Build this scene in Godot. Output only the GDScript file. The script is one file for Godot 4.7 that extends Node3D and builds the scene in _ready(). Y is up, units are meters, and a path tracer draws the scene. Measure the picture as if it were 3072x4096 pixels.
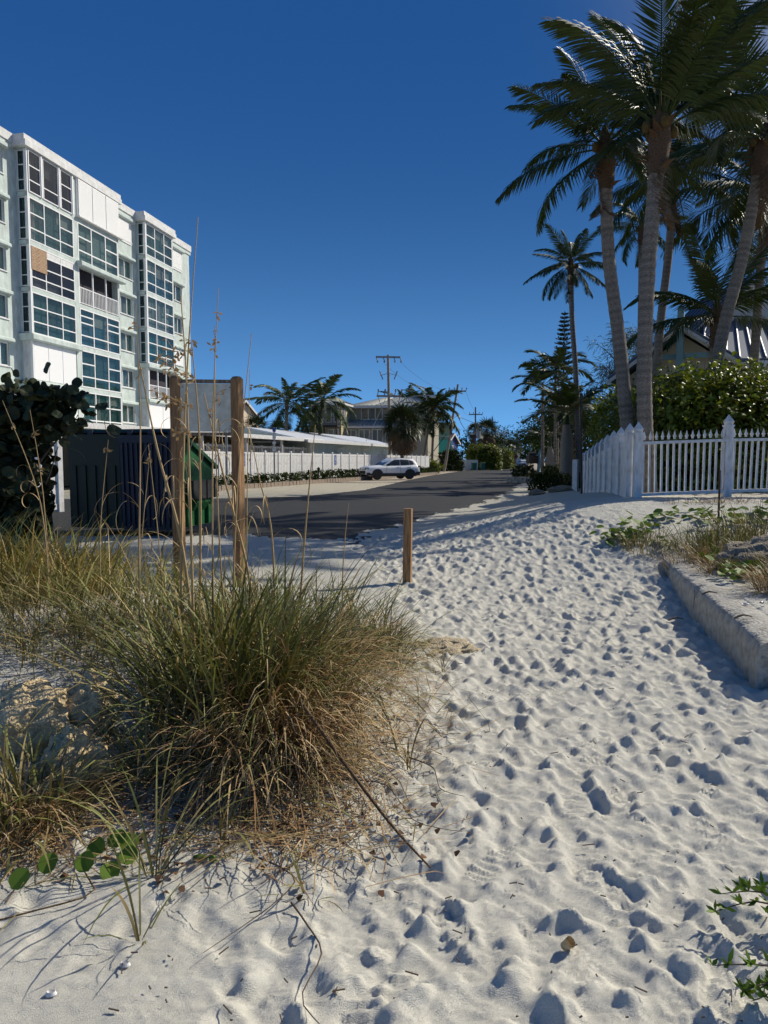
extends Node3D
# A sandy beach access at the end of a street: x right, y up, -z ahead. R(s, t, h) is a frame laid along the street.

const ROAD_TURN := 0.20246      # the street heads 11.6 degrees right of straight ahead
const SX := 0.20108
const CX := 0.97958
var rng := RandomNumberGenerator.new()
var noise_a := FastNoiseLite.new()
var noise_b := FastNoiseLite.new()
var M := {}
var T := {}
var used := {}


class Mesher:
	var v := PackedVector3Array()
	var n := PackedVector3Array()
	var c := PackedColorArray()
	var ix := PackedInt32Array()
	var col := Color(1, 1, 1)

	func tri(a: Vector3, b: Vector3, d: Vector3) -> void:
		var m := (d - a).cross(b - a).normalized()
		var k := v.size()
		v.append(a); v.append(b); v.append(d)
		n.append(m); n.append(m); n.append(m)
		c.append(col); c.append(col); c.append(col)
		ix.append(k); ix.append(k + 1); ix.append(k + 2)

	func quad(a: Vector3, b: Vector3, d: Vector3, e: Vector3) -> void:
		var m := (d - a).cross(b - a)
		if m.length_squared() < 1e-14:
			m = (e - a).cross(d - a)
		m = m.normalized()
		var k := v.size()
		v.append(a); v.append(b); v.append(d); v.append(e)
		for i in 4:
			n.append(m); c.append(col)
		ix.append_array(PackedInt32Array([k, k + 1, k + 2, k, k + 2, k + 3]))

	# a face that must look along "out"
	func face(a: Vector3, b: Vector3, d: Vector3, e: Vector3, out: Vector3) -> void:
		if (d - a).cross(b - a).dot(out) + (e - a).cross(d - a).dot(out) < 0.0:
			quad(a, e, d, b)
		else:
			quad(a, b, d, e)

	func hexa(p: Array) -> void:   # p: four of the bottom in a ring, four of the top in the same ring
		var m := Vector3.ZERO
		for q: Vector3 in p:
			m += q / 8.0
		var f := [[0, 1, 2, 3], [4, 5, 6, 7], [0, 1, 5, 4], [1, 2, 6, 5], [2, 3, 7, 6], [3, 0, 4, 7]]
		for g: Array in f:
			var o: Vector3 = (p[g[0]] + p[g[1]] + p[g[2]] + p[g[3]]) / 4.0 - m
			face(p[g[0]], p[g[1]], p[g[2]], p[g[3]], o)

	func box(at: Vector3, size: Vector3, bs := Basis.IDENTITY, taper := 1.0) -> void:
		var h := size * 0.5
		var p := []
		for y: float in [-1.0, 1.0]:
			var k := 1.0 if y < 0 else taper
			for q: Vector2 in [Vector2(-1, -1), Vector2(1, -1), Vector2(1, 1), Vector2(-1, 1)]:
				p.append(at + bs * Vector3(q.x * h.x * k, y * h.y, q.y * h.z * k))
		hexa(p)

	func span(a: Vector3, b: Vector3) -> void:   # a box between two corners
		box((a + b) * 0.5, (b - a).abs())

	func bar(a: Vector3, b: Vector3, w: float, h: float) -> void:
		var y := b - a
		var l := y.length()
		y /= l
		var x := y.cross(Vector3(0, 0, 1) if absf(y.z) < 0.9 else Vector3(1, 0, 0)).normalized()
		box((a + b) * 0.5, Vector3(w, l, h), Basis(x, y, x.cross(y)))

	func tube(p: PackedVector3Array, r: PackedFloat32Array, sides := 8, cap := true, wob := 0.0) -> void:
		var k := v.size()
		var side := Vector3(1, 0, 0)
		for i in p.size():
			var t := (p[mini(i + 1, p.size() - 1)] - p[maxi(i - 1, 0)]).normalized()
			if absf(t.dot(side)) > 0.95:
				side = Vector3(0, 0, 1)
			side = (side - t * t.dot(side)).normalized()
			var up := t.cross(side)
			for j in sides + 1:
				var a := TAU * j / sides
				var o := side * cos(a) + up * sin(a)
				v.append(p[i] + o * r[i] * (1.0 + wob * sin(a * 3.0 + i * 1.7)))
				n.append(o); c.append(col)
				if i > 0 and j > 0:
					var q := k + i * (sides + 1) + j
					ix.append_array(PackedInt32Array([q - 1 - sides - 1, q - 1, q, q - 1 - sides - 1, q, q - sides - 1]))
		if cap:
			for e: int in [0, p.size() - 1]:
				var m := (p[e] - p[1 if e == 0 else e - 1]).normalized()
				var b := v.size()
				v.append(p[e]); n.append(m); c.append(col)
				for j in sides + 1:
					v.append(v[k + e * (sides + 1) + j]); n.append(m); c.append(col)
					if j > 0:
						if e == 0:
							ix.append_array(PackedInt32Array([b, b + j, b + j + 1]))
						else:
							ix.append_array(PackedInt32Array([b, b + j + 1, b + j]))

	func rod(a: Vector3, b: Vector3, ra: float, rb := -1.0, sides := 8) -> void:
		tube(PackedVector3Array([a, b]), PackedFloat32Array([ra, ra if rb < 0 else rb]), sides)

	# a ribbon with a width per point, "flat" is the sideways direction
	func ribbon(p: PackedVector3Array, w: PackedFloat32Array, flat: Vector3) -> void:
		var k := v.size()
		for i in p.size():
			var t := (p[mini(i + 1, p.size() - 1)] - p[maxi(i - 1, 0)]).normalized()
			var s := (flat - t * t.dot(flat)).normalized()
			var m := s.cross(t)
			v.append(p[i] - s * w[i]); v.append(p[i] + s * w[i])
			n.append(m); n.append(m); c.append(col); c.append(col)
			if i > 0:
				var q := k + i * 2
				ix.append_array(PackedInt32Array([q - 2, q, q + 1, q - 2, q + 1, q - 1]))

	func prism(poly: PackedVector2Array, z0: float, z1: float, bs := Basis.IDENTITY, at := Vector3.ZERO) -> void:
		var t := Geometry2D.triangulate_polygon(poly)
		for z: float in [z0, z1]:
			for i in range(0, t.size(), 3):
				var a := at + bs * Vector3(poly[t[i]].x, poly[t[i]].y, z)
				var b := at + bs * Vector3(poly[t[i + 1]].x, poly[t[i + 1]].y, z)
				var d := at + bs * Vector3(poly[t[i + 2]].x, poly[t[i + 2]].y, z)
				if (d - a).cross(b - a).dot(bs * Vector3(0, 0, z - (z0 + z1) * 0.5)) < 0.0:
					tri(a, d, b)
				else:
					tri(a, b, d)
		var cw := Geometry2D.is_polygon_clockwise(poly)
		for i in poly.size():
			var p := poly[i]
			var q := poly[(i + 1) % poly.size()]
			var o := Vector2(q.y - p.y, p.x - q.x) * (-1.0 if cw else 1.0)
			face(at + bs * Vector3(p.x, p.y, z0), at + bs * Vector3(q.x, q.y, z0), at + bs * Vector3(q.x, q.y, z1), at + bs * Vector3(p.x, p.y, z1), bs * Vector3(o.x, o.y, 0))

	func blob(at: Vector3, r: Vector3, nz: FastNoiseLite, amp: float, freq: float, rings := 14, sides := 20) -> void:
		var k := v.size()
		for i in rings + 1:
			for j in sides + 1:
				var a := PI * i / rings
				var b := TAU * (j % sides) / sides
				var d := Vector3(sin(a) * cos(b), cos(a), sin(a) * sin(b))
				var q := d * freq + at
				var g := 1.0 + amp * nz.get_noise_3dv(q * 10.0) + amp * 0.5 * nz.get_noise_3dv(q * 27.0)
				v.append(at + d * r * g); n.append(d); c.append(col)
				if i > 0 and j > 0:
					var e := k + i * (sides + 1) + j
					ix.append_array(PackedInt32Array([e - sides - 2, e - sides - 1, e, e - sides - 2, e, e - 1]))
		smooth_from(k)

	func smooth_from(k: int) -> void:
		for i in range(k, v.size()):
			n[i] = Vector3.ZERO
		for i in range(0, ix.size(), 3):
			if ix[i] < k:
				continue
			var m := (v[ix[i + 2]] - v[ix[i]]).cross(v[ix[i + 1]] - v[ix[i]])
			for q in 3:
				n[ix[i + q]] += m
		for i in range(k, v.size()):
			n[i] = n[i].normalized() if n[i].length_squared() > 1e-16 else Vector3.UP

	func mesh() -> ArrayMesh:
		var a := []
		a.resize(Mesh.ARRAY_MAX)
		a[Mesh.ARRAY_VERTEX] = v
		a[Mesh.ARRAY_NORMAL] = n
		a[Mesh.ARRAY_COLOR] = c
		a[Mesh.ARRAY_INDEX] = ix
		var m := ArrayMesh.new()
		m.add_surface_from_arrays(Mesh.PRIMITIVE_TRIANGLES, a)
		return m


# ------------------------------------------------------------------ naming and adding
func R(s: float, t: float, h := 0.0) -> Vector3:
	return Vector3(s * SX + t * CX, h, -s * CX + t * SX)


func st(p: Vector3) -> Vector2:
	return Vector2(p.x * SX - p.z * CX, p.x * CX + p.z * SX)


func numbered(called: String) -> String:
	var k: int = used.get(called, 0)
	used[called] = k + 1
	return called if k == 0 else "%s_%03d" % [called, k]


func tag(o: Node, label: String, category := "", group := "", kind := "") -> void:
	o.set_meta("label", label)
	if category: o.set_meta("category", category)
	if group: o.set_meta("group", group)
	if kind: o.set_meta("kind", kind)


func thing(called: String, label: String, category: String, at := Vector3.ZERO, turn := 0.0, group := "") -> Node3D:
	var o := Node3D.new()
	o.name = numbered(called)
	o.position = at
	o.rotation.y = turn
	add_child(o, true)
	tag(o, label, category, group)
	return o


func part(called: String, m: Mesh, mt: Material, parent: Node = null, at := Vector3.ZERO, label := "") -> MeshInstance3D:
	var o := MeshInstance3D.new()
	o.name = called if parent else numbered(called)
	o.mesh = m
	o.material_override = mt
	o.position = at
	(parent if parent else self).add_child(o, true)
	if label: o.set_meta("label", label)
	return o


func solo(called: String, b: Mesher, mt: Material, label: String, category: String, at := Vector3.ZERO, group := "", kind := "") -> MeshInstance3D:
	var o := part(called, b.mesh(), mt, null, at)
	tag(o, label, category, group, kind)
	return o


func setting(called: String, m: Mesh, mt: Material) -> MeshInstance3D:
	var o := part(called, m, mt)
	o.set_meta("kind", "structure")
	return o


func rock_turn(y: float, x := 0.0, z := 0.0) -> Basis:
	return Basis.from_euler(Vector3(x, y, z))


# ------------------------------------------------------------------ textures and materials
func tone_map(freq: float, lo: Color, hi: Color, size: int, seed_: int, oct := 4, warp := false, power := 1.0, kind := FastNoiseLite.TYPE_SIMPLEX_SMOOTH) -> ImageTexture:
	var f := FastNoiseLite.new()
	f.seed = seed_
	f.noise_type = kind
	f.frequency = freq
	f.fractal_octaves = oct
	f.domain_warp_enabled = warp
	f.domain_warp_amplitude = 20.0
	var g := f.get_seamless_image(size, size)
	g.convert(Image.FORMAT_L8)
	var d := g.get_data()
	var out := PackedByteArray()
	out.resize(size * size * 3)
	var ramp := []
	for i in 256:
		ramp.append(lo.lerp(hi, pow(i / 255.0, power)))
	for i in size * size:
		var q: Color = ramp[d[i]]
		out[i * 3] = q.r8; out[i * 3 + 1] = q.g8; out[i * 3 + 2] = q.b8
	var im := Image.create_from_data(size, size, false, Image.FORMAT_RGB8, out)
	im.generate_mipmaps()
	return ImageTexture.create_from_image(im)


func relief(freq: float, size: int, seed_: int, strength: float, oct := 4, kind := FastNoiseLite.TYPE_SIMPLEX_SMOOTH) -> ImageTexture:
	var f := FastNoiseLite.new()
	f.seed = seed_
	f.noise_type = kind
	f.frequency = freq
	f.fractal_octaves = oct
	var g := f.get_seamless_image(size, size)
	g.convert(Image.FORMAT_RGBA8)
	g.bump_map_to_normal_map(strength)
	g.generate_mipmaps()
	return ImageTexture.create_from_image(g)


func lin(r: float, g: float, b: float) -> Color:
	return Color(r, g, b).linear_to_srgb()


func mat(called: String, color: Color, rough := 0.8, metal := 0.0, tex: Texture2D = null, scale := Vector3.ONE, nrm: Texture2D = null, nscale := 1.0, world := false) -> StandardMaterial3D:
	var m := StandardMaterial3D.new()
	m.resource_name = called
	m.albedo_color = color
	m.roughness = rough
	m.metallic = metal
	m.vertex_color_use_as_albedo = true
	if tex or nrm:
		m.uv1_triplanar = true
		m.uv1_world_triplanar = world
		m.uv1_scale = scale
	if tex:
		m.albedo_texture = tex
	if nrm:
		m.normal_enabled = true
		m.normal_texture = nrm
		m.normal_scale = nscale
	M[called] = m
	return m


func leafy(called: String, color: Color, rough := 0.5, back := 0.5, spec := 0.5) -> StandardMaterial3D:
	var m := mat(called, color, rough)
	m.cull_mode = BaseMaterial3D.CULL_DISABLED
	m.backlight_enabled = true
	m.backlight = Color(back, back, back * 0.6)
	m.metallic_specular = spec
	return m


func glassy(called: String, color: Color, alpha: float) -> StandardMaterial3D:
	var m := mat(called, Color(color.r, color.g, color.b, alpha), 0.03)
	m.transparency = BaseMaterial3D.TRANSPARENCY_ALPHA
	return m


func make_materials() -> void:
	T.grime = tone_map(0.015, Color(0.72, 0.70, 0.66), Color(1, 1, 1), 512, 41, 5, true, 0.45)
	T.soft = tone_map(0.012, Color(0.84, 0.84, 0.83), Color(1, 1, 1), 512, 3)
	T.dirt = tone_map(0.02, Color(0.62, 0.60, 0.56), Color(1, 1, 1), 512, 5, 5, false, 0.6)
	T.sand = tone_map(0.16, Color(0.55, 0.54, 0.53), Color(1, 1, 1), 1024, 7, 3, false, 0.36)
	T.wood = tone_map(0.012, Color(0.60, 0.52, 0.44), Color(1, 1, 1), 512, 11, 4, true)
	T.bark = tone_map(0.03, Color(0.50, 0.48, 0.46), Color(1, 1, 1), 512, 13, 5)
	T.rock = tone_map(0.03, Color(0.58, 0.52, 0.44), Color(1, 0.97, 0.9), 512, 17, 5, false, 0.6)
	T.asphalt = tone_map(0.3, Color(0.62, 0.62, 0.62), Color(1, 1, 1), 512, 19, 3)
	T.n_sand = relief(0.30, 1024, 23, 7.0, 2)
	T.n_soft = relief(0.03, 512, 29, 5.0, 4)
	T.n_rough = relief(0.06, 512, 31, 14.0, 5)
	T.n_wood = relief(0.012, 512, 37, 5.0, 4)
	mat("sand", lin(0.76, 0.735, 0.635), 0.95, 0.0, T.sand, Vector3(1.3, 1.3, 1.3), T.n_sand, 1.0, true)
	mat("shoulder", lin(0.62, 0.56, 0.48), 0.95, 0.0, T.sand, Vector3(0.5, 0.5, 0.5), T.n_rough, 0.6, true)
	mat("asphalt", lin(0.019, 0.019, 0.020), 0.85, 0.0, T.asphalt, Vector3(0.8, 0.8, 0.8), T.n_rough, 0.25, true)
	mat("stucco", lin(0.62, 0.70, 0.66), 0.9, 0.0, T.soft, Vector3(0.25, 0.12, 0.25), T.n_soft, 0.25)
	mat("stucco_white", lin(0.80, 0.80, 0.79), 0.85, 0.0, T.soft, Vector3(0.3, 0.2, 0.3))
	mat("vinyl", lin(0.80, 0.80, 0.80), 0.5, 0.0, T.grime, Vector3(1.1, 0.45, 1.1), null, 1.0, true)
	mat("shutter_white", lin(0.80, 0.80, 0.79), 0.6)
	mat("white_frame", lin(0.82, 0.82, 0.81), 0.4)
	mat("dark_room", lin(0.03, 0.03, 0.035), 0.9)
	mat("blind_teal", lin(0.13, 0.27, 0.28), 0.9, 0.0, T.dirt, Vector3(0.4, 0.4, 0.4))
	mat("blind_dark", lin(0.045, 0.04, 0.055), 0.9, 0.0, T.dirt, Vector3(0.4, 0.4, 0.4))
	mat("blind_green", lin(0.36, 0.50, 0.44), 0.9)
	mat("blind_pale", lin(0.55, 0.62, 0.55), 0.9)
	mat("blind_blue", lin(0.07, 0.24, 0.38), 0.9)
	mat("blind_aqua", lin(0.05, 0.36, 0.42), 0.9, 0.0, T.dirt, Vector3(0.8, 0.8, 0.8))
	mat("curtain", lin(0.65, 0.66, 0.64), 0.95)
	glassy("glass", lin(0.015, 0.06, 0.06), 0.34)
	glassy("glass_dark", lin(0.01, 0.012, 0.016), 0.5)
	mat("pane_dark", lin(0.018, 0.021, 0.024), 0.08)
	mat("pane_grey", lin(0.11, 0.13, 0.135), 0.12)
	glassy("glass_car", lin(0.01, 0.014, 0.014), 0.72)
	mat("plywood", lin(0.52, 0.37, 0.24), 0.75, 0.0, T.wood, Vector3(0.5, 2.2, 2.2))
	mat("post_wood", lin(0.47, 0.285, 0.135), 0.75, 0.0, T.wood, Vector3(5.0, 0.5, 5.0), T.n_wood, 0.5)
	mat("old_wood", lin(0.30, 0.25, 0.20), 0.85, 0.0, T.wood, Vector3(4.0, 0.4, 4.0), T.n_wood, 0.6)
	mat("aluminium", lin(0.74, 0.73, 0.62), 0.6, 0.0, T.soft, Vector3(1.2, 1.2, 1.2))
	mat("galvanised", lin(0.40, 0.41, 0.42), 0.45, 0.6, T.dirt, Vector3(2, 1, 2))
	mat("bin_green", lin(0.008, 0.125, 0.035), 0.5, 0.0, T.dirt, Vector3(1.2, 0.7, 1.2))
	mat("lid_green", lin(0.008, 0.065, 0.022), 0.45)
	mat("lid_shade", lin(0.003, 0.015, 0.006), 0.55)  # near-black: the shade on the dumpster's back put into the colour
	mat("lid_blue", lin(0.003, 0.014, 0.042), 0.5, 0.0, T.dirt, Vector3(1.5, 0.6, 1.5))  # blue taken down towards black for the shade it hangs in
	mat("black_plastic", lin(0.03, 0.031, 0.033), 0.5, 0.0, T.dirt, Vector3(2, 2, 2))
	mat("bag", lin(0.008, 0.008, 0.010), 0.45)
	mat("paper", lin(0.75, 0.72, 0.68), 0.7)
	mat("concrete", lin(0.50, 0.485, 0.44), 0.9, 0.0, T.dirt, Vector3(0.9, 0.9, 0.9), T.n_rough, 0.5, true)
	mat("limestone", lin(0.84, 0.72, 0.50), 0.95, 0.0, T.rock, Vector3(2.2, 2.2, 2.2), T.n_rough, 1.0, true)
	mat("sandstone", lin(0.72, 0.66, 0.54), 0.95, 0.0, T.rock, Vector3(2.2, 2.2, 2.2), T.n_rough, 1.0, true)
	mat("grey_rock", lin(0.42, 0.39, 0.35), 0.95, 0.0, T.rock, Vector3(1.6, 1.6, 1.6), T.n_rough, 1.0, true)
	mat("edging", lin(0.36, 0.29, 0.23), 0.9, 0.0, T.dirt, Vector3(1.5, 1.5, 1.5), T.n_rough, 0.5, true)
	mat("palm_trunk", lin(0.54, 0.475, 0.40), 0.95, 0.0, T.bark, Vector3(1.1, 2.6, 1.1), T.n_rough, 0.8, true)
	mat("palm_boot", lin(0.22, 0.135, 0.075), 0.95, 0.0, T.bark, Vector3(2.5, 1.2, 2.5), T.n_rough, 0.8, true)
	mat("bark", lin(0.16, 0.125, 0.10), 0.95, 0.0, T.bark, Vector3(2, 2, 2))
	leafy("frond", lin(0.046, 0.070, 0.018), 0.5, 0.5, 0.35)
	leafy("frond_rib", lin(0.20, 0.19, 0.06), 0.5, 0.1)
	leafy("fan", lin(0.055, 0.075, 0.028), 0.45, 0.4)
	leafy("fan_dead", lin(0.16, 0.105, 0.060), 0.9, 0.3)
	leafy("hedge_leaf", lin(0.15, 0.185, 0.028), 0.42, 0.8, 0.4)
	leafy("dark_leaf", lin(0.040, 0.060, 0.020), 0.8, 0.3, 0.12)
	leafy("grape_leaf", lin(0.040, 0.050, 0.022), 0.5, 0.2, 0.3)  # albedo kept dark to carry the shaded sides of the leaves
	leafy("vine_leaf", lin(0.125, 0.205, 0.028), 0.55, 0.6, 0.3)
	leafy("needle", lin(0.060, 0.080, 0.040), 0.7, 0.4)
	leafy("needle_dark", lin(0.022, 0.040, 0.022), 0.7, 0.25)
	leafy("grass", Color(1, 1, 1), 0.5, 0.5, 0.28)
	leafy("straw", Color(1, 1, 1), 0.75, 0.35, 0.3)
	mat("twig", lin(0.10, 0.07, 0.05), 0.9)
	mat("shell", lin(0.75, 0.72, 0.68), 0.4)
	mat("car_white", lin(0.78, 0.79, 0.79), 0.18)
	M.car_white.clearcoat_enabled = true
	mat("rubber", lin(0.018, 0.018, 0.019), 0.7)
	mat("rim", lin(0.05, 0.05, 0.055), 0.3, 0.7)
	mat("chrome", lin(0.6, 0.6, 0.62), 0.2, 0.9)
	mat("lamp_glass", lin(0.7, 0.72, 0.75), 0.1, 0.2)
	mat("siding_yellow_lit", lin(0.52, 0.44, 0.24), 0.8)  # the yellow house's siding as its sunlit side shows it
	mat("siding_tan_or_shade", lin(0.34, 0.31, 0.23), 0.8)  # plain tan; on the yellow house it paints the shaded walls
	mat("siding_peach", lin(0.68, 0.56, 0.42), 0.85)
	mat("metal_roof", lin(0.27, 0.29, 0.28), 0.55, 0.1)
	mat("blue_roof", lin(0.10, 0.13, 0.18), 0.5, 0.1)
	mat("shingle", lin(0.10, 0.10, 0.105), 0.9, 0.0, T.dirt, Vector3(2, 2, 2))
	mat("white_roof", lin(0.54, 0.57, 0.62), 0.6)
	mat("teal_paint", lin(0.06, 0.42, 0.36), 0.6)
	mat("blue_paint", lin(0.02, 0.05, 0.20), 0.6)
	mat("teal_trim", lin(0.20, 0.34, 0.36), 0.6)
	mat("cream_wall", lin(0.60, 0.57, 0.49), 0.85)
	mat("sign_blue", lin(0.04, 0.09, 0.30), 0.5)
	mat("ink", lin(0.75, 0.78, 0.82), 0.6)
	mat("red_plastic", lin(0.45, 0.03, 0.015), 0.5)
	mat("cart_green", lin(0.015, 0.12, 0.07), 0.5)
	mat("wire", lin(0.03, 0.03, 0.032), 0.6)
	mat("pole_wood", lin(0.50, 0.455, 0.40), 0.9, 0.0, T.wood, Vector3(3, 0.3, 3))
	mat("pole_dark", lin(0.12, 0.105, 0.095), 0.9, 0.0, T.wood, Vector3(3, 0.3, 3))
	mat("insulator", lin(0.20, 0.20, 0.21), 0.4)
	mat("white_grey", lin(0.62, 0.62, 0.60), 0.6)


# ------------------------------------------------------------------ the lie of the land
func road_right(s: float) -> float:
	if s < 13.0: return -3.3
	if s < 28.0: return lerpf(-3.3, -1.1, (s - 13.0) / 15.0)
	if s < 45.0: return lerpf(-1.1, -0.55, (s - 28.0) / 17.0)
	return -0.55


func road_left(s: float) -> float:
	if s < 24.0: return -40.0
	if s < 27.5: return lerpf(-14.0, -9.2, (s - 24.0) / 3.5)
	if s < 34.0: return lerpf(-9.2, -8.1, (s - 27.5) / 6.5)
	if s < 65.0: return lerpf(-8.1, -9.4, (s - 34.0) / 31.0)
	return -9.4


func land(x: float, z: float) -> float:
	var q := st(Vector3(x, 0, z))
	var s := q.x
	var t := q.y
	var e := road_right(s)
	var m := 0.80 if s < 16.0 else lerpf(0.80, 0.36, clampf((s - 16.0) / 16.0, 0.0, 1.0))
	m *= smoothstep(6.6, 13.0, s)
	var h := m * smoothstep(e + 0.15, e + 5.2, t)
	# behind the concrete wall the sand lies level with its top
	if s < 14.0:
		var w := wall_x(z)
		h = maxf(h, (0.30 + 0.10 * smoothstep(0.5, 2.5, x - w)) * smoothstep(w + 0.10, w + 0.30, x) * smoothstep(11.0, 9.4, -z))
	# the little dune under the sea oats
	h += 0.24 * exp(-pow((x + 2.0) / 1.7, 2.0) - pow((z + 5.3) / 1.9, 2.0))
	h += 0.12 * smoothstep(-1.2, -3.4, x) * smoothstep(-11.0, -8.0, z)
	return h


func wall_x(z: float) -> float:
	var p := [[4.45, 2.38], [5.1, 2.55], [5.9, 2.73], [7.05, 2.99], [8.25, 3.27], [9.4, 3.55]]
	var d := -z
	if d < 4.45: return 2.38 + (4.45 - d) * 14.0
	for i in 5:
		if d < p[i + 1][0]:
			return lerpf(p[i][1], p[i + 1][1], (d - p[i][0]) / (p[i + 1][0] - p[i][0]))
	return 3.55


# ------------------------------------------------------------------ sand, road, far ground
func make_sand() -> void:
	var zs := PackedFloat32Array()
	var d := -1.5
	while d < 1.3:
		zs.append(d); d += 0.08
	while d < 14.5:
		zs.append(d); d += maxf(0.009, 0.0042 * d)
	while d < 46.0:
		zs.append(d); d += 0.09 if d < 32.0 else 0.3
	var xs := PackedFloat32Array()
	var x := -17.0
	while x < 17.0:
		xs.append(x)
		if x > -2.4 and x < 3.6:
			x += 0.0125
		else:
			x += clampf(0.0125 + 0.030 * (-2.4 - x if x < 0 else x - 3.6), 0.02, 0.22)
	var nx := xs.size()
	var nz := zs.size()
	var dh := PackedFloat32Array()
	dh.resize(nx * nz)
	# trodden hollows, the later ones over the earlier ones
	var g := RandomNumberGenerator.new()
	g.seed = 77
	for k in 5600:
		var pd := 1.2 + 12.5 * pow(g.randf(), 1.25)
		var l := -0.95 + 0.32 * minf(pd, 4.0) - 0.05 * maxf(pd - 6.0, 0.0) * 3.0
		var rr := wall_x(-pd) + 0.05 if pd > 4.5 and pd < 9.4 else 3.2
		if pd > 9.4: rr = 3.6 - (pd - 9.4) * 0.35
		var pxx := g.randf_range(l, rr)
		var shoe := g.randf() < 0.33
		var a := g.randf_range(0.11, 0.15) if shoe else g.randf_range(0.035, 0.085)
		var b := a * (g.randf_range(0.36, 0.46) if shoe else g.randf_range(0.55, 1.0))
		var deep := (g.randf_range(0.011, 0.026) if shoe else g.randf_range(0.008, 0.024)) * (1.0 + 0.045 * pd)
		stamp(dh, xs, zs, pxx, pd, a, b, g.randf_range(-0.75, 0.75) + (PI if g.randf() < 0.5 else 0.0), deep, [])
	for k in 26:   # a few hollows in the smooth drift on the left
		stamp(dh, xs, zs, g.randf_range(-1.5, -0.4), g.randf_range(1.7, 2.6), g.randf_range(0.05, 0.11), g.randf_range(0.03, 0.06), g.randf_range(-1, 1), g.randf_range(0.01, 0.022), [])
	# dry sand slumps: soften the edges, then press the sharper marks
	for pass_ in 2:
		var old := dh.duplicate()
		for j in range(1, nz - 1):
			if zs[j] < 1.0 or zs[j] > 14.0: continue
			for i in range(1, nx - 1):
				if xs[i] < -2.4 or xs[i] > 3.7: continue
				var k := j * nx + i
				dh[k] = 0.36 * old[k] + 0.16 * (old[k - 1] + old[k + 1] + old[k - nx] + old[k + nx])
	for k in 420:
		var pd := 1.4 + 6.0 * g.randf()
		stamp(dh, xs, zs, g.randf_range(-0.3 - 0.02 * pd, 2.2), pd, g.randf_range(0.018, 0.045), g.randf_range(0.015, 0.03), g.randf_range(-1.5, 1.5), g.randf_range(0.004, 0.010), [])
	# crisp shoe prints with the tread of the sole in them
	var bars := [[-0.10, -0.035, -0.03, 0.03], [-0.05, 0.035, 0.03, -0.035], [-0.02, -0.03, 0.045, 0.03], [0.06, -0.03, 0.10, 0.01], [0.06, 0.035, 0.11, 0.0], [-0.12, 0.0, -0.07, 0.03]]
	for q: Array in [[0.03, 2.33, 0.95], [0.03, 2.86, 0.15], [0.42, 3.3, 1.25], [0.62, 3.75, 1.0], [1.02, 3.0, 0.1], [0.62, 4.4, 1.2], [0.3, 5.0, 0.3], [1.28, 2.7, 0.05], [0.75, 2.35, -0.5], [1.1, 3.6, 1.3]]:
		stamp(dh, xs, zs, q[0], q[1], 0.155, 0.062, q[2], 0.016, bars)
	for k in 34:
		var pd := 1.7 + 5.5 * g.randf()
		var part_ := bars if k % 3 == 0 else ([[-0.12, -0.03, -0.12, 0.03], [-0.08, -0.035, -0.08, 0.035], [-0.04, -0.035, -0.04, 0.035], [0.0, -0.04, 0.0, 0.04], [0.04, -0.045, 0.04, 0.045], [0.08, -0.045, 0.08, 0.045], [0.115, -0.03, 0.115, 0.03]] if k % 3 == 1 else [[-0.1, 0.0, 0.1, 0.0], [-0.06, -0.03, 0.08, -0.035], [-0.06, 0.03, 0.08, 0.035]])
		stamp(dh, xs, zs, g.randf_range(-0.1, 1.9), pd, g.randf_range(0.12, 0.16), g.randf_range(0.048, 0.064), g.randf_range(-0.9, 0.9) + (PI if k % 2 else 0.0), g.randf_range(0.012, 0.020), part_)
	var v := PackedVector3Array()
	var nn := PackedVector3Array()
	var cc := PackedColorArray()
	v.resize(nx * nz); nn.resize(nx * nz); cc.resize(nx * nz)
	for j in nz:
		var z := -zs[j]
		for i in nx:
			x = xs[i]
			var h := land(x, z)
			var q := st(Vector3(x, 0, z))
			var k := j * nx + i
			var col := Color(1, 1, 1)
			var w := noise_a.get_noise_2d(x * 10.0, z * 10.0)
			if q.x > 10.0:
				var cut := minf(minf(q.x - 12.5 - 0.25 * sin(q.y * 0.9), road_right(q.x) - q.y), q.y - road_left(q.x))
				if q.y - road_left(q.x) < 1.5:
					cut += 0.18 * w
				else:
					cut += 0.5 * noise_a.get_noise_2d(x * 9.0 + 50.0, z * 3.0) + 0.3 * noise_b.get_noise_2d(x * 40.0, z * 14.0)
				h = lerpf(h + 0.012 * w, -0.06, smoothstep(-0.03, 0.22, cut))
				if q.y < road_left(q.x) + 0.3:
					var gr := smoothstep(36.0, 24.0, q.x + 3.0 * w)
					col = Color(0.93, 0.87, 0.77).lerp(Color(0.60, 0.60, 0.58), gr)
				elif q.x > 14.0:
					col = Color(0.93, 0.91, 0.88)
			if zs[j] < 20.0:
				var path := clampf(0.25 + 0.75 * smoothstep(-1.1, 0.1, x), 0.0, 1.0)
				h += path * (0.016 * noise_a.get_noise_2d(x * 26.0, z * 26.0) + 0.010 * noise_b.get_noise_2d(x * 80.0, z * 80.0)) + 0.006 * noise_b.get_noise_2d(x * 210.0, z * 210.0) * path + 0.002 * noise_a.get_noise_2d(x * 600.0, z * 600.0)
				var s := 1.0 + 0.08 * noise_b.get_noise_2d(x * 20.0, z * 20.0)
				col = Color(col.r * s, col.g * s, col.b * s)
			if zs[j] < 9.0:
				h += g.randf_range(-0.002, 0.002)
			v[k] = Vector3(x, h + dh[k], z)
			cc[k] = col
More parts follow.
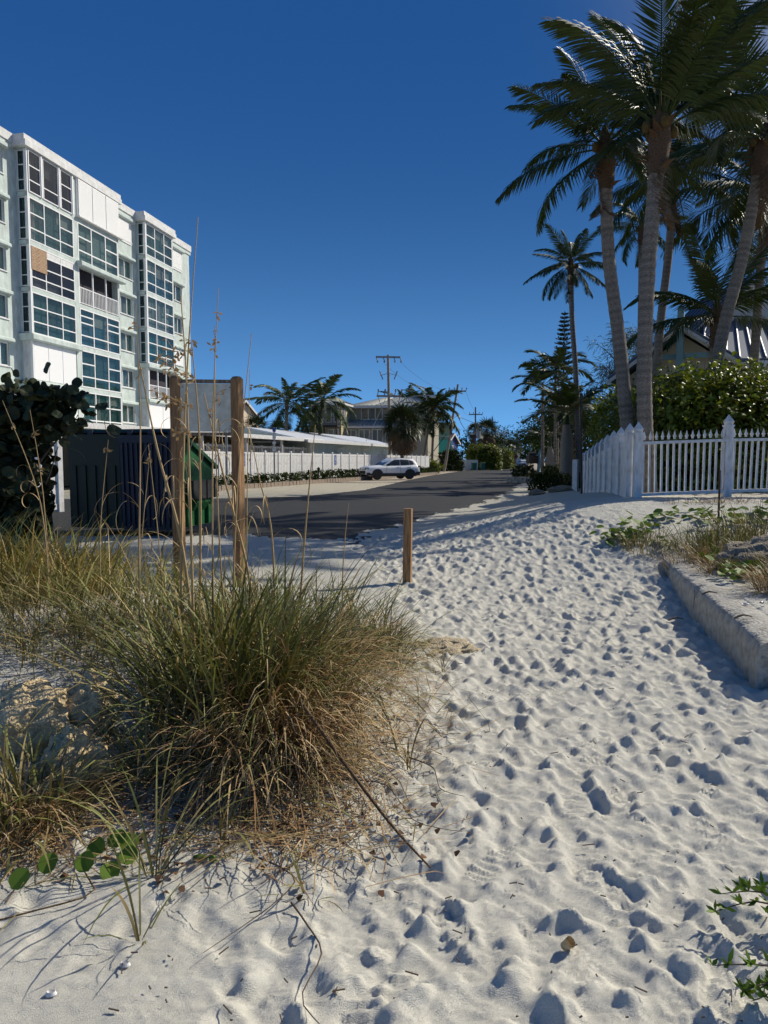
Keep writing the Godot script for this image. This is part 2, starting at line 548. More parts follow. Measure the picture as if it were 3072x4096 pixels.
	for j in nz:
		for i in nx:
			var a := v[j * nx + maxi(i - 1, 0)]
			var b := v[j * nx + mini(i + 1, nx - 1)]
			var e := v[maxi(j - 1, 0) * nx + i]
			var f := v[mini(j + 1, nz - 1) * nx + i]
			nn[j * nx + i] = (b - a).cross(f - e).normalized()
			if nn[j * nx + i].y < 0.0: nn[j * nx + i] = -nn[j * nx + i]
	var ix := PackedInt32Array()
	ix.resize((nx - 1) * (nz - 1) * 6)
	var o := 0
	for j in nz - 1:
		for i in nx - 1:
			var k := j * nx + i
			ix[o] = k; ix[o + 1] = k + nx; ix[o + 2] = k + nx + 1
			ix[o + 3] = k; ix[o + 4] = k + nx + 1; ix[o + 5] = k + 1
			o += 6
	var m := ArrayMesh.new()
	var ar := []
	ar.resize(Mesh.ARRAY_MAX)
	ar[Mesh.ARRAY_VERTEX] = v; ar[Mesh.ARRAY_NORMAL] = nn; ar[Mesh.ARRAY_COLOR] = cc; ar[Mesh.ARRAY_INDEX] = ix
	m.add_surface_from_arrays(Mesh.PRIMITIVE_TRIANGLES, ar)
	setting("sand_ground", m, M.sand)


func stamp(dh: PackedFloat32Array, xs: PackedFloat32Array, zs: PackedFloat32Array, x: float, d: float, a: float, b: float, turn: float, deep: float, bars: Array) -> void:
	var nx := xs.size()
	var r := a * 1.7
	var i0 := xs.bsearch(x - r)
	var i1 := mini(xs.bsearch(x + r), nx)
	var j0 := zs.bsearch(d - r)
	var j1 := mini(zs.bsearch(d + r), zs.size())
	var ca := cos(turn)
	var sa := sin(turn)
	for j in range(j0, j1):
		var dz := zs[j] - d
		for i in range(i0, i1):
			var wx := 0.035 * noise_a.get_noise_2d(xs[i] * 70.0, zs[j] * 70.0) + 0.016 * noise_b.get_noise_2d(xs[i] * 190.0, zs[j] * 190.0)
			var wz := 0.035 * noise_a.get_noise_2d(xs[i] * 70.0 + 300.0, zs[j] * 70.0) + 0.016 * noise_b.get_noise_2d(xs[i] * 190.0 + 300.0, zs[j] * 190.0)
			if bars:
				wx *= 0.15; wz *= 0.15
			var dx := xs[i] - x + wx
			var dy := dz + wz
			var u := dy * ca + dx * sa
			var w := dx * ca - dy * sa
			var p := u / a
			var q := w / (b * (1.0 + 0.25 * p))
			var rr := p * p + q * q
			if rr > 2.9:
				continue
			var k := j * nx + i
			if rr < 1.0:
				var f := 1.0 - rr * rr
				if bars:
					f = 1.0 - pow(rr, 5.0)
				dh[k] = lerpf(dh[k], dh[k] * 0.25 - deep * (1.0 + 0.35 * p), f)
				for e: Array in bars:
					var du: float = e[2] - e[0]
					var dw: float = e[3] - e[1]
					var tt := clampf(((u - e[0]) * du + (w - e[1]) * dw) / (du * du + dw * dw), 0.0, 1.0)
					var l := Vector2(u - e[0] - du * tt, w - e[1] - dw * tt).length()
					dh[k] += 0.009 * smoothstep(0.011, 0.005, l)
			else:
				var f := (1.0 - absf(sqrt(rr) - 1.32) / 0.38)
				if f > 0.0:
					dh[k] += deep * 0.3 * f * f * (3.0 - 2.0 * f) * (1.0 + 0.5 * p * ca)


func make_road() -> void:
	var b := Mesher.new()
	# near sheet, with the sand that feet and tyres have carried onto it
	var s := 10.5
	var rows := []
	while s < 46.0:
		rows.append(s); s += 0.055 if s < 17.0 else 0.4
	var cols := []
	var t := -42.0
	while t < 2.2:
		cols.append(t); t += 0.075 if t > -9.5 and t < 0.0 else 0.8
	var v := PackedVector3Array()
	var c := PackedColorArray()
	var n := PackedVector3Array()
	for i in rows.size():
		for j in cols.size():
			s = rows[i]; t = cols[j]
			var p := R(s, t, -0.012)
			var k := noise_a.get_noise_2d(p.x * 9.0, p.z * 24.0) + 0.75 * noise_b.get_noise_2d(p.x * 55.0, p.z * 120.0)
			var near := smoothstep(16.5, 12.6, s)
			var sand := smoothstep(0.42, 0.95, k + near * 0.55)
			var wear := 1.0 + 0.35 * noise_a.get_noise_2d(s * 3.0, t * 9.0) + 0.25 * noise_b.get_noise_2d(s * 40.0, t * 12.0)
			v.append(p); n.append(Vector3.UP)
			c.append(Color(wear, wear, wear).lerp(Color(17.0, 16.3, 15.0), sand * 0.8))
	var ix := PackedInt32Array()
	for i in rows.size() - 1:
		for j in cols.size() - 1:
			var k := i * cols.size() + j
			ix.append_array(PackedInt32Array([k, k + cols.size(), k + cols.size() + 1, k, k + cols.size() + 1, k + 1]))
	b.v = v; b.c = c; b.n = n; b.ix = ix
	s = 46.0
	while s < 640.0:
		var e := s + (4.0 if s < 90.0 else 20.0)
		b.quad(R(s, road_left(s), -0.012), R(e, road_left(e), -0.012), R(e, road_right(e), -0.012), R(s, road_right(s), -0.012))
		s = e
	setting("road", b.mesh(), M.asphalt)
	var f := Mesher.new()
	f.col = Color(0.86, 0.82, 0.74)
	for i in 24:
		for j in 24:
			var x0 := -900.0 + i * 75.0
			var z0 := 30.0 - j * 45.0
			var low := -0.3 if j == 0 else -0.03
			f.quad(Vector3(x0, low, z0), Vector3(x0, low, z0 - 45.0), Vector3(x0 + 75.0, low, z0 - 45.0), Vector3(x0 + 75.0, low, z0))
	setting("ground", f.mesh(), M.shoulder)


func make_wall() -> void:
	var b := Mesher.new()
	var top := []
	var g := RandomNumberGenerator.new()
	g.seed = 5
	var steps := 150
	for i in steps + 1:
		var d := lerpf(4.45, 9.55, float(i) / steps)
		var x := wall_x(-d)
		var chip := maxf(0.0, noise_b.get_noise_2d(d * 60.0, 3.0)) * 0.05 + maxf(0.0, noise_a.get_noise_2d(d * 30.0, 9.0)) * 0.05
		if absf(d - 6.55) < 0.10: chip += 0.05 * (1.0 - absf(d - 6.55) / 0.10)   # where a piece has broken out at the crack
		if absf(d - 6.42) < 0.012: chip += 0.03
		top.append([d, x, chip])
	var sec := func(i: int) -> Array:
		var d: float = top[i][0]
		var x: float = top[i][1]
		var k: float = top[i][2]
		var e := 0.006 * noise_b.get_noise_2d(d * 90.0, 40.0)
		return [Vector3(x - 0.01, -0.25, -d), Vector3(x + e, 0.06, -d), Vector3(x + e * 0.5 + k * 0.25, 0.22 - k * 0.9, -d), Vector3(x + 0.012 + k * 0.9, 0.275 - k * 0.6, -d), Vector3(x + 0.05 + k, 0.292 - k * 0.15, -d), Vector3(x + 0.16, 0.295, -d), Vector3(x + 0.55, 0.29, -d), Vector3(x + 0.56, -0.2, -d)]
	var k0 := b.v.size()
	for i in steps + 1:
		var a: Array = sec.call(i)
		for j in 8:
			b.v.append(a[j]); b.n.append(Vector3.UP); b.c.append(Color(1, 1, 1))
			if i > 0 and j > 0:
				var q := k0 + i * 8 + j
				b.ix.append_array(PackedInt32Array([q - 9, q - 8, q, q - 9, q, q - 1]))
	b.smooth_from(k0)
	var a: Array = sec.call(0)
	for j in 6:
		b.face(a[j], a[j + 1], Vector3(a[j + 1].x + 0.0, -0.25, a[j + 1].z), Vector3(a[j].x, -0.25, a[j].z), Vector3(0, 0, 1))
	b.box(Vector3(3.9, 0.02, -4.62), Vector3(2.0, 0.54, 0.32))
	# hairline cracks as dark slivers cut a little into the face
	var w := thing("concrete_wall", "low weathered concrete wall with a chipped edge along the sandy path", "wall", Vector3(2.9, 0, -6.8))
	var o := part("wall", b.mesh(), M.concrete, w, -w.position)
	o.position = -w.position
	var c := Mesher.new()
	for d: float in [6.43]:
		var p := PackedVector3Array()
		for i in 7:
			p.append(Vector3(wall_x(-d - 0.02 * i) - 0.002, 0.27 - i * 0.05, -d - 0.015 * i + 0.04 * noise_b.get_noise_2d(i * 40.0, d * 50.0)))
		c.tube(p, PackedFloat32Array([0.004, 0.002, 0.004, 0.002, 0.003, 0.002, 0.001]), 4)
	part("crack", c.mesh(), M.twig, w, -w.position)


# ------------------------------------------------------------------ growing things
func blade(b: Mesher, p: Vector3, az: float, lean: float, length: float, w: float, droop: float, segs: int, c0: Color, c1: Color, twist := 0.0) -> void:
	var k := b.v.size()
	var flat := Vector3(-sin(az + twist), 0.0, cos(az + twist))
	var step := length / segs
	var kink := -1
	var kinked := 0.0
	if fposmod(p.x * 7919.0, 1.0) < 0.22:
		kink = 2 + int(fposmod(p.z * 5557.0, 1.0) * 3.0)
		kinked = lerpf(-0.5, 1.5, fposmod(p.z * 977.0, 1.0))
	for i in segs + 1:
		var u := float(i) / segs
		var d := Vector3(sin(lean) * cos(az), cos(lean), sin(lean) * sin(az))
		var hw := w * (0.75 + 0.5 * u) if u < 0.5 else w * (1.0 - pow((u - 0.5) * 2.0, 2.0)) + 0.0004
		var m := flat.cross(d)
		var col := c0.lerp(c1, u)
		b.v.append(p - flat * hw); b.v.append(p + flat * hw)
		b.n.append(m); b.n.append(m)
		b.c.append(col); b.c.append(col)
		if i > 0:
			var q := k + i * 2
			b.ix.append_array(PackedInt32Array([q - 2, q, q + 1, q - 2, q + 1, q - 1]))
		lean += droop / segs * (0.4 + 1.2 * u)
		if i == kink:
			lean += kinked
			az += kinked * 0.6
		p += d * step


func clump(b: Mesher, at: Vector2, spread: Vector2, count: int, l0: float, l1: float, w: float, lean: float, droop0: float, droop1: float, colors: Array, seed_: int, out := 0.6, pull := Vector2.ZERO) -> void:
	var g := RandomNumberGenerator.new()
	g.seed = seed_
	for i in count:
		var a := g.randf() * TAU
		var r := sqrt(g.randf())
		var o := Vector2(cos(a), sin(a)) * r
		var p := at + o * spread
		if noise_b.get_noise_2d(p.x * 45.0, p.y * 45.0) < -0.12 + 0.25 * (g.randf() - 0.5):
			continue
		var dir := (o * out + Vector2(g.randf_range(-1, 1), g.randf_range(-1, 1)) * 0.7 + pull)
		var az := atan2(dir.y, dir.x)
		var l := g.randf_range(l0, l1) * g.randf_range(0.7, 1.0)
		var cc: Color = colors[g.randi() % colors.size()]
		var s := g.randf_range(0.35, 1.45)
		cc = Color(cc.r * s, cc.g * s, cc.b * s)
		var base: Color = cc.lerp(Color(0.22, 0.16, 0.08), 0.3)
		blade(b, Vector3(p.x, land(p.x, p.y) - 0.02, p.y), az, lean * g.randf_range(0.1, 1.3) * (0.4 + r), l, w * g.randf_range(0.6, 1.3), g.randf_range(droop0, droop1), 7, base, cc, g.randf_range(-0.9, 0.9))


func smooth_path(p: Array, steps: int) -> PackedVector3Array:
	var c := Curve3D.new()
	for i in p.size():
		var a: Vector3 = p[maxi(i - 1, 0)]
		var b: Vector3 = p[mini(i + 1, p.size() - 1)]
		c.add_point(p[i], -(b - a) / 6.0, (b - a) / 6.0)
	var out := PackedVector3Array()
	for i in steps + 1:
		out.append(c.sample_baked(c.get_baked_length() * i / steps, true))
	return out


# a feather-shaped palm leaf that grows along +x
func frond_mesh(length: float, leaves: int, leaf: float, w: float, bend: float, hang: float, seed_: int, gap := 0.16, flat := 0.55) -> ArrayMesh:
	var g := RandomNumberGenerator.new()
	g.seed = seed_
	var b := Mesher.new()
	var p := PackedVector3Array()
	var r := PackedFloat32Array()
	var dirs := []
	var at := Vector3.ZERO
	var n := 14
	for i in n + 1:
		var u := float(i) / n
		var a := -bend * pow(u, 1.6)
		var d := Vector3(cos(a), sin(a), 0.10 * sin(u * 3.0 + seed_))
		p.append(at); dirs.append(d.normalized())
		r.append(lerpf(0.036, 0.005, pow(u, 0.6)) * length / 3.2)
		at += d * (length / n)
	b.col = Color(3.2, 2.1, 2.2)
	b.tube(p, r, 5)
	for i in leaves:
		var u := lerpf(gap, 1.0, (i + 0.5) / leaves)
		var f := u * n
		var k := mini(int(f), n - 1)
		var o := p[k].lerp(p[k + 1], f - k)
		var t: Vector3 = dirs[k]
		for side: float in [-1.0, 1.0]:
			if g.randf() < 0.05:
				continue
			var up := Vector3(-t.y, t.x, 0)
			var l := leaf * pow(sin(PI * clampf(0.16 + 0.80 * u, 0, 1)), 0.55) * g.randf_range(0.82, 1.05)
			var fwd := lerpf(flat, 1.25, u * u) + g.randf_range(-0.12, 0.12)
			var d := (t * fwd + Vector3(0, 0, side) + up * g.randf_range(0.0, 0.5)).normalized()
			var q := PackedVector3Array([o])
			for s in 3:
				d = (d + Vector3(0, -hang * g.randf_range(0.6, 1.4), 0)).normalized()
				q.append(q[s] + d * (l / 3.0))
			var sh := g.randf_range(0.6, 1.35)
			b.col = Color(sh, sh * g.randf_range(0.95, 1.1), sh * 0.9)
			if g.randf() < 0.06: b.col = Color(3.0, 1.9, 1.6)
			b.ribbon(q, PackedFloat32Array([w * 0.5, w, w * 0.75, w * 0.08]), (t + up * 0.3).normalized())
	return b.mesh()


func fan_mesh(rad: float, petiole: float, fold: float, seed_: int, dead := false) -> ArrayMesh:
	var g := RandomNumberGenerator.new()
	g.seed = seed_
	var b := Mesher.new()
	b.col = Color(2.4, 1.9, 1.6)
	b.tube(PackedVector3Array([Vector3.ZERO, Vector3(petiole * 0.5, 0.03, 0), Vector3(petiole, -0.02, 0)]), PackedFloat32Array([0.022, 0.016, 0.012]), 4)
	var n := 26
	for i in n:
		var a := lerpf(-1.9, 1.9, float(i) / (n - 1))
		var d := Vector3(cos(a), 0.25 * sin(i * 2.1), sin(a)).normalized()
		var l := rad * (0.75 + 0.25 * cos(a * 0.8)) * g.randf_range(0.85, 1.05)
		var q := PackedVector3Array([Vector3(petiole, -0.02, 0)])
		for s in 3:
			d = (d + Vector3(-0.02, -fold * (0.3 + 0.6 * s), 0)).normalized()
			q.append(q[s] + d * l / 3.0)
		var sh := g.randf_range(0.7, 1.3)
		b.col = Color(sh, sh, sh)
		b.ribbon(q, PackedFloat32Array([0.012, 0.034, 0.024, 0.003]), Vector3(-sin(a), 0, cos(a)))
	return b.mesh()


var FR := {}


func make_leaf_meshes() -> void:
	FR.near = []
	FR.far = []
	for i in 6:
		FR.near.append(frond_mesh(3.3, 62, 0.80, 0.021, [0.5, 0.9, 1.2, 1.5, 0.7, 1.05][i], [0.30, 0.40, 0.48, 0.55, 0.34, 0.44][i], 100 + i))
	for i in 4:
		FR.far.append(frond_mesh(3.3, 40, 0.80, 0.040, [0.6, 1.0, 1.35, 0.8][i], [0.2, 0.26, 0.36, 0.3][i], 120 + i))
	FR.arch = []
	for i in 3:
		FR.arch.append(frond_mesh(1.9, 30, 0.62, 0.036, [1.5, 1.9, 1.2][i], 0.20, 140 + i, 0.16, 0.5))
	FR.bottle = []
	for i in 3:
		FR.bottle.append(frond_mesh(2.6, 48, 0.62, 0.034, [1.1, 1.5, 0.9][i], 0.14, 150 + i, 0.14, 0.45))
	FR.fan = []
	FR.dead = []
	for i in 3:
		FR.fan.append(fan_mesh(0.95, 0.9, [0.25, 0.4, 0.33][i], 160 + i))
		FR.dead.append(fan_mesh(0.85, 0.8, 0.8, 170 + i, true))


func crown(o: Node3D, top: Vector3, kinds: Array, count: int, size: float, seed_: int, hi := 1.35, lo := -0.75, mt: Material = null, bias := Vector2.ZERO) -> void:
	var g := RandomNumberGenerator.new()
	g.seed = seed_
	for i in count:
		var u := (i + 0.5) / count
		var e := lerpf(hi, lo, pow(u, 0.85)) + g.randf_range(-0.12, 0.12)
		var az := i * 2.39996 + g.randf_range(-0.25, 0.25) + seed_
		if bias != Vector2.ZERO:
			var dv := Vector2(cos(az), sin(az)) + bias * (0.3 + u)
			az = dv.angle()
		var f := part("frond", kinds[g.randi() % kinds.size()], mt if mt else M.frond, o)
		var k := size * g.randf_range(0.85, 1.08) * (1.0 if u > 0.12 else 0.7)
		f.transform = Transform3D(Basis(Vector3.UP, -az) * Basis(Vector3(0, 0, 1), e) * Basis(Vector3(1, 0, 0), g.randf_range(-0.5, 0.5)) * Basis.from_scale(Vector3.ONE * k), top + Vector3(cos(az) * 0.08, -0.25 * u, sin(az) * 0.08))


func palm_trunk(path: Array, r0: float, r1: float, seed_: int, ring := 0.11) -> Mesher:
	var b := Mesher.new()
	var l := 0.0
	for i in path.size() - 1:
		l += path[i].distance_to(path[i + 1])
	var n := maxi(6, int(l / ring)) * 2
	var p := smooth_path(path, n)
	var r := PackedFloat32Array()
	var g := RandomNumberGenerator.new()
	g.seed = seed_
	for i in p.size():
		var u := float(i) / n
		var k := lerpf(r0, r1, u) * (1.0 + 0.28 * exp(-u * 14.0))
		r.append(k * ((1.035 if i % 2 == 0 else 0.975) + g.randf_range(-0.012, 0.012)))
	b.tube(p, r, 16, true, 0.015)
	for i in p.size():
		var k := (1.0 if i % 2 == 0 else g.randf_range(0.55, 0.85)) * g.randf_range(0.85, 1.08)
		for j in 17:
			b.c[i * 17 + j] = Color(k, k, k * 0.98)
	return b


func boots(top: Vector3, dir: Vector3, r: float, length: float, seed_: int) -> Mesher:
	var b := Mesher.new()
	var g := RandomNumberGenerator.new()
	g.seed = seed_
	b.tube(PackedVector3Array([top - dir * length, top - dir * length * 0.8, top - dir * length * 0.35, top + dir * 0.15, top + dir * 0.5]), PackedFloat32Array([r * 0.95, r * 1.35, r * 1.55, r * 1.2, r * 0.3]), 12, true, 0.07)
	for i in 9:   # torn fibre and the stubs of cut leaves
		var a := g.randf() * TAU
		var o := Vector3(cos(a), 0, sin(a))
		var q := top - dir * length * g.randf_range(0.05, 0.9)
		b.col = Color(1.5, 1.4, 1.1) if g.randf() < 0.4 else Color(0.9, 0.85, 0.8)
		var up := Vector3(0, g.randf_range(0.2, 0.8), 0)
		b.ribbon(PackedVector3Array([q + o * r * 1.1, q + (o * 1.0 + up * 0.6) * r * 1.9, q + (o * 1.3 + up) * r * 2.4 + Vector3(0, -0.05, 0)]), PackedFloat32Array([r * 0.7, r * 0.5, r * 0.06]), Vector3(-o.z, 0, o.x))
	return b


func coconut(path: Array, r0: float, r1: float, label: String, count: int, size: float, seed_: int, near: bool, group := "", hi := 1.35, lo := -0.75, bias := Vector2.ZERO) -> void:
	var base: Vector3 = path[0]
	var o := thing("coconut_palm", label, "palm tree", base, 0.0, group)
	var local := []
	for q: Vector3 in path:
		local.append(q - base)
	part("trunk", palm_trunk(local, r0, r1, seed_, 0.15).mesh(), M.palm_trunk, o)
	var top: Vector3 = local[-1]
	var dir: Vector3 = (top - local[-2]).normalized()
	part("crown_fibre", boots(top + dir * 0.35, dir, r1, 0.95 if near else 0.7, seed_).mesh(), M.palm_boot, o)
	crown(o, top + dir * 0.55, FR.near if near else FR.far, count, size, seed_, hi, lo, null, bias)
	if near:
		var g := RandomNumberGenerator.new()
		g.seed = seed_ + 5
		for i in 2:
			var a := g.randf() * TAU
			var f := part("dead_frond", FR.near[3], M.fan_dead, o, Vector3.ZERO)
			f.transform = Transform3D(Basis(Vector3.UP, a) * Basis(Vector3(0, 0, 1), -1.25) * Basis.from_scale(Vector3.ONE * size * 0.62), top + dir * 0.15)
		var nuts := Mesher.new()
		nuts.col = Color(0.9, 1.1, 0.5)
		nuts.blob(Vector3.ZERO, Vector3(0.09, 0.12, 0.09), noise_a, 0.04, 0.3, 8, 10)
		var nm := nuts.mesh()
		for i in 5:
			var a := i * 1.3 + g.randf() * 0.5
			part("coconut", nm, M.palm_boot, o, top + Vector3(cos(a) * 0.26, 0.28 + g.randf_range(-0.1, 0.1), sin(a) * 0.26))


func leaf_mesh(l: float, w: float, fold := 0.25) -> ArrayMesh:
	var b := Mesher.new()
	var e := [[0.0, 0.05], [0.3, 0.75], [0.62, 1.0], [0.88, 0.7], [1.0, 0.05]]
	for s: float in [-1.0, 1.0]:
		for i in 4:
			var a := Vector3(0, 0.10 * l * sin(e[i][0] * 3.0), e[i][0] * l)
			var c := Vector3(0, 0.10 * l * sin(e[i + 1][0] * 3.0), e[i + 1][0] * l)
			var p := a + Vector3(s * w * e[i][1], w * fold * e[i][1], 0)
			var q := c + Vector3(s * w * e[i + 1][1], w * fold * e[i + 1][1], 0)
			if s > 0: b.quad(a, p, q, c)
			else: b.quad(a, c, q, p)
	return b.mesh()


func round_leaf(l: float, w: float) -> ArrayMesh:
	var b := Mesher.new()
	for s: float in [-1.0, 1.0]:
		for i in 7:
			var a := i / 7.0
			var c := (i + 1) / 7.0
			var wa := w * sqrt(maxf(0.0, 1.0 - pow(absf(a * 2.0 - 1.0), 2.4)))
			var wc := w * sqrt(maxf(0.0, 1.0 - pow(absf(c * 2.0 - 1.0), 2.4)))
			if i == 6: wc = w * 0.12
			var p := Vector3(0, 0, a * l)
			var q := Vector3(0, 0, c * l)
			var e := Vector3(s * wa, wa * 0.28, a * l)
			var f := Vector3(s * wc, wc * 0.28, c * l)
			if s > 0: b.quad(p, e, f, q)
			else: b.quad(p, q, f, e)
	return b.mesh()


func scatter(called: String, m: Mesh, mt: Material, at: Array, parent: Node) -> void:
	# at: [position, basis, colour] each; the nearest ones as leaves of their own, the rest together
	var mm := MultiMesh.new()
	mm.transform_format = MultiMesh.TRANSFORM_3D
	mm.use_colors = true
	mm.mesh = m
	mm.instance_count = at.size()
	for i in at.size():
		mm.set_instance_transform(i, Transform3D(at[i][1], at[i][0]))
		mm.set_instance_color(i, at[i][2])
	var o := MultiMeshInstance3D.new()
	o.name = called
	o.multimesh = mm
	o.material_override = mt
	o.set_meta("kind", "stuff")
	parent.add_child(o, true)


func singles(called: String, m: Mesh, mt: Material, at: Array, parent: Node) -> void:
	for e: Array in at:
		var o := part(called, m, mt, parent)
		o.transform = Transform3D(e[1], e[0])


# a leaf turned any way, rather more often with its face to the sky and outwards
func leaf_turn(g: RandomNumberGenerator, out: Vector3, size: float) -> Basis:
	var n := (out * 0.6 + Vector3(0, 0.5, 0) + Vector3(g.randf_range(-1, 1), g.randf_range(-1, 1), g.randf_range(-1, 1)) * 0.9).normalized()
	var f := Vector3(g.randf_range(-1, 1), g.randf_range(-0.4, 1), g.randf_range(-1, 1))
	f = (f - n * f.dot(n)).normalized()
	return Basis(n.cross(f), n, f) * Basis.from_scale(Vector3.ONE * size)


# leaves and twigs through a box with a lumpy skin, standing at "at"
func bush(called: String, label: String, category: String, at: Vector3, size: Vector3, turn: float, count: int, leaf: Mesh, mt: Material, seed_: int, round := 0.5, group := "", own := 0, twigs := 40, scale := 1.0) -> Node3D:
	var o := thing(called, label, category, at, turn, group)
	var g := RandomNumberGenerator.new()
	g.seed = seed_
	var list := []
	var lone := []
	var tries := 0
	while list.size() < count and tries < count * 6:
		tries += 1
		var q := Vector3(g.randf_range(-1, 1), g.randf_range(0, 1), g.randf_range(-1, 1))
		var lump := 0.17 * noise_a.get_noise_3d(q.x * size.x * 9.0 + seed_, q.y * size.y * 9.0, q.z * size.z * 9.0) + 0.10 * noise_b.get_noise_3d(q.x * size.x * 30.0 + seed_, q.y * size.y * 30.0, q.z * size.z * 30.0)
		# a superellipsoid between a ball and a box
		var e := lerpf(6.0, 2.0, round)
		var d := pow(pow(absf(q.x), e) + pow(absf(q.y), e) + pow(absf(q.z), e), 1.0 / e)
		if d > 0.86 + lump:
			continue
		if d < 0.62 and g.randf() < 0.72:
			continue
		var out := Vector3(q.x / size.x, q.y / size.y, q.z / size.z).normalized()
		var sh := g.randf_range(0.55, 1.35)
		var c := Color(sh * g.randf_range(0.85, 1.2), sh, sh * g.randf_range(0.6, 1.0))
		var p := q * Vector3(size.x * 0.5, size.y, size.z * 0.5)
		list.append([p, leaf_turn(g, out, scale * g.randf_range(0.6, 1.2)), c])
		if lone.size() < own and d > 0.8 + lump and out.z > 0.15:
			lone.append([p + out * 0.05, leaf_turn(g, out, scale * g.randf_range(0.95, 1.3)), c])
	# larger leaves deep inside close the view through
	for i in count / 12:
		var q := Vector3(g.randf_range(-0.72, 0.72), g.randf_range(0.02, 0.74), g.randf_range(-0.62, 0.62))
		list.append([q * Vector3(size.x * 0.5, size.y, size.z * 0.5), leaf_turn(g, Vector3(q.x, 0.2, q.z), scale * g.randf_range(2.0, 3.2)), Color(0.7, 0.7, 0.6)])
	scatter("foliage", leaf, mt, list, o)
	if lone:
		singles("leaf", leaf, mt, lone, o)
	var b := Mesher.new()
	for i in twigs:
		var a := Vector3(g.randf_range(-0.4, 0.4) * size.x, 0, g.randf_range(-0.35, 0.35) * size.z)
		var c := Vector3(a.x + g.randf_range(-0.12, 0.12) * size.x, size.y * g.randf_range(0.55, 0.93), g.randf_range(-0.43, 0.43) * size.z)
		var k := a.lerp(c, 0.5) + Vector3(g.randf_range(-0.15, 0.15), 0, g.randf_range(-0.15, 0.15))
		b.tube(smooth_path([a, k, c], 6), PackedFloat32Array([0.018, 0.016, 0.014, 0.012, 0.010, 0.007, 0.004]), 4, false)
	if twigs:
		part("stems", b.mesh(), M.bark, o)
	return o


func feather_tree(label: String, at: Vector3, h: float, w: float, seed_: int, mt: Material, first := 0.3, group := "") -> void:
	# a casuarina: wispy drooping needles on rising limbs
	var o := thing("casuarina_tree", label, "tree", at, 0.0, group)
	var g := RandomNumberGenerator.new()
	g.seed = seed_
	var b := Mesher.new()
	var t := Mesher.new()
	t.tube(smooth_path([Vector3.ZERO, Vector3(g.randf_range(-0.3, 0.3), h * 0.5, 0), Vector3(g.randf_range(-0.4, 0.4), h * 0.97, 0)], 8), PackedFloat32Array([0.2, 0.18, 0.16, 0.14, 0.12, 0.09, 0.06, 0.04, 0.02]), 7)
	for i in 30:
		var y := h * lerpf(first, 0.93, g.randf())
		var a := g.randf() * TAU
		var l := w * 0.5 * g.randf_range(0.5, 1.05) * sqrt(clampf(1.25 - y / h, 0.05, 1.0))
		var p0 := Vector3(0, y, 0)
		var d := Vector3(cos(a), g.randf_range(0.5, 1.1), sin(a))
		var p1 := p0 + d * l * 0.6
		var p2 := p1 + Vector3(d.x, d.y * 0.6, d.z) * l * 0.5
		var q := smooth_path([p0, p1, p2], 7)
		t.tube(q, PackedFloat32Array([0.05, 0.045, 0.04, 0.03, 0.025, 0.02, 0.014, 0.008]), 4, false)
		for k in 95:
			var f := q[2 + g.randi() % 6]
			var e := Vector3(g.randf_range(-1, 1), g.randf_range(-0.5, 0.9), g.randf_range(-1, 1)) * 0.45
			var s := f + e
			var sh := g.randf_range(0.5, 1.4)
			b.col = Color(sh, sh, sh)
			var dr := Vector3(e.x, -0.15 + e.y * 0.6, e.z).normalized() * g.randf_range(0.25, 0.5)
			b.ribbon(PackedVector3Array([s, s + dr * 0.6 + Vector3(0, 0.02, 0), s + dr + Vector3(0, -0.08, 0)]), PackedFloat32Array([0.010, 0.018, 0.004]), Vector3(g.randf_range(-1, 1), 0.3, g.randf_range(-1, 1)))
	part("trunk", t.mesh(), M.bark, o)
	var c := part("crown", b.mesh(), mt, o)
	c.set_meta("kind", "stuff")


func norfolk(label: String, at: Vector3, h: float, w: float, seed_: int) -> void:
	var o := thing("norfolk_pine", label, "tree", at)
	var g := RandomNumberGenerator.new()
	g.seed = seed_
	var b := Mesher.new()
	var t := Mesher.new()
	t.rod(Vector3.ZERO, Vector3(0, h, 0), 0.16, 0.02, 7)
	var y := h * 0.12
	while y < h - 0.1:
		var u := y / h
		var l := w * 0.5 * pow(1.0 - u, 0.72) + 0.12
		var n := 6
		var a0 := g.randf() * TAU
		for i in n:
			var a := a0 + TAU * i / n
			var d := Vector3(cos(a), 0, sin(a))
			var p := PackedVector3Array()
			for k in 6:
				var f := k / 5.0
				p.append(Vector3(0, y, 0) + d * l * f + Vector3(0, l * (0.28 * f * f - 0.05 * f), 0))
			t.tube(p, PackedFloat32Array([0.03, 0.025, 0.02, 0.016, 0.012, 0.006]), 4, false)
			for k in int(9 + l * 16):
				var f := 0.15 + 0.85 * g.randf()
				var q := p[int(f * 4.99)].lerp(p[int(f * 4.99) + 1], fposmod(f * 4.99, 1.0))
				var sd := Vector3(-d.z, 0, d.x) * (1.0 if g.randf() < 0.5 else -1.0)
				var e := (d * 0.7 + sd * 0.9 + Vector3(0, 0.5, 0)).normalized() * (0.22 + 0.35 * (1.0 - f)) * (0.4 + 0.35 * l)
				var sh := g.randf_range(0.6, 1.4)
				b.col = Color(sh, sh, sh)
				b.ribbon(PackedVector3Array([q, q + e * 0.6, q + e + Vector3(0, 0.04, 0)]), PackedFloat32Array([0.03, 0.04, 0.012]), Vector3(0, 1, 0).cross(e).normalized() + Vector3(0, g.randf_range(-0.8, 0.8), 0))
		y += lerpf(0.62, 0.28, u)
	part("trunk", t.mesh(), M.bark, o)
	var c := part("crown", b.mesh(), M.needle_dark, o)
	c.set_meta("kind", "stuff")


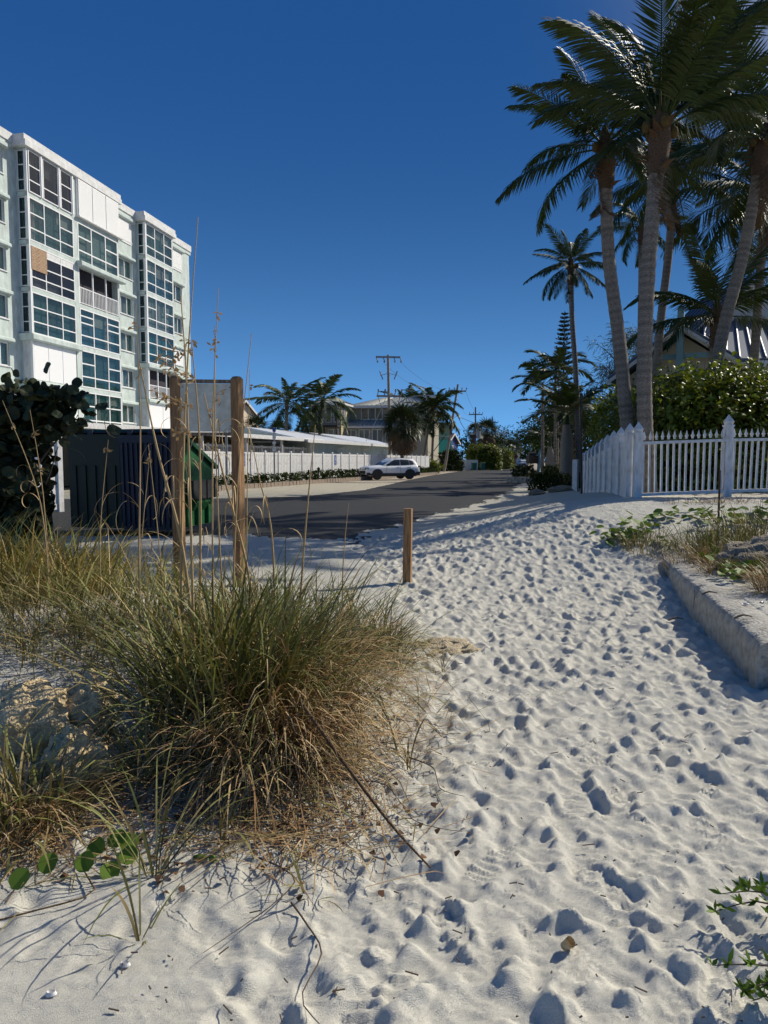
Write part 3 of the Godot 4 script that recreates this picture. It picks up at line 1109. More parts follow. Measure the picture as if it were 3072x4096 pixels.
func fan_palm(label: String, at: Vector3, h: float, count: int, dead: int, size: float, seed_: int, lean := Vector2.ZERO, group := "") -> void:
	var o := thing("fan_palm", label, "palm tree", at, 0.0, group)
	var top := Vector3(lean.x, h, lean.y)
	part("trunk", palm_trunk([Vector3.ZERO, Vector3(lean.x * 0.4, h * 0.5, lean.y * 0.4), top], 0.17, 0.15, seed_, 0.2).mesh(), M.palm_trunk, o)
	var g := RandomNumberGenerator.new()
	g.seed = seed_
	for i in count + dead:
		var old := i >= count
		var u := float(i) / count if not old else 1.0 + 0.35 * float(i - count) / maxf(dead, 1)
		var e := lerpf(1.4, -0.5, u) if not old else g.randf_range(-1.4, -0.3)
		var az := i * 2.39996 + g.randf_range(-0.3, 0.3)
		var f := part("dead_frond" if old else "frond", (FR.dead if old else FR.fan)[g.randi() % 3], M.fan_dead if old else M.fan, o)
		f.transform = Transform3D(Basis(Vector3.UP, -az) * Basis(Vector3(0, 0, 1), e) * Basis(Vector3(1, 0, 0), g.randf_range(-0.4, 0.4)) * Basis.from_scale(Vector3.ONE * size * g.randf_range(0.85, 1.1)), top + Vector3(0, (-0.15 * u if not old else -g.randf_range(0.1, 1.1)), 0))


func leafy_tree(label: String, at: Vector3, h: float, w: float, seed_: int, mt: Material, count := 1800, group := "", trunk := 0.35) -> void:
	var o := thing("shade_tree", label, "tree", at, 0.0, group)
	var g := RandomNumberGenerator.new()
	g.seed = seed_
	var t := Mesher.new()
	var ends := []
	t.tube(smooth_path([Vector3.ZERO, Vector3(0.1, h * trunk, 0.1)], 4), PackedFloat32Array([0.3, 0.25, 0.22, 0.2, 0.18]), 7)
	for i in 9:
		var a := TAU * i / 9.0 + g.randf_range(-0.3, 0.3)
		var r := w * 0.42 * g.randf_range(0.35, 1.0)
		var e := Vector3(cos(a) * r, h * g.randf_range(trunk + 0.15, 0.9), sin(a) * r)
		t.tube(smooth_path([Vector3(0.1, h * trunk, 0.1), Vector3(e.x * 0.4, lerpf(h * trunk, e.y, 0.6), e.z * 0.4), e], 5), PackedFloat32Array([0.14, 0.12, 0.09, 0.07, 0.05, 0.02]), 5, false)
		ends.append(e)
	part("trunk", t.mesh(), M.bark, o)
	var list := []
	for i in count:
		var e: Vector3 = ends[g.randi() % ends.size()]
		var d := Vector3(g.randfn(), g.randfn() * 0.7, g.randfn())
		var p := e + d * w * 0.115
		var sh := g.randf_range(0.55, 1.4)
		list.append([p, leaf_turn(g, d.normalized(), w * 0.035 * g.randf_range(0.6, 1.3)), Color(sh, sh, sh * 0.9)])
	scatter("crown", leaf_mesh(1.0, 0.32), mt, list, o)


# ------------------------------------------------------------------ the apartment building
const FACE := -31.3
var home: Node3D          # its root: x along the street, y up, z towards the street
const S0 := 50.0


func bx(called: String, s0: float, s1: float, h0: float, h1: float, z0: float, z1: float, mt: Material, parent: Node = null, label := "") -> MeshInstance3D:
	var b := Mesher.new()
	b.span(Vector3(s0 - S0, h0, z0), Vector3(s1 - S0, h1, z1))
	return part(called, b.mesh(), mt, parent if parent else home, Vector3.ZERO, label)


# a window in a frame: columns and rows are shares, "wall" is what is seen behind the glass
func window(at: Vector3, side: bool, w: float, h: float, cols: Array, rows: Array, mt: Material, behind: Material, fw := 0.07, deep := 0.30, label := "") -> Node3D:
	var fr := MeshInstance3D.new()
	fr.name = "window"
	fr.material_override = M.white_frame
	home.add_child(fr, true)
	fr.position = at - Vector3(S0, 0, 0)
	if side: fr.rotation.y = -PI / 2
	if label: fr.set_meta("label", label)
	var b := Mesher.new()
	var d := 0.09
	b.span(Vector3(0, 0, -d), Vector3(w, fw, 0.0))
	b.span(Vector3(0, h - fw, -d), Vector3(w, h, 0.0))
	b.span(Vector3(0, fw, -d), Vector3(fw, h - fw, 0.0))
	b.span(Vector3(w - fw, fw, -d), Vector3(w, h - fw, 0.0))
	var x := fw
	var free := w - fw * (cols.size() + 1.0)
	for i in cols.size():
		var cw: float = free * cols[i]
		if i > 0:
			b.span(Vector3(x - fw, fw, -d), Vector3(x, h - fw, -0.004))
		var y := h - fw
		var rr: Array = rows[i]
		var hf := h - fw * (rr.size() + 1.0)
		for k in rr.size():
			var ph: float = hf * rr[k]
			if k > 0:
				b.span(Vector3(x, y, -d), Vector3(x + cw, y + fw, -0.007))
			var g := Mesher.new()
			var tint := 0.55 + 1.1 * fposmod(sin(at.x * 12.9 + at.y * 78.2 + i * 37.7 + k * 11.3) * 437.5, 1.0)
			g.col = Color(tint, tint, tint, 0.75 + 0.35 * tint)
			g.span(Vector3(x, y - ph, -0.062), Vector3(x + cw, y, -0.054))
			part("pane", g.mesh(), mt, fr)
			y -= ph + fw
		x += cw + fw
	fr.mesh = b.mesh()
	var q := Mesher.new()
	q.span(Vector3(0.02, 0.02, -deep - 0.03), Vector3(w - 0.02, h - 0.02, -deep))
	part("blind", q.mesh(), behind, fr)
	if deep > 0.25:   # a drawn curtain or a lowered shade behind some of the panes
		for i in cols.size():
			var c := fposmod(sin(at.x * 3.7 + at.y * 51.1 + i * 91.7) * 912.3, 1.0)
			if c < 0.5:
				var z := Mesher.new()
				var a0 := lerpf(fw, w - fw, float(i) / cols.size()) + 0.05
				var a1 := lerpf(fw, w - fw, (i + 1.0) / cols.size()) - 0.05
				if c < 0.22:
					for k in 9:
						z.span(Vector3(lerpf(a0, a1, k / 18.0), 0.1, -deep + 0.03 + 0.03 * (k % 2)), Vector3(lerpf(a0, a1, (k + 1) / 18.0), h - 0.1, -deep + 0.05 + 0.03 * (k % 2)))
					part("curtain", z.mesh(), M.curtain, fr)
				else:
					z.span(Vector3(a0, h * (0.45 + c * 0.6), -deep + 0.03), Vector3(a1, h - 0.08, -deep + 0.05))
					part("shade", z.mesh(), M.blind_pale, fr)
	return fr


func shutter(s0: float, s1: float, h0: float, h1: float, z: float, panels: int, ribbed := true) -> void:
	for i in panels:
		var a := lerpf(s0, s1, float(i) / panels) + 0.02
		var e := lerpf(s0, s1, float(i + 1) / panels) - 0.02
		var b := Mesher.new()
		var n := int((h1 - h0) / 0.075)
		for k in n:
			var y0 := lerpf(h0, h1, float(k) / n)
			var y1 := lerpf(h0, h1, float(k + 1) / n) - 0.002
			if ribbed:
				b.hexa([Vector3(a - S0, y0, z - 0.06), Vector3(e - S0, y0, z - 0.06), Vector3(e - S0, y0, z), Vector3(a - S0, y0, z), Vector3(a - S0, y1, z - 0.06), Vector3(e - S0, y1, z - 0.06), Vector3(e - S0, y1, z - 0.022), Vector3(a - S0, y1, z - 0.022)])
		if not ribbed:
			b.span(Vector3(a - S0, h0, z - 0.06), Vector3(e - S0, h1, z))
		part("shutter", b.mesh(), M.shutter_white, home)
		if i > 0: bx("shutter_rail", a - 0.045, a - 0.005, h0, h1, z - 0.06, z + 0.02, M.white_frame)


func hood(s0: float, s1: float, h: float, z0: float, z1: float, thick := 0.32) -> void:
	var b := Mesher.new()
	var c := 0.07
	var poly := PackedVector2Array([Vector2(z0, h - thick), Vector2(z1 - c, h - thick), Vector2(z1, h - thick + c), Vector2(z1, h - c), Vector2(z1 - c, h), Vector2(z0, h)])
	b.prism(poly, s0 - S0, s1 - S0, Basis(Vector3(0, 0, 1), Vector3(0, 1, 0), Vector3(1, 0, 0)))
	part("window_hood", b.mesh(), M.stucco, home)


func make_apartments() -> void:
	home = thing("apartment_building", "tall pale mint apartment building with glazed white bays and roller shutters", "building", R(S0, FACE), -ROAD_TURN + PI / 2)
	home.transform.basis = Basis(Vector3(SX, 0, -CX), Vector3.UP, Vector3(CX, 0, SX))
	var fl := [3.72, 6.5, 9.35, 12.2, 15.05, 17.95, 20.75]
	bx("wall", 14.0, 62.4, 0.0, 20.75, -15.0, -0.35, M.stucco)
	# the set-back wall between the openings, pierced by windows
	var strips := [[14.0, 36.6], [38.55, 39.6], [49.45, 50.55], [52.6, 53.35], [57.85, 58.75], [60.9, 62.4]]
	for q: Array in strips:
		bx("wall", q[0], q[1], 3.4, 20.75, -0.35, 0.0, M.stucco)
	for i in 6:
		var lo: float = fl[i]
		for q: Array in [[36.6, 38.55], [50.55, 52.6], [58.75, 60.9]]:
			bx("wall", q[0], q[1], lo - (0.72 if i > 0 else 0.3), lo + 0.72, -0.35, -0.003, M.stucco)
			var ribs: Material = [M.blind_pale, M.curtain, M.blind_dark, M.blind_blue, M.blind_green, M.blind_dark][(i + int(q[0])) % 6]
			if i == 5 and q[0] > 40.0:
				shutter(q[0] + 0.02, q[1] - 0.02, lo + 0.5, lo + 2.2, 0.06, 1)
			elif i == 2 and q[0] > 55.0 or i == 1 and q[0] > 55.0:
				shutter(q[0] + 0.02, q[1] - 0.02, lo + 0.72, lo + 2.1, 0.03, 1, false)
			else:
				window(Vector3(q[0], lo + 0.72, -0.10), false, q[1] - q[0], 1.41, [0.55, 0.45] if i % 2 == 0 else [0.22, 0.44, 0.34], [[1.0], [1.0]] if i % 2 == 0 else [[1.0], [1.0], [1.0]], M.glass, ribs, 0.06)
			bx("window_sill", q[0] - 0.06, q[1] + 0.06, lo + 0.64, lo + 0.71, 0.0, 0.07, M.stucco_white)
			if i < 5:
				hood(q[0] - 0.9 if q[0] < 40 else q[0] - 0.6, q[1] + 0.25, lo + 2.42, 0.0, 0.22, 0.28)
			else:
				hood(q[0] - 0.9 if q[0] < 40 else q[0] - 0.6, q[1] + 0.25, lo + 2.55, 0.0, 0.26, 0.32)
	bx("wall", 36.6, 38.55, 20.07, 20.75, -0.35, -0.003, M.stucco)
	bx("wall", 50.55, 52.6, 20.07, 20.75, -0.35, -0.003, M.stucco)
	bx("wall", 58.75, 60.9, 20.07, 20.75, -0.35, -0.003, M.stucco)
	# the two bays: a dim core, floor bands and corner posts round the glazing
	var F := 0.80
	for q: Array in [[39.6, 49.45], [53.35, 57.85]]:
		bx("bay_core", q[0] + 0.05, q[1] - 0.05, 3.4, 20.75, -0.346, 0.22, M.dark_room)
		for i in 7:
			bx("floor_band", q[0], q[1], fl[i] - 0.24 if i > 0 else 3.3, fl[i] + (0.03 if i < 6 else 0.0), 0.0, F - 0.02, M.stucco)
		bx("corner_post", q[0], q[0] + 0.10, 3.4, 20.75, F - 0.16, F, M.white_frame)
		bx("corner_post", q[0], q[0] + 0.10, 3.4, 20.75, 0.0, 0.12, M.stucco)
		bx("corner_post", q[1] - 0.12, q[1], 3.4, 20.75, 0.0, F, M.stucco)
	bx("corner_post", 44.05, 44.5, 3.4, 20.5, 0.22, F - 0.01, M.stucco)
	var t3 := [0.36, 0.36, 0.28]
	var t2 := [0.735, 0.265]
	var third := [0.32, 0.36, 0.32]
	# near bay, left half, from the top floor down
	var sets := [[5, M.glass_dark, M.blind_dark], [4, M.glass, M.blind_teal], [3, M.glass_dark, M.blind_dark], [2, M.glass, M.blind_teal]]
	for e: Array in sets:
		var lo: float = fl[e[0]] + 0.035
		var hh: float = fl[e[0] + 1] - 0.245 - lo
		if e[0] == 5:
			for k in 3:
				var w: float = [1.1, 1.5, 1.15][k]
				var s: float = [39.72, 41.05, 42.78][k]
				window(Vector3(s, lo, F + 0.05), false, w, hh, [1.0], [t3 if k != 1 else t2], e[1], e[2], 0.06, 0.42)
				bx("mullion", s + w, s + w + 0.11, lo, lo + hh, F - 0.3, F + 0.1, M.white_frame)
		elif e[0] == 3:
			window(Vector3(39.72, lo, F), false, 4.33, hh, third, [[0.16, 0.32, 0.28, 0.24], [0.16, 0.30, 0.30, 0.24], [0.16, 0.30, 0.30, 0.24]], e[1], e[2])
			bx("transom_panel", 41.2, 43.95, lo + hh - 0.45, lo + hh - 0.07, F - 0.05, F - 0.02, M.stucco_white)
			bx("plywood_sheet", 39.75, 41.2, lo + 1.08, lo + hh - 0.05, F + 0.003, F + 0.025, M.plywood, null, "sheet of plywood screwed over a broken window")
			bx("curtain", 39.8, 42.6, lo + 0.1, lo + 0.6, F - 0.26, F - 0.22, M.curtain)
		else:
			window(Vector3(39.72, lo, F), false, 4.33, hh, third, [t3, t2 if e[0] == 4 else [0.36, 0.36, 0.28], t3], e[1], e[2])
	hood(39.35, 44.3, 9.34, 0.0, F + 0.28, 0.42)
	shutter(39.75, 44.0, 6.55, 8.9, F - 0.04, 3, false)
	hood(39.35, 44.3, 6.42, 0.0, F + 0.24, 0.36)
	shutter(39.75, 44.0, 3.75, 6.05, F - 0.04, 3, false)
	# near bay, right half
	bx("shutter_case", 44.45, 49.4, 18.05, 20.7, 0.2, F + 0.1, M.shutter_white)
	shutter(44.5, 49.35, 18.15, 20.55, F + 0.17, 3)
	bx("shutter_sill", 44.4, 49.75, 18.0, 18.1, F - 0.2, F + 0.28, M.stucco_white)
	window(Vector3(44.52, fl[4] + 0.04, F), false, 4.82, 2.64, third, [t3, t2, t3], M.glass, M.blind_green, 0.09)
	# open balcony behind rails, under a long awning box
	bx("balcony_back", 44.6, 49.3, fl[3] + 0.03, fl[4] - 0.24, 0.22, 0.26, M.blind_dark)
	for s: float in [44.5, 46.1, 47.7, 49.25]:
		bx("balcony_post", s, s + 0.09, fl[3] + 0.03, fl[4] - 0.24, F - 0.1, F - 0.01, M.white_frame)
	rails(44.6, 49.25, fl[3] + 0.1, 1.1, F - 0.05, 3)
	hood(44.3, 49.7, 15.06, F - 0.02, F + 0.42, 0.36)
	window(Vector3(44.52, fl[2] + 0.04, F), false, 4.82, 2.56, third, [[0.18, 0.18, 0.36, 0.28], t2, [0.18, 0.18, 0.36, 0.28]], M.glass, M.blind_blue, 0.085)
	window(Vector3(44.52, fl[1] + 0.04, F), false, 4.82, 2.56, third, [t3, t2, t3], M.glass, M.blind_teal, 0.085)
	window(Vector3(44.52, fl[0] + 0.04, F), false, 4.82, 2.49, third, [[0.40, 0.42, 0.18], [0.40, 0.42, 0.18], [0.40, 0.42, 0.18]], M.glass, M.blind_teal, 0.085)
	# far bay
	var far := [[5, M.glass, M.blind_teal], [4, M.glass, M.blind_blue], [3, M.glass, M.blind_pale], [2, M.glass, M.blind_aqua]]
	for e: Array in far:
		var lo: float = fl[e[0]] + 0.035
		var hh: float = fl[e[0] + 1] - 0.245 - lo
		window(Vector3(53.46, lo, F), false, 4.28, hh, third, [t3, t2 if e[0] != 2 else t3, t3], e[1], e[2], 0.08)
	hood(53.1, 58.1, 9.3, 0.0, F + 0.25, 0.36)
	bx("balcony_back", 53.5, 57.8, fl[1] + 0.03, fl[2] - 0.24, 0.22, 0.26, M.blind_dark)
	for s: float in [53.45, 54.85, 56.25, 57.72]:
		bx("balcony_post", s, s + 0.09, fl[1] + 0.03, fl[2] - 0.24, F - 0.1, F - 0.01, M.white_frame)
	rails(53.55, 57.7, fl[1] + 0.1, 1.05, F - 0.05, 3)
	hood(53.1, 58.1, 6.45, 0.0, F + 0.2, 0.3)
	shutter(53.5, 57.8, 3.75, 6.15, F - 0.04, 2, false)
	# the narrow windows in the flanks of both bays
	for q: Array in [[39.6, M.blind_dark], [53.35, M.blind_pale]]:
		for i in 6:
			if i < 2:
				bx("flank_panel", q[0] + 0.004, q[0] + 0.05, fl[i] + 0.03, fl[i + 1] - 0.24, 0.12, F - 0.16, M.stucco_white)
				continue
			window(Vector3(q[0] + 0.012, fl[i] + 0.08, 0.13), true, F - 0.30, fl[i + 1] - fl[i] - 0.36, [1.0], [[0.36, 0.38, 0.26]], M.glass, [M.blind_dark, M.blind_teal, M.blind_dark, M.blind_teal, M.blind_teal, M.dark_room][(i + int(q[0])) % 6], 0.05, 0.24)
	# roof edge, stepped as the wall steps
	for q: Array in [[14.0, 39.3, 0.0], [49.75, 53.05, 0.0], [58.15, 62.6, 0.0]]:
		bx("roof_coping", q[0], q[1], 20.75, 21.28, -0.5, 0.16 + q[2], M.stucco_white)
		bx("roof_soffit", q[0], q[1], 20.45, 20.75, -0.2, 0.08, M.stucco)
	for q: Array in [[39.3, 49.75], [53.05, 58.15]]:
		bx("roof_coping", q[0], q[1], 20.95, 21.28, -0.5, F + 0.12, M.stucco_white)
		bx("roof_soffit", q[0], q[1], 20.6, 20.95, -0.3, F + 0.2, M.stucco_white)
	bx("roof", 14.0, 62.4, 20.75, 20.95, -15.0, -0.5, M.white_roof)
	bx("roof_coping", 62.4, 62.6, 20.75, 21.28, -15.0, -0.5, M.stucco_white)
	# the white deck over the ground-floor car park and its dark openings
	bx("parking_deck", 14.0, 63.0, 3.3, 3.72, F, F + 2.2, M.stucco_white)
	for i in 12:
		bx("column", 15.0 + i * 4.3, 15.35 + i * 4.3, 0.0, 3.3, F + 1.6, F + 1.95, M.stucco_white)


func rails(s0: float, s1: float, h: float, tall: float, z: float, bays: int) -> void:
	for i in bays:
		var a := lerpf(s0, s1, float(i) / bays)
		var e := lerpf(s0, s1, float(i + 1) / bays)
		var o := bx("railing", a, e, h + tall - 0.06, h + tall, z - 0.03, z + 0.02, M.white_frame)
		bx("railing", a, e, h, h + 0.05, z - 0.03, z + 0.02, M.white_frame)
		var n := int((e - a) / 0.16)
		for k in n:
			var s := lerpf(a, e, (k + 0.5) / n)
			bx("baluster", s - 0.02, s + 0.02, h + 0.05, h + tall - 0.06, z - 0.02, z + 0.015, M.white_frame, o)


# ------------------------------------------------------------------ things near the path
func make_sign() -> void:
	var y := land(-2.2, -7.8)
	var o := thing("sign_board", "back of a pale metal sign between two square timber posts", "sign", Vector3(-1.93, y, -7.8), 0.10)
	for k in 2:
		var b := Mesher.new()
		var x: float = [-0.325, 0.325][k]
		b.box(Vector3(x, 1.02, 0), Vector3(0.098, 2.44, 0.098), rock_turn(-0.55 if k == 1 else -0.4))
		b.box(Vector3(x, 2.255, 0), Vector3(0.098, 0.03, 0.098), rock_turn(-0.55 if k == 1 else -0.4), 0.6)
		part("post", b.mesh(), M.post_wood, o)
	var p := Mesher.new()
	p.box(Vector3(0, 1.93, 0.012), Vector3(0.56, 0.52, 0.006))
	part("panel", p.mesh(), M.aluminium, o)
	var r := Mesher.new()
	r.box(Vector3(0, 2.215, -0.004), Vector3(0.56, 0.035, 0.05))
	part("rail", r.mesh(), M.old_wood, o)
	var q := Mesher.new()
	q.box(Vector3(0, 1.645, -0.004), Vector3(0.56, 0.035, 0.05))
	part("rail", q.mesh(), M.old_wood, o)
	var s := Mesher.new()
	for e: Vector2 in [Vector2(-0.25, 2.15), Vector2(0.25, 2.15), Vector2(-0.25, 1.7), Vector2(0.25, 1.7), Vector2(0.25, 1.73)]:
		s.box(Vector3(e.x, e.y, 0.018), Vector3(0.014, 0.014, 0.008))
	part("bolt", s.mesh(), M.galvanised, o)
	var b := Mesher.new()
	b.box(Vector3(0, 0.34, 0), Vector3(0.092, 1.04, 0.092))
	var k := solo("stake", b, M.post_wood, "short square timber post standing alone in the trodden sand", "post", Vector3(0.27, land(0.27, -8.21), -8.21))
	k.rotation = Vector3(0.0, -0.22, -0.012)
	var c := Mesher.new()
	c.rod(Vector3(0, -0.2, 0), Vector3(-0.01, 0.74, 0.01), 0.016, 0.014, 7)
	solo("thin_stake", c, M.palm_boot, "thin rusty stake on the planted bank before the picket fence", "stake", Vector3(4.73, land(4.73, -10.0), -10.0))
	var d := Mesher.new()
	d.rod(Vector3(0, -0.3, 0), Vector3(-0.09, 2.8, 0), 0.032, 0.030, 8)
	var e := thing("sign_pole", "slim dark metal pole at the left end of the picket fence", "pole", Vector3(5.58, land(5.58, -20), -20))
	part("pole", d.mesh(), M.pole_dark, e)
	var f := Mesher.new()
	f.box(Vector3(-0.075, 2.32, -0.035), Vector3(0.04, 1.0, 0.008), rock_turn(1.25))
	part("sign_plate", f.mesh(), M.galvanised, e)


func make_dumpster() -> void:
	# back towards the beach, lids thrown over it; local x to the right along the back, z towards the viewer
	var o := thing("dumpster", "big green dumpster with a blue lid hanging down its back", "dumpster", R(12.4, -7.64, 0), -ROAD_TURN)
	var w := 1.13
	var b := Mesher.new()
	var side := PackedVector2Array([Vector2(0.0, 0.16), Vector2(0.0, 1.94), Vector2(-1.5, 1.30), Vector2(-1.5, 1.0), Vector2(-1.34, 0.16)])
	b.prism(side, -w, w, Basis(Vector3(0, 0, 1), Vector3(0, 1, 0), Vector3(1, 0, 0)))
	for k in 7:   # pressed ribs up the back
		b.box(Vector3(-w + 0.13 + k * 0.33, 0.85, 0.02), Vector3(0.09, 1.2, 0.04))
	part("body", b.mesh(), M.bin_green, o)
	for sx: float in [-1.0, 1.0]:
		var f := Mesher.new()
		f.box(Vector3(sx * (w + 0.08), 0.88, -0.84), Vector3(0.16, 0.36, 1.12))
		for k in 3:
			f.box(Vector3(sx * (w + 0.165), 0.88, -1.2 + k * 0.33), Vector3(0.03, 0.37, 0.055))
		part("fork_pocket", f.mesh(), M.black_plastic, o)
		var g := Mesher.new()
		g.hexa([Vector3(sx * w, 0.45, -1.2), Vector3(sx * (w + 0.11), 0.62, -1.2), Vector3(sx * (w + 0.11), 0.62, -0.5), Vector3(sx * w, 0.45, -0.5), Vector3(sx * w, 0.7, -1.2), Vector3(sx * (w + 0.12), 0.7, -1.2), Vector3(sx * (w + 0.12), 0.7, -0.5), Vector3(sx * w, 0.7, -0.5)])
		for k in 3:
			g.box(Vector3(sx * (w + 0.03), 0.42, -1.15 + k * 0.45), Vector3(0.07, 0.5, 0.09))
		part("gusset", g.mesh(), M.bin_green, o)
	var lid := Mesher.new()
	var up := atan2(0.64, 1.5)
	lid.box(Vector3(0, 1.66, -0.78), Vector3(2.38, 0.075, 1.80), rock_turn(0, -up))
	part("lid", lid.mesh(), M.lid_green, o)
	var rod := Mesher.new()
	rod.rod(Vector3(-w - 0.05, 1.99, 0.05), Vector3(w + 0.05, 1.99, 0.05), 0.025)
	for k in 6:
		rod.box(Vector3(-w + 0.06 + k * 0.42, 1.985, 0.055), Vector3(0.10, 0.09, 0.11))
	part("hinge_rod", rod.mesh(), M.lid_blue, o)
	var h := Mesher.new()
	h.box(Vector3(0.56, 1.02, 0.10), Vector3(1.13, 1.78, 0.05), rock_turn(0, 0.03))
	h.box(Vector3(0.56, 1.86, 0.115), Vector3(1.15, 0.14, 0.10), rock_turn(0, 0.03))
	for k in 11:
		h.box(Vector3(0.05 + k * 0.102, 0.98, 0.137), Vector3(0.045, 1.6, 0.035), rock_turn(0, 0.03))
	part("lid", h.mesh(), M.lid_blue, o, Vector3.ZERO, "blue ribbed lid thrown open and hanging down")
	var g := Mesher.new()  # added lid, its dark colour stands for shade on the back's left half
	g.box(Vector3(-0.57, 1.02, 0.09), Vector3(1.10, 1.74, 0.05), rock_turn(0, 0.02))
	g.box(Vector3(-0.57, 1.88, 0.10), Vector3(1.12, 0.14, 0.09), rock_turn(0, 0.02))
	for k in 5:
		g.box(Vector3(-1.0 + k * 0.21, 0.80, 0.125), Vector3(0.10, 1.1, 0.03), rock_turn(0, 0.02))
	part("lid", g.mesh(), M.lid_shade, o, Vector3.ZERO, "near-black green lid added over the left half to carry its shade")
	for k in 2:
		var q := Mesher.new()
		q.span(Vector3(w + 0.002, [1.40, 1.12][k], -0.16), Vector3(w + 0.008, [1.66, 1.33][k], -0.02))
		part("label", q.mesh(), M.paper, o)
	for k in 2:
		var c := Mesher.new()
		c.blob(Vector3(0, 0.36, 0), Vector3([0.42, 0.36][k], [0.58, 0.50][k], 0.38), noise_a, 0.30, 0.9, 16, 22)
		solo("rubbish_bag", c, M.bag, ["large black rubbish bag slumped against the dumpster's left side", "smaller black rubbish bag behind the yellow grass, left of the other"][k], "rubbish bag", [Vector3(-6.85, 0, -13.7), Vector3(-7.5, 0, -14.2)][k], "black rubbish bags")


func make_gate() -> void:
	var o := thing("vinyl_gate", "white plank gate panel with a blue notice, left of the dumpster", "gate", Vector3(-9.28, 0, -20.2), 1.12)
	for k in 9:
		var b := Mesher.new()
		b.box(Vector3(-1.37 + k * 0.15, 0.98, 0), Vector3(0.145, 1.72, 0.03))
		part("plank", b.mesh(), M.vinyl, o)
	for y: float in [0.14, 2.12]:
		var b := Mesher.new()
		b.box(Vector3(-0.75, y, 0), Vector3(1.42, 0.30 if y > 1 else 0.16, 0.055))
		part("rail", b.mesh(), M.vinyl, o)
	for x: float in [0.06, -1.56]:
		var b := Mesher.new()
		b.box(Vector3(x, 1.14, 0), Vector3(0.16, 2.32, 0.13))
		b.box(Vector3(x, 2.33, 0), Vector3(0.19, 0.05, 0.16), Basis.IDENTITY, 0.6)
		part("post", b.mesh(), M.vinyl, o)
	notice(o, Vector3(-0.72, 1.52, 0.019), 0.32, 0.72, "NOTICE")


# a blue notice with white lettering too small to read but for its heading
func notice(o: Node3D, at: Vector3, w: float, h: float, head: String, turn := 0.0) -> void:
	var b := Mesher.new()
	b.box(Vector3.ZERO, Vector3(w, h, 0.008))
	var s := part("notice", b.mesh(), M.sign_blue, o, at)
	s.rotation.y = turn
	var t := TextMesh.new()
	t.font = SystemFont.new()
	t.font.font_names = PackedStringArray(["Droid Sans"])
	t.text = head
	t.font_size = 12
	t.pixel_size = w * 0.72 / 52.0
	t.depth = 0.003
	part("lettering", t, M.ink, s, Vector3(0, h * 0.40, 0.006))
	var l := Mesher.new()
	for k in 9:
		l.box(Vector3(0, h * 0.27 - k * h * 0.045, 0.006), Vector3(w * (0.72 if k % 3 else 0.55), h * 0.012, 0.003))
	l.box(Vector3(-w * 0.22, -h * 0.30, 0.006), Vector3(w * 0.18, w * 0.18, 0.003), rock_turn(0, 0, 0.8))
	l.box(Vector3(w * 0.1, -h * 0.30, 0.006), Vector3(w * 0.3, h * 0.02, 0.003))
	part("fine_print", l.mesh(), M.ink, s)


func picket_post(o: Node3D, at: Vector3, h: float) -> void:
	var b := Mesher.new()
	b.box(at + Vector3(0, h * 0.5 - 0.1, 0), Vector3(0.127, h + 0.2, 0.127))
	b.box(at + Vector3(0, h + 0.012, 0), Vector3(0.15, 0.03, 0.15))
	b.box(at + Vector3(0, h + 0.055, 0), Vector3(0.10, 0.06, 0.10), Basis.IDENTITY, 1.35)
	b.box(at + Vector3(0, h + 0.145, 0), Vector3(0.135, 0.12, 0.135), Basis.IDENTITY, 0.08)
	part("post", b.mesh(), M.vinyl, o)


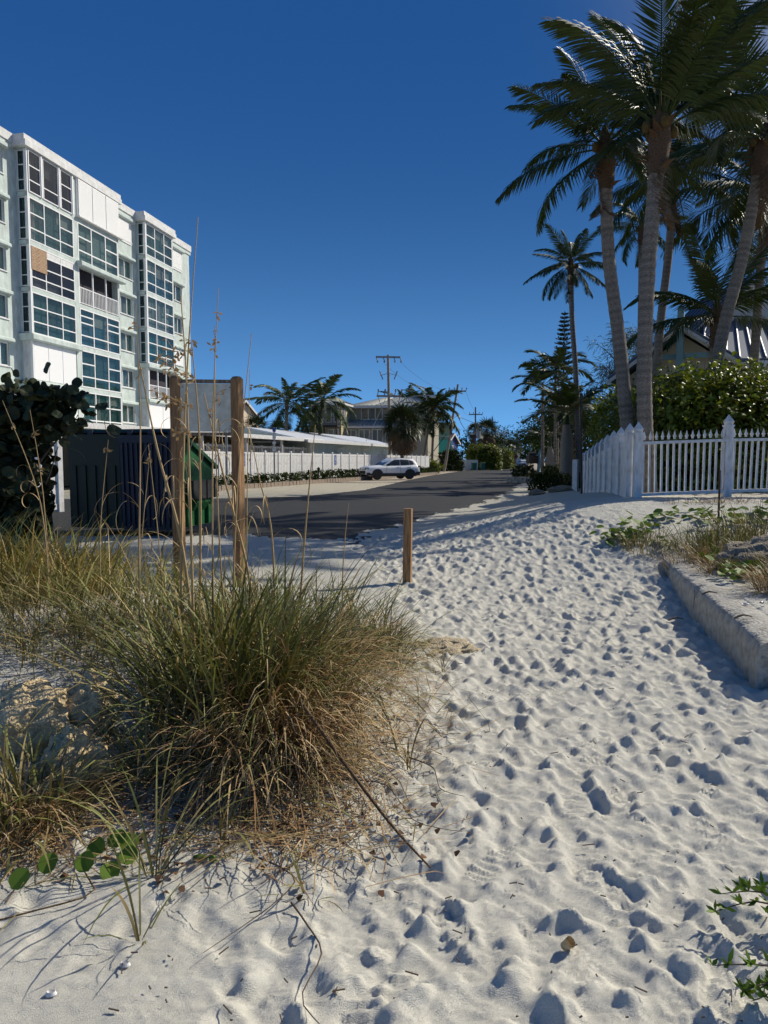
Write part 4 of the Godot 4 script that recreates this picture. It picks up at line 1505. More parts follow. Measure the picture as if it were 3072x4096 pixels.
func make_picket_fence() -> void:
	var c := Vector3(4.42, 0, -12.4)
	c.y = land(c.x, c.z) - 0.05
	var pick := Mesher.new()
	pick.box(Vector3(0, 0.43, 0), Vector3(0.032, 0.86, 0.032))
	var pm := pick.mesh()
	var fin := Mesher.new()
	fin.box(Vector3(0, 0.02, 0), Vector3(0.03, 0.04, 0.03))
	fin.box(Vector3(0, 0.05, 0), Vector3(0.046, 0.022, 0.046))
	fin.box(Vector3(0, 0.105, 0), Vector3(0.036, 0.09, 0.036), Basis.IDENTITY, 0.1)
	var fm := fin.mesh()
	var o := thing("picket_fence", "white vinyl picket fence with spear finials facing the sandy path", "fence", c)
	var spans := [[Vector3.ZERO, Vector3(1.66, 0.06, -0.2)], [Vector3(1.66, 0.06, -0.2), Vector3(3.7, 0.10, -0.34)], [Vector3(3.7, 0.10, -0.34), Vector3(5.8, 0.12, -0.5)]]
	picket_post(o, Vector3.ZERO, 1.16)
	for e: Array in spans:
		var a: Vector3 = e[0]
		var b: Vector3 = e[1]
		picket_post(o, b, 1.16 if b.x > 2.0 else 1.24)
		var d := b - a
		for y: float in [0.10, 1.0]:
			var m := Mesher.new()
			m.bar(a + d * (0.065 / d.length()) + Vector3(0, y, 0), b - d * (0.065 / d.length()) + Vector3(0, y, 0), 0.05, 0.10)
			part("rail", m.mesh(), M.vinyl, o)
		var n := int(d.length() / 0.105)
		for i in range(1, n):
			var q := a + d * (float(i) / n)
			part("picket", pm, M.vinyl, o, q + Vector3(0, 0.13, 0)).rotation.z = 0.02 * sin(i * 12.7 + b.x)
			part("finial", fm, M.vinyl, o, q + Vector3(0, 1.05, 0))
	# the side that runs down the street, in close boards with a post at each step
	var s := thing("board_fence", "close-boarded white fence running down the street beside the hedge", "fence", Vector3(4.30, land(4.3, -12.4) - 0.05, -12.45))
	var dir := R(1, 0) - R(0, 0)
	var step := 1.22
	var bm := Mesher.new()
	bm.box(Vector3(0, 0.47, 0), Vector3(0.118, 0.98, 0.024), rock_turn(PI / 2 - ROAD_TURN))
	var board := bm.mesh()
	for i in 9:
		var p := dir * (0.1 + i * step)
		p.y = land(s.position.x + p.x, s.position.z + p.z) - 0.06 - s.position.y
		var q := dir * (0.1 + (i + 1) * step)
		q.y = land(s.position.x + q.x, s.position.z + q.z) - 0.06 - s.position.y
		picket_post(s, p, 1.16)
		for k in 9:
			part("board", board, M.vinyl, s, p.lerp(q, (k + 0.75) / 9.5) + Vector3(0.006 * sin(k * 5.1 + i), 0.008 * sin(k * 7.7 + i * 3.0), 0))
		for y: float in [0.06, 1.0]:
			var m := Mesher.new()
			m.bar(p + Vector3(0, y, 0), q + Vector3(0, y, 0), 0.09 if y > 0.5 else 0.12, 0.05)
			part("rail", m.mesh(), M.vinyl, s)
	picket_post(s, dir * (0.1 + 9 * step) + Vector3(0, land(s.position.x + dir.x * 11.1, s.position.z + dir.z * 11.1) - 0.06 - s.position.y, 0), 1.16)
	var far := thing("board_fence", "short far stretch of white boarded fence behind the swollen palm trunk", "fence", R(27.5, 1.75, land(7.2, -26.6)))
	for i in 18:
		var m := Mesher.new()
		m.box(dir * (i * 0.16) + Vector3(0, 0.62, 0), Vector3(0.15, 1.2, 0.03), rock_turn(PI / 2 - ROAD_TURN - 0.5))
		part("board", m.mesh(), M.vinyl, far)


func stone(called: String, at: Vector3, r: Vector3, mt: Material, label: String, amp := 0.35, turn := 0.0) -> void:
	var b := Mesher.new()
	b.blob(Vector3.ZERO, r, noise_a, amp, 1.3, 26, 36)
	# pits
	for i in b.v.size():
		var p := b.v[i]
		var k := noise_b.get_noise_3dv((p + at) * 160.0)
		b.v[i] = p * (1.0 - 0.07 * maxf(0.0, k))
	b.smooth_from(0)
	var o := solo(called, b, mt, label, "rock", at)
	o.rotation.y = turn


# ------------------------------------------------------------------ across the street
func make_long_fences() -> void:
	# the front fence, a board at a time
	var a := Vector3(-9.9, 0, -34.6)
	var d := Vector3(0.3206, 0, -0.947)
	var o := thing("white_fence", "long white boarded fence behind the shrub bed across the street", "fence", a)
	var turn := Basis(d, Vector3.UP, d.cross(Vector3.UP))
	var bm := Mesher.new()
	bm.box(Vector3(0, 0.95, 0), Vector3(0.17, 1.72, 0.03))
	var board := bm.mesh()
	for i in 216:
		var e := part("board", board, M.vinyl, o)
		e.transform = Transform3D(turn, d * (i * 0.215 + 0.1) + Vector3(0, 0.12, 0))
	for i in 27:
		var p := Mesher.new()
		p.box(d * (i * 1.72) + Vector3(0, 1.0, 0), Vector3(0.13, 2.0, 0.13), turn)
		p.box(d * (i * 1.72) + Vector3(0, 2.02, 0), Vector3(0.17, 0.05, 0.17), turn, 0.5)
		part("post", p.mesh(), M.vinyl, o)
		if i < 26:
			for y: float in [0.3, 1.86]:
				var q := Mesher.new()
				q.box(d * (i * 1.72 + 0.86) + Vector3(0, y, 0), Vector3(1.59, 0.14, 0.05), turn)
				part("rail", q.mesh(), M.vinyl, o)
	var nz := turn * Vector3(0, 0, 0.04)
	for k in 2:
		var u: float = [6.0, 19.5][k]
		var h := Node3D.new()
		h.name = "notice_board"
		h.transform = Transform3D(turn, d * u + Vector3(0, 1.5, 0) + nz)
		o.add_child(h, true)
		notice(h, Vector3.ZERO, 0.34, 0.74, "NOTICE")
	# the taller lattice-topped fence behind it
	var a2 := Vector3(-13.2, 0, -38.0)
	var f := thing("lattice_fence", "taller white fence with an open slatted top below the carport", "fence", a2)
	for i in 90:
		var b := Mesher.new()
		b.box(d * (i * 0.24) + Vector3(0, 1.05, 0), Vector3(0.235, 1.7, 0.03), turn)
		b.box(d * (i * 0.24) + Vector3(0, 2.14, 0), Vector3(0.07, 0.5, 0.03), turn)
		part("board", b.mesh(), M.vinyl, f)
	for i in 13:
		var b := Mesher.new()
		b.box(d * (i * 1.72) + Vector3(0, 1.25, 0), Vector3(0.14, 2.6, 0.14), turn)
		part("post", b.mesh(), M.vinyl, f)
	for y: float in [1.93, 2.42]:
		var b := Mesher.new()
		b.box(d * 10.7 + Vector3(0, y, 0.0), Vector3(21.6, 0.13, 0.05), turn)
		part("rail", b.mesh(), M.vinyl, f)
	# low shrubs, each a plant, and the stone edging in front of them
	var leaf := leaf_mesh(0.11, 0.035)
	var g := RandomNumberGenerator.new()
	g.seed = 8
	var words := ["left end of the shrub row by the dumpster", "just right of the dumpster's sloping lid", "behind the right sign post", "between the sign and the parking pole", "by the foot of the parking pole", "just right of the parking pole", "midway along the shrub row", "below the second blue notice", "right of the second blue notice", "a little left of the parked car", "at the nose of the parked car", "behind the parked car's bonnet", "behind the parked car's doors", "behind the parked car's boot", "just right of the parked car", "at the right end of the shrub row"]
	for i in 16:
		var p := a + d * (0.6 + i * 2.85) + turn * Vector3(0, 0, 1.0)
		bush("shrub", "low green shrub before the white fence, " + words[i], "shrub", p, Vector3(3.2, g.randf_range(0.75, 1.0), 1.5), atan2(-d.z, d.x), 620, leaf, M.dark_leaf, 300 + i, 0.55, "shrubs before the white fence", 0, 14, 1.0)
	var e := thing("stone_edging", "low line of brown edging blocks in front of the shrub bed", "edging", a + turn * Vector3(0, 0, 2.0))
	for i in 92:
		var b := Mesher.new()
		b.box(d * (i * 0.46) + Vector3(0, 0.11 + g.randf_range(-0.02, 0.02), 0), Vector3(0.43, 0.27, 0.24), turn * rock_turn(g.randf_range(-0.06, 0.06)), 0.92)
		part("block", b.mesh(), M.edging, e)


func make_carport() -> void:
	# a long low white roof, open on posts at this end and walled in pale green at the other
	var o := thing("carport", "long low white carport with thin posts and a pale green wall", "carport", Vector3(-9.0, 0, -52.0))
	var d := Vector3(0.3206, 0, -0.947)
	var n := Vector3(0.947, 0, 0.3206)
	var L := func(u: float, v: float, y: float) -> Vector3: return d * u + n * v + Vector3(0, y, 0)
	var b := Mesher.new()
	b.hexa([L.call(-22, 1.6, 3.0), L.call(7.5, 1.6, 3.0), L.call(7.5, -5.0, 3.1), L.call(-22, -5.0, 3.1), L.call(-22, 1.6, 3.14), L.call(7.5, 1.6, 3.14), L.call(7.5, -5.0, 3.3), L.call(-22, -5.0, 3.3)])
	part("roof", b.mesh(), M.white_roof, o)
	var f := Mesher.new()
	f.hexa([L.call(-22, 1.66, 2.93), L.call(7.6, 1.66, 2.93), L.call(7.6, 1.6, 2.93), L.call(-22, 1.6, 2.93), L.call(-22, 1.66, 3.2), L.call(7.6, 1.66, 3.2), L.call(7.6, 1.6, 3.2), L.call(-22, 1.6, 3.2)])
	part("fascia", f.mesh(), M.vinyl, o)
	for i in 6:
		var p := Mesher.new()
		p.bar(L.call(-20.0 + i * 5.2, 1.3, 0), L.call(-20.0 + i * 5.2, 1.3, 3.0), 0.16, 0.16)
		part("post", p.mesh(), M.vinyl, o)
	var w := Mesher.new()
	w.hexa([L.call(-22, -4.9, 0), L.call(7, -4.9, 0), L.call(7, -5.1, 0), L.call(-22, -5.1, 0), L.call(-22, -4.9, 3.1), L.call(7, -4.9, 3.1), L.call(7, -5.1, 3.1), L.call(-22, -5.1, 3.1)])
	part("back_wall", w.mesh(), M.siding_tan_or_shade, o)
	# the enclosed part, with a shallow gable towards us
	var g := Mesher.new()
	g.hexa([L.call(7, 1.0, 0), L.call(28, 1.0, 0), L.call(28, -6.0, 0), L.call(7, -6.0, 0), L.call(7, 1.0, 2.95), L.call(28, 1.0, 2.95), L.call(28, -6.0, 2.95), L.call(7, -6.0, 2.95)])
	part("wall", g.mesh(), M.stucco, o)
	var r := Mesher.new()
	r.hexa([L.call(4, 1.9, 2.95), L.call(28.5, 1.9, 2.95), L.call(28.5, -3.5, 4.0), L.call(4, -3.5, 4.0), L.call(4, 1.9, 3.07), L.call(28.5, 1.9, 3.07), L.call(28.5, -3.5, 4.12), L.call(4, -3.5, 4.12)])
	r.hexa([L.call(4, -3.5, 4.0), L.call(28.5, -3.5, 4.0), L.call(28.5, -9, 2.95), L.call(4, -9, 2.95), L.call(4, -3.5, 4.12), L.call(28.5, -3.5, 4.12), L.call(28.5, -9, 3.07), L.call(4, -9, 3.07)])
	part("roof", r.mesh(), M.white_roof, o)
	var q := Mesher.new()
	q.prism(PackedVector2Array([Vector2(1.8, 3.0), Vector2(-3.5, 4.0), Vector2(-8.9, 3.0)]), 4.2, 4.3, Basis(n, Vector3.UP, d))
	part("gable", q.mesh(), M.stucco, o)
	var z := Mesher.new()
	z.hexa([L.call(4, 1.96, 2.85), L.call(28.5, 1.96, 2.85), L.call(28.5, 1.9, 2.85), L.call(4, 1.9, 2.85), L.call(4, 1.96, 3.1), L.call(28.5, 1.96, 3.1), L.call(28.5, 1.9, 3.1), L.call(4, 1.9, 3.1)])
	part("fascia", z.mesh(), M.vinyl, o)
	for u: float in [12.0, 18.5, 24.5]:
		var s := Mesher.new()
		s.tube(smooth_path([L.call(u, 1.85, 2.85), L.call(u, 1.6, 2.6), L.call(u, 1.12, 2.35), L.call(u, 1.1, 0.1)], 9), PackedFloat32Array([0.07, 0.07, 0.07, 0.07, 0.07, 0.07, 0.07, 0.07, 0.07, 0.07]), 6)
		part("downpipe", s.mesh(), M.vinyl, o)


# a house front made of a box with windows that have frames and panes
func house_window(o: Node3D, at: Vector3, bs: Basis, w: float, h: float, lights: int, frame: Material, glass: Material) -> void:
	var f := MeshInstance3D.new()
	f.name = "window"
	f.material_override = frame
	f.transform = Transform3D(bs, at)
	o.add_child(f, true)
	var b := Mesher.new()
	var k := 0.12
	b.span(Vector3(-w / 2, -h / 2, 0), Vector3(w / 2, -h / 2 + k, 0.08))
	b.span(Vector3(-w / 2, h / 2 - k, 0), Vector3(w / 2, h / 2, 0.08))
	for i in lights + 1:
		var x := lerpf(-w / 2 + k / 2, w / 2 - k / 2, float(i) / lights)
		b.span(Vector3(x - k / 2, -h / 2 + k, 0), Vector3(x + k / 2, h / 2 - k, 0.078))
	f.mesh = b.mesh()
	for i in lights:
		var x0 := lerpf(-w / 2 + k / 2, w / 2 - k / 2, float(i) / lights) + k / 2
		var x1 := lerpf(-w / 2 + k / 2, w / 2 - k / 2, float(i + 1) / lights) - k / 2
		var p := Mesher.new()
		p.span(Vector3(x0, -h / 2 + k, 0.01), Vector3(x1, h / 2 - k, 0.03))
		part("pane", p.mesh(), glass, f)


func boards(o: Node3D, called: String, w: float, h: float, bs: Basis, at: Vector3, mt: Material, step := 0.3) -> void:
	# lapped boards on one face, joined: too fine to pick apart from here
	var b := Mesher.new()
	var n := int(h / step)
	for i in n:
		var y := float(i) * h / n
		b.hexa([at + bs * Vector3(-w / 2, y, 0), at + bs * Vector3(w / 2, y, 0), at + bs * Vector3(w / 2, y, 0.06), at + bs * Vector3(-w / 2, y, 0.06), at + bs * Vector3(-w / 2, y + h / n - 0.01, 0), at + bs * Vector3(w / 2, y + h / n - 0.01, 0), at + bs * Vector3(w / 2, y + h / n - 0.01, 0.02), at + bs * Vector3(-w / 2, y + h / n - 0.01, 0.02)])
	part(called, b.mesh(), mt, o)


func seam_roof(o: Node3D, a: Vector3, b: Vector3, c: Vector3, d: Vector3, mt: Material, seams: int) -> void:
	# a-b along the eave, c above b, d above a; standing seams run up it
	var m := Mesher.new()
	var n := (b - a).cross(d - a).normalized()
	if n.y < 0: n = -n
	m.hexa([a, b, c, d, a + n * 0.12, b + n * 0.12, c + n * 0.12, d + n * 0.12])
	for i in seams + 1:
		var u := float(i) / seams
		m.bar(a.lerp(b, u) + n * 0.15, d.lerp(c, u) + n * 0.15, 0.07, 0.10)
	part("roof", m.mesh(), mt, o)


func make_yellow_house() -> void:
	var o := thing("yellow_house", "three-storey yellow house with grey metal roofs behind the carport", "house", Vector3(-3.5, 0, -97), -0.2)
	var f := Basis.IDENTITY
	# left tower x -6.4..-1.9, front at z 2
	var b := Mesher.new()
	b.span(Vector3(-6.4, 0, -8), Vector3(-1.9, 9.0, 2))
	part("wall", b.mesh(), M.siding_tan_or_shade, o)  # same yellow house, these walls painted duller as if in shade
	boards(o, "siding", 4.4, 8.9, f, Vector3(-4.15, 0.05, 2.0), M.siding_tan_or_shade)
	boards(o, "siding", 5.9, 8.9, Basis(Vector3.UP, PI / 2), Vector3(-1.9, 0.05, -0.95), M.siding_yellow_lit)  # side towards the sun, its light put into a brighter siding colour
	# main block set back
	var m := Mesher.new()
	m.span(Vector3(-1.9, 0, -12), Vector3(9.5, 8.9, -3.0))
	part("wall", m.mesh(), M.siding_tan_or_shade, o)
	var l := Mesher.new()
	l.span(Vector3(-1.84, 0, -3.0), Vector3(9.5, 5.95, -0.2))
	part("wall", l.mesh(), M.siding_tan_or_shade, o)
	seam_roof(o, Vector3(-2.0, 6.0, 0.3), Vector3(9.8, 6.0, 0.3), Vector3(9.8, 7.05, -3.1), Vector3(-1.82, 7.05, -3.1), M.metal_roof, 20)
	seam_roof(o, Vector3(-2.2, 8.9, -2.2), Vector3(10.2, 8.9, -2.2), Vector3(7.0, 10.3, -7.0), Vector3(2.0, 10.3, -7.0), M.metal_roof, 20)
	seam_roof(o, Vector3(10.2, 8.9, -2.2), Vector3(10.2, 8.9, -12.5), Vector3(7.0, 10.3, -7.1), Vector3(7.0, 10.3, -7.0), M.metal_roof, 10)
	seam_roof(o, Vector3(-2.2, 8.9, -12.5), Vector3(-2.2, 8.9, -2.2), Vector3(2.0, 10.3, -7.0), Vector3(2.0, 10.3, -7.1), M.metal_roof, 10)
	seam_roof(o, Vector3(-7.2, 8.98, 2.7), Vector3(-1.3, 8.98, 2.7), Vector3(-3.6, 9.95, -3.0), Vector3(-4.9, 9.95, -3.0), M.metal_roof, 10)
	seam_roof(o, Vector3(-1.3, 8.98, 2.7), Vector3(-1.3, 8.98, -8.6), Vector3(-3.6, 9.95, -3.1), Vector3(-3.6, 9.95, -3.0), M.metal_roof, 10)
	for e: Array in [[-7.2, -1.25, 8.78, 2.72], [-2.2, 10.2, 8.70, -2.2], [-2.0, 9.8, 5.82, 0.32]]:
		var t := Mesher.new()
		t.span(Vector3(e[0], e[2], e[3] - 0.08), Vector3(e[1], e[2] + 0.26, e[3] + 0.04))
		part("fascia", t.mesh(), M.white_grey, o)
	var t2 := Mesher.new()
	t2.span(Vector3(-1.27, 8.80, -8.6), Vector3(-1.18, 9.04, 2.6))
	part("fascia", t2.mesh(), M.vinyl, o)  # whiter than the front fascias, the lit side put into the colour
	for x: float in [-5.55, -3.55, -2.45]:
		house_window(o, Vector3(x, 7.55, 2.06), f, 0.95 if x < -5 else 0.85, 2.1, 1, M.white_grey, M.pane_dark)
	for z: float in [1.15, 0.2]:
		house_window(o, Vector3(-1.84, 7.55, z), Basis(Vector3.UP, PI / 2), 0.7, 2.0, 1, M.vinyl, M.pane_dark)
	house_window(o, Vector3(1.25, 7.95, -2.98), f, 3.1, 1.7, 3, M.white_grey, M.pane_dark)
	house_window(o, Vector3(4.9, 7.95, -2.98), f, 1.7, 1.7, 2, M.white_grey, M.pane_dark)
	house_window(o, Vector3(7.3, 7.85, -2.98), f, 0.9, 1.8, 1, M.white_grey, M.pane_dark)
	for i in 6:
		house_window(o, Vector3(-2.9 + i * 1.85, 4.75, 2.06 if i == 0 else -0.18), f, 1.55, 1.85, 2, M.white_grey, M.pane_grey)
	var k := Mesher.new()
	k.span(Vector3(-6.9, 5.9, 2.1), Vector3(-1.95, 6.1, 3.6))
	part("balcony", k.mesh(), M.dark_room, o)
	var r := Mesher.new()
	for i in 34:
		r.span(Vector3(-6.85 + i * 0.145, 6.1, 3.52), Vector3(-6.82 + i * 0.145, 7.1, 3.55))
	r.span(Vector3(-6.9, 7.1, 3.48), Vector3(-1.95, 7.18, 3.58))
	r.span(Vector3(-2.1, 6.1, 3.45), Vector3(-1.95, 7.3, 3.6))
	part("railing", r.mesh(), M.pole_dark, o)
	for x: float in [-6.3, -3.9, -2.2]:
		var s := Mesher.new()
		s.bar(Vector3(x, 5.95, 3.4), Vector3(x, 3.6, 2.1), 0.2, 0.2)
		part("bracket", s.mesh(), M.pole_dark, o)


func gable_house(called: String, label: String, at: Vector3, turn: float, w: float, depth: float, eave: float, rise: float, wall: Material, roof: Material, windows: int) -> Node3D:
	# the gable faces local +z
	var o := thing(called, label, "house", at, turn)
	var b := Mesher.new()
	b.prism(PackedVector2Array([Vector2(-w / 2, 0), Vector2(w / 2, 0), Vector2(w / 2, eave), Vector2(0, eave + rise), Vector2(-w / 2, eave)]), -depth, 0)
	part("wall", b.mesh(), wall, o)
	for s: float in [-1.0, 1.0]:
		var r := Mesher.new()
		var a := Vector3(s * (w / 2 + 0.45), eave - 0.45 * rise / (w / 2), 0.5)
		var c := Vector3(0, eave + rise, 0.5)
		var up := Vector3(0, 0.18, 0)
		var bk := Vector3(0, 0, -depth - 1.0)
		r.hexa([a, c, c + bk, a + bk, a + up, c + up, c + up + bk, a + up + bk])
		part("roof", r.mesh(), roof, o)
		var t := Mesher.new()
		t.hexa([a + Vector3(0, -0.2, 0.0), c + Vector3(0, -0.2, 0), c + Vector3(0, -0.2, 0.08), a + Vector3(0, -0.2, 0.08), a + up * 1.1, c + up * 1.1, c + up * 1.1 + Vector3(0, 0, 0.08), a + up * 1.1 + Vector3(0, 0, 0.08)])
		part("barge_board", t.mesh(), M.vinyl, o)
	for i in windows:
		house_window(o, Vector3(lerpf(-w * 0.25, w * 0.25, 0.5 if windows == 1 else float(i) / (windows - 1)), eave * 0.75, 0.02), Basis.IDENTITY, 1.1, 1.5, 2, M.vinyl, M.pane_dark)
	return o


func make_houses() -> void:
	make_yellow_house()
	var a := gable_house("peach_house", "peach gabled house with a dark shingle roof behind the left palms", Vector3(-23.0, 0, -117), 1.2, 10.5, 12.0, 8.0, 3.2, M.siding_peach, M.shingle, 1)
	boards(a, "siding", 10.0, 7.9, Basis.IDENTITY, Vector3(0, 0.05, 0.02), M.siding_peach)
	var p := Mesher.new()
	p.hexa([Vector3(-6.0, 4.3, 0.1), Vector3(5.6, 4.3, 0.1), Vector3(5.6, 4.3, 3.2), Vector3(-6.0, 4.3, 3.2), Vector3(-6.0, 6.6, 0.1), Vector3(5.6, 6.6, 0.1), Vector3(5.6, 4.5, 3.2), Vector3(-6.0, 4.5, 3.2)])
	part("porch_roof", p.mesh(), M.shingle, a)
	# teal beach house half hidden by palms
	var t := thing("teal_house", "teal beach house with a railed deck behind the shaggy palm", "house", Vector3(7.4, 0, -112))
	var b := Mesher.new()
	b.span(Vector3(-4.5, 0, -6), Vector3(3.0, 6.6, 0))
	part("wall", b.mesh(), M.siding_tan_or_shade, t)
	var d := Mesher.new()
	d.span(Vector3(-4.7, 2.6, 0.02), Vector3(3.0, 4.6, 1.8))
	part("deck_skirt", d.mesh(), M.teal_paint, t)
	var e := Mesher.new()
	for i in 22:
		e.span(Vector3(-4.7 + i * 0.35, 4.6, 1.72), Vector3(-4.63 + i * 0.35, 5.5, 1.79))
	e.span(Vector3(-4.7, 5.5, 1.7), Vector3(3.0, 5.6, 1.82))
	part("railing", e.mesh(), M.teal_paint, t)
	for x: float in [-4.6, -1.0, 1.6, 2.9]:
		var q := Mesher.new()
		q.span(Vector3(x - 0.12, 0, 1.6), Vector3(x + 0.12, 2.6, 1.8))
		part("post", q.mesh(), M.teal_paint, t)
	for x: float in [-3.0, 0.4]:
		house_window(t, Vector3(x, 5.6, 0.02), Basis.IDENTITY, 1.3, 1.3, 2, M.vinyl, M.pane_dark)
	var w := Mesher.new()
	w.span(Vector3(0.6, 0.2, 2.0), Vector3(3.2, 2.4, 2.2))
	part("screen_wall", w.mesh(), M.vinyl, t)
	var r := Mesher.new()
	r.prism(PackedVector2Array([Vector2(-5.2, 6.5), Vector2(3.8, 6.5), Vector2(-0.6, 8.0)]), -6.5, 0.6)
	part("roof", r.mesh(), M.metal_roof, t)
	gable_house("blue_house", "dark blue gabled house beyond the leaning utility pole", Vector3(14.6, 0, -152), 1.15, 7.0, 9.0, 5.2, 1.9, M.blue_paint, M.shingle, 1)
	# right: pale house under blue metal roofs behind the hedge
	var h := thing("hedge_house", "cream house with blue metal roofs and a teal gable post", "house", Vector3(10.4, 0, -25.0), 0.0)
	var c := Mesher.new()
	c.prism(PackedVector2Array([Vector2(-1.9, 0), Vector2(1.9, 0), Vector2(1.9, 4.4), Vector2(0, 5.75), Vector2(-1.9, 4.4)]), -5.0, 0.0, rock_turn(-0.5))
	part("wall", c.mesh(), M.cream_wall, h)
	for s: float in [-1.0, 1.0]:
		var bs := rock_turn(-0.5)
		var q := Mesher.new()
		var a0 := Vector3(s * 2.35, 4.25, 1.0)
		var a1 := Vector3(0, 5.95, 1.0)
		var bk := Vector3(0, 0, -6.0)
		var u := Vector3(0, 0.07, 0)
		q.hexa([bs * a0, bs * a1, bs * (a1 + bk), bs * (a0 + bk), bs * (a0 + u), bs * (a1 + u), bs * (a1 + bk + u), bs * (a0 + bk + u)])
		for i in 9:
			q.bar(bs * (a0 + u * 1.3 + bk * (i / 9.0)), bs * (a1 + u * 1.3 + bk * (i / 9.0)), 0.05, 0.08)
		part("roof", q.mesh(), M.blue_roof, h)
		var f := Mesher.new()
		f.bar(bs * (a0 + Vector3(0, -0.08, 0.06)), bs * (a1 + Vector3(0, -0.08, 0.06)), 0.09, 0.26)
		part("barge_board", f.mesh(), M.white_grey, h)
	var g := Mesher.new()
	g.box(rock_turn(-0.5) * Vector3(0, 5.3, 1.0), Vector3(0.2, 2.3, 0.2), rock_turn(-0.5))
	g.box(rock_turn(-0.5) * Vector3(0, 6.55, 1.0), Vector3(0.22, 0.2, 0.22), rock_turn(-0.5), 0.1)
	part("gable_post", g.mesh(), M.teal_trim, h)
	var k := Mesher.new()
	k.box(rock_turn(-0.5) * Vector3(0, 4.95, 0.85), Vector3(2.6, 0.17, 0.14), rock_turn(-0.5))
	part("tie_beam", k.mesh(), M.teal_trim, h)
	# the larger wing to the right
	var m := Mesher.new()
	m.span(Vector3(2.1, 0, -9), Vector3(11.0, 5.1, -1.5))
	part("wall", m.mesh(), M.cream_wall, h)
	seam_roof(h, Vector3(0.9, 5.0, -0.8), Vector3(11.2, 5.0, -0.8), Vector3(11.2, 7.2, -4.8), Vector3(2.9, 7.2, -4.8), M.blue_roof, 22)
	var n := Mesher.new()
	n.prism(PackedVector2Array([Vector2(1.6, 5.4), Vector2(7.2, 5.4), Vector2(7.2, 7.0), Vector2(4.6, 8.7)]), -8.0, -4.4)
	part("upper_wall", n.mesh(), M.cream_wall, h)
	seam_roof(h, Vector3(0.9, 5.2, -4.0), Vector3(0.9, 5.2, -9.0), Vector3(4.7, 8.95, -9.0), Vector3(4.7, 8.95, -4.0), M.blue_roof, 8)
	var v := Mesher.new()
	v.span(Vector3(1.2, 4.80, -0.84), Vector3(11.2, 5.02, -0.70))
	part("gutter", v.mesh(), M.white_grey, h)


func utility_pole(label: String, at: Vector3, top: Vector3, r: float, mt: Material, arms: Array, seed_: int) -> Node3D:
	# arms: [height, half length, drop of the insulators]
	var o := thing("utility_pole", label, "utility pole", at)
	var t := top - at
	var b := Mesher.new()
	b.rod(Vector3(0, -0.3, 0), t, r, r * 0.72, 10)
	part("pole", b.mesh(), mt, o)
	for e: Array in arms:
		var c: Vector3 = t * (e[0] / t.y)
		var m := Mesher.new()
		m.box(c + Vector3(0, 0, r + 0.06), Vector3(e[1] * 2.0, 0.18, 0.14), rock_turn(0.1))
		part("crossarm", m.mesh(), M.galvanised if e[2] < 0 else mt, o)
		var n := Mesher.new()
		for k: float in [-0.95, -0.4, 0.45, 0.95]:
			var q := c + Vector3(k * e[1], 0, r + 0.06)
			var s: float = e[2]
			n.rod(q, q + Vector3(0.12, s, 0), 0.05, 0.04, 6)
			n.rod(q + Vector3(0.12, s, 0), q + Vector3(0.12, s * 1.5, 0), 0.09, 0.07, 6)
		part("insulator", n.mesh(), M.insulator, o)
	return o


func wire(label: String, a: Vector3, b: Vector3, sag: float, r := 0.02) -> void:
	var p := PackedVector3Array()
	var w := PackedFloat32Array()
	var o := (a + b) * 0.5
	for i in 21:
		var u := i / 20.0
		p.append(a.lerp(b, u) - Vector3(0, sag * 4.0 * u * (1.0 - u), 0) - o)
		w.append(r)
	var m := Mesher.new()
	m.tube(p, w, 4, false)
	solo("power_line", m, M.wire, label, "cable", o, "overhead cables")


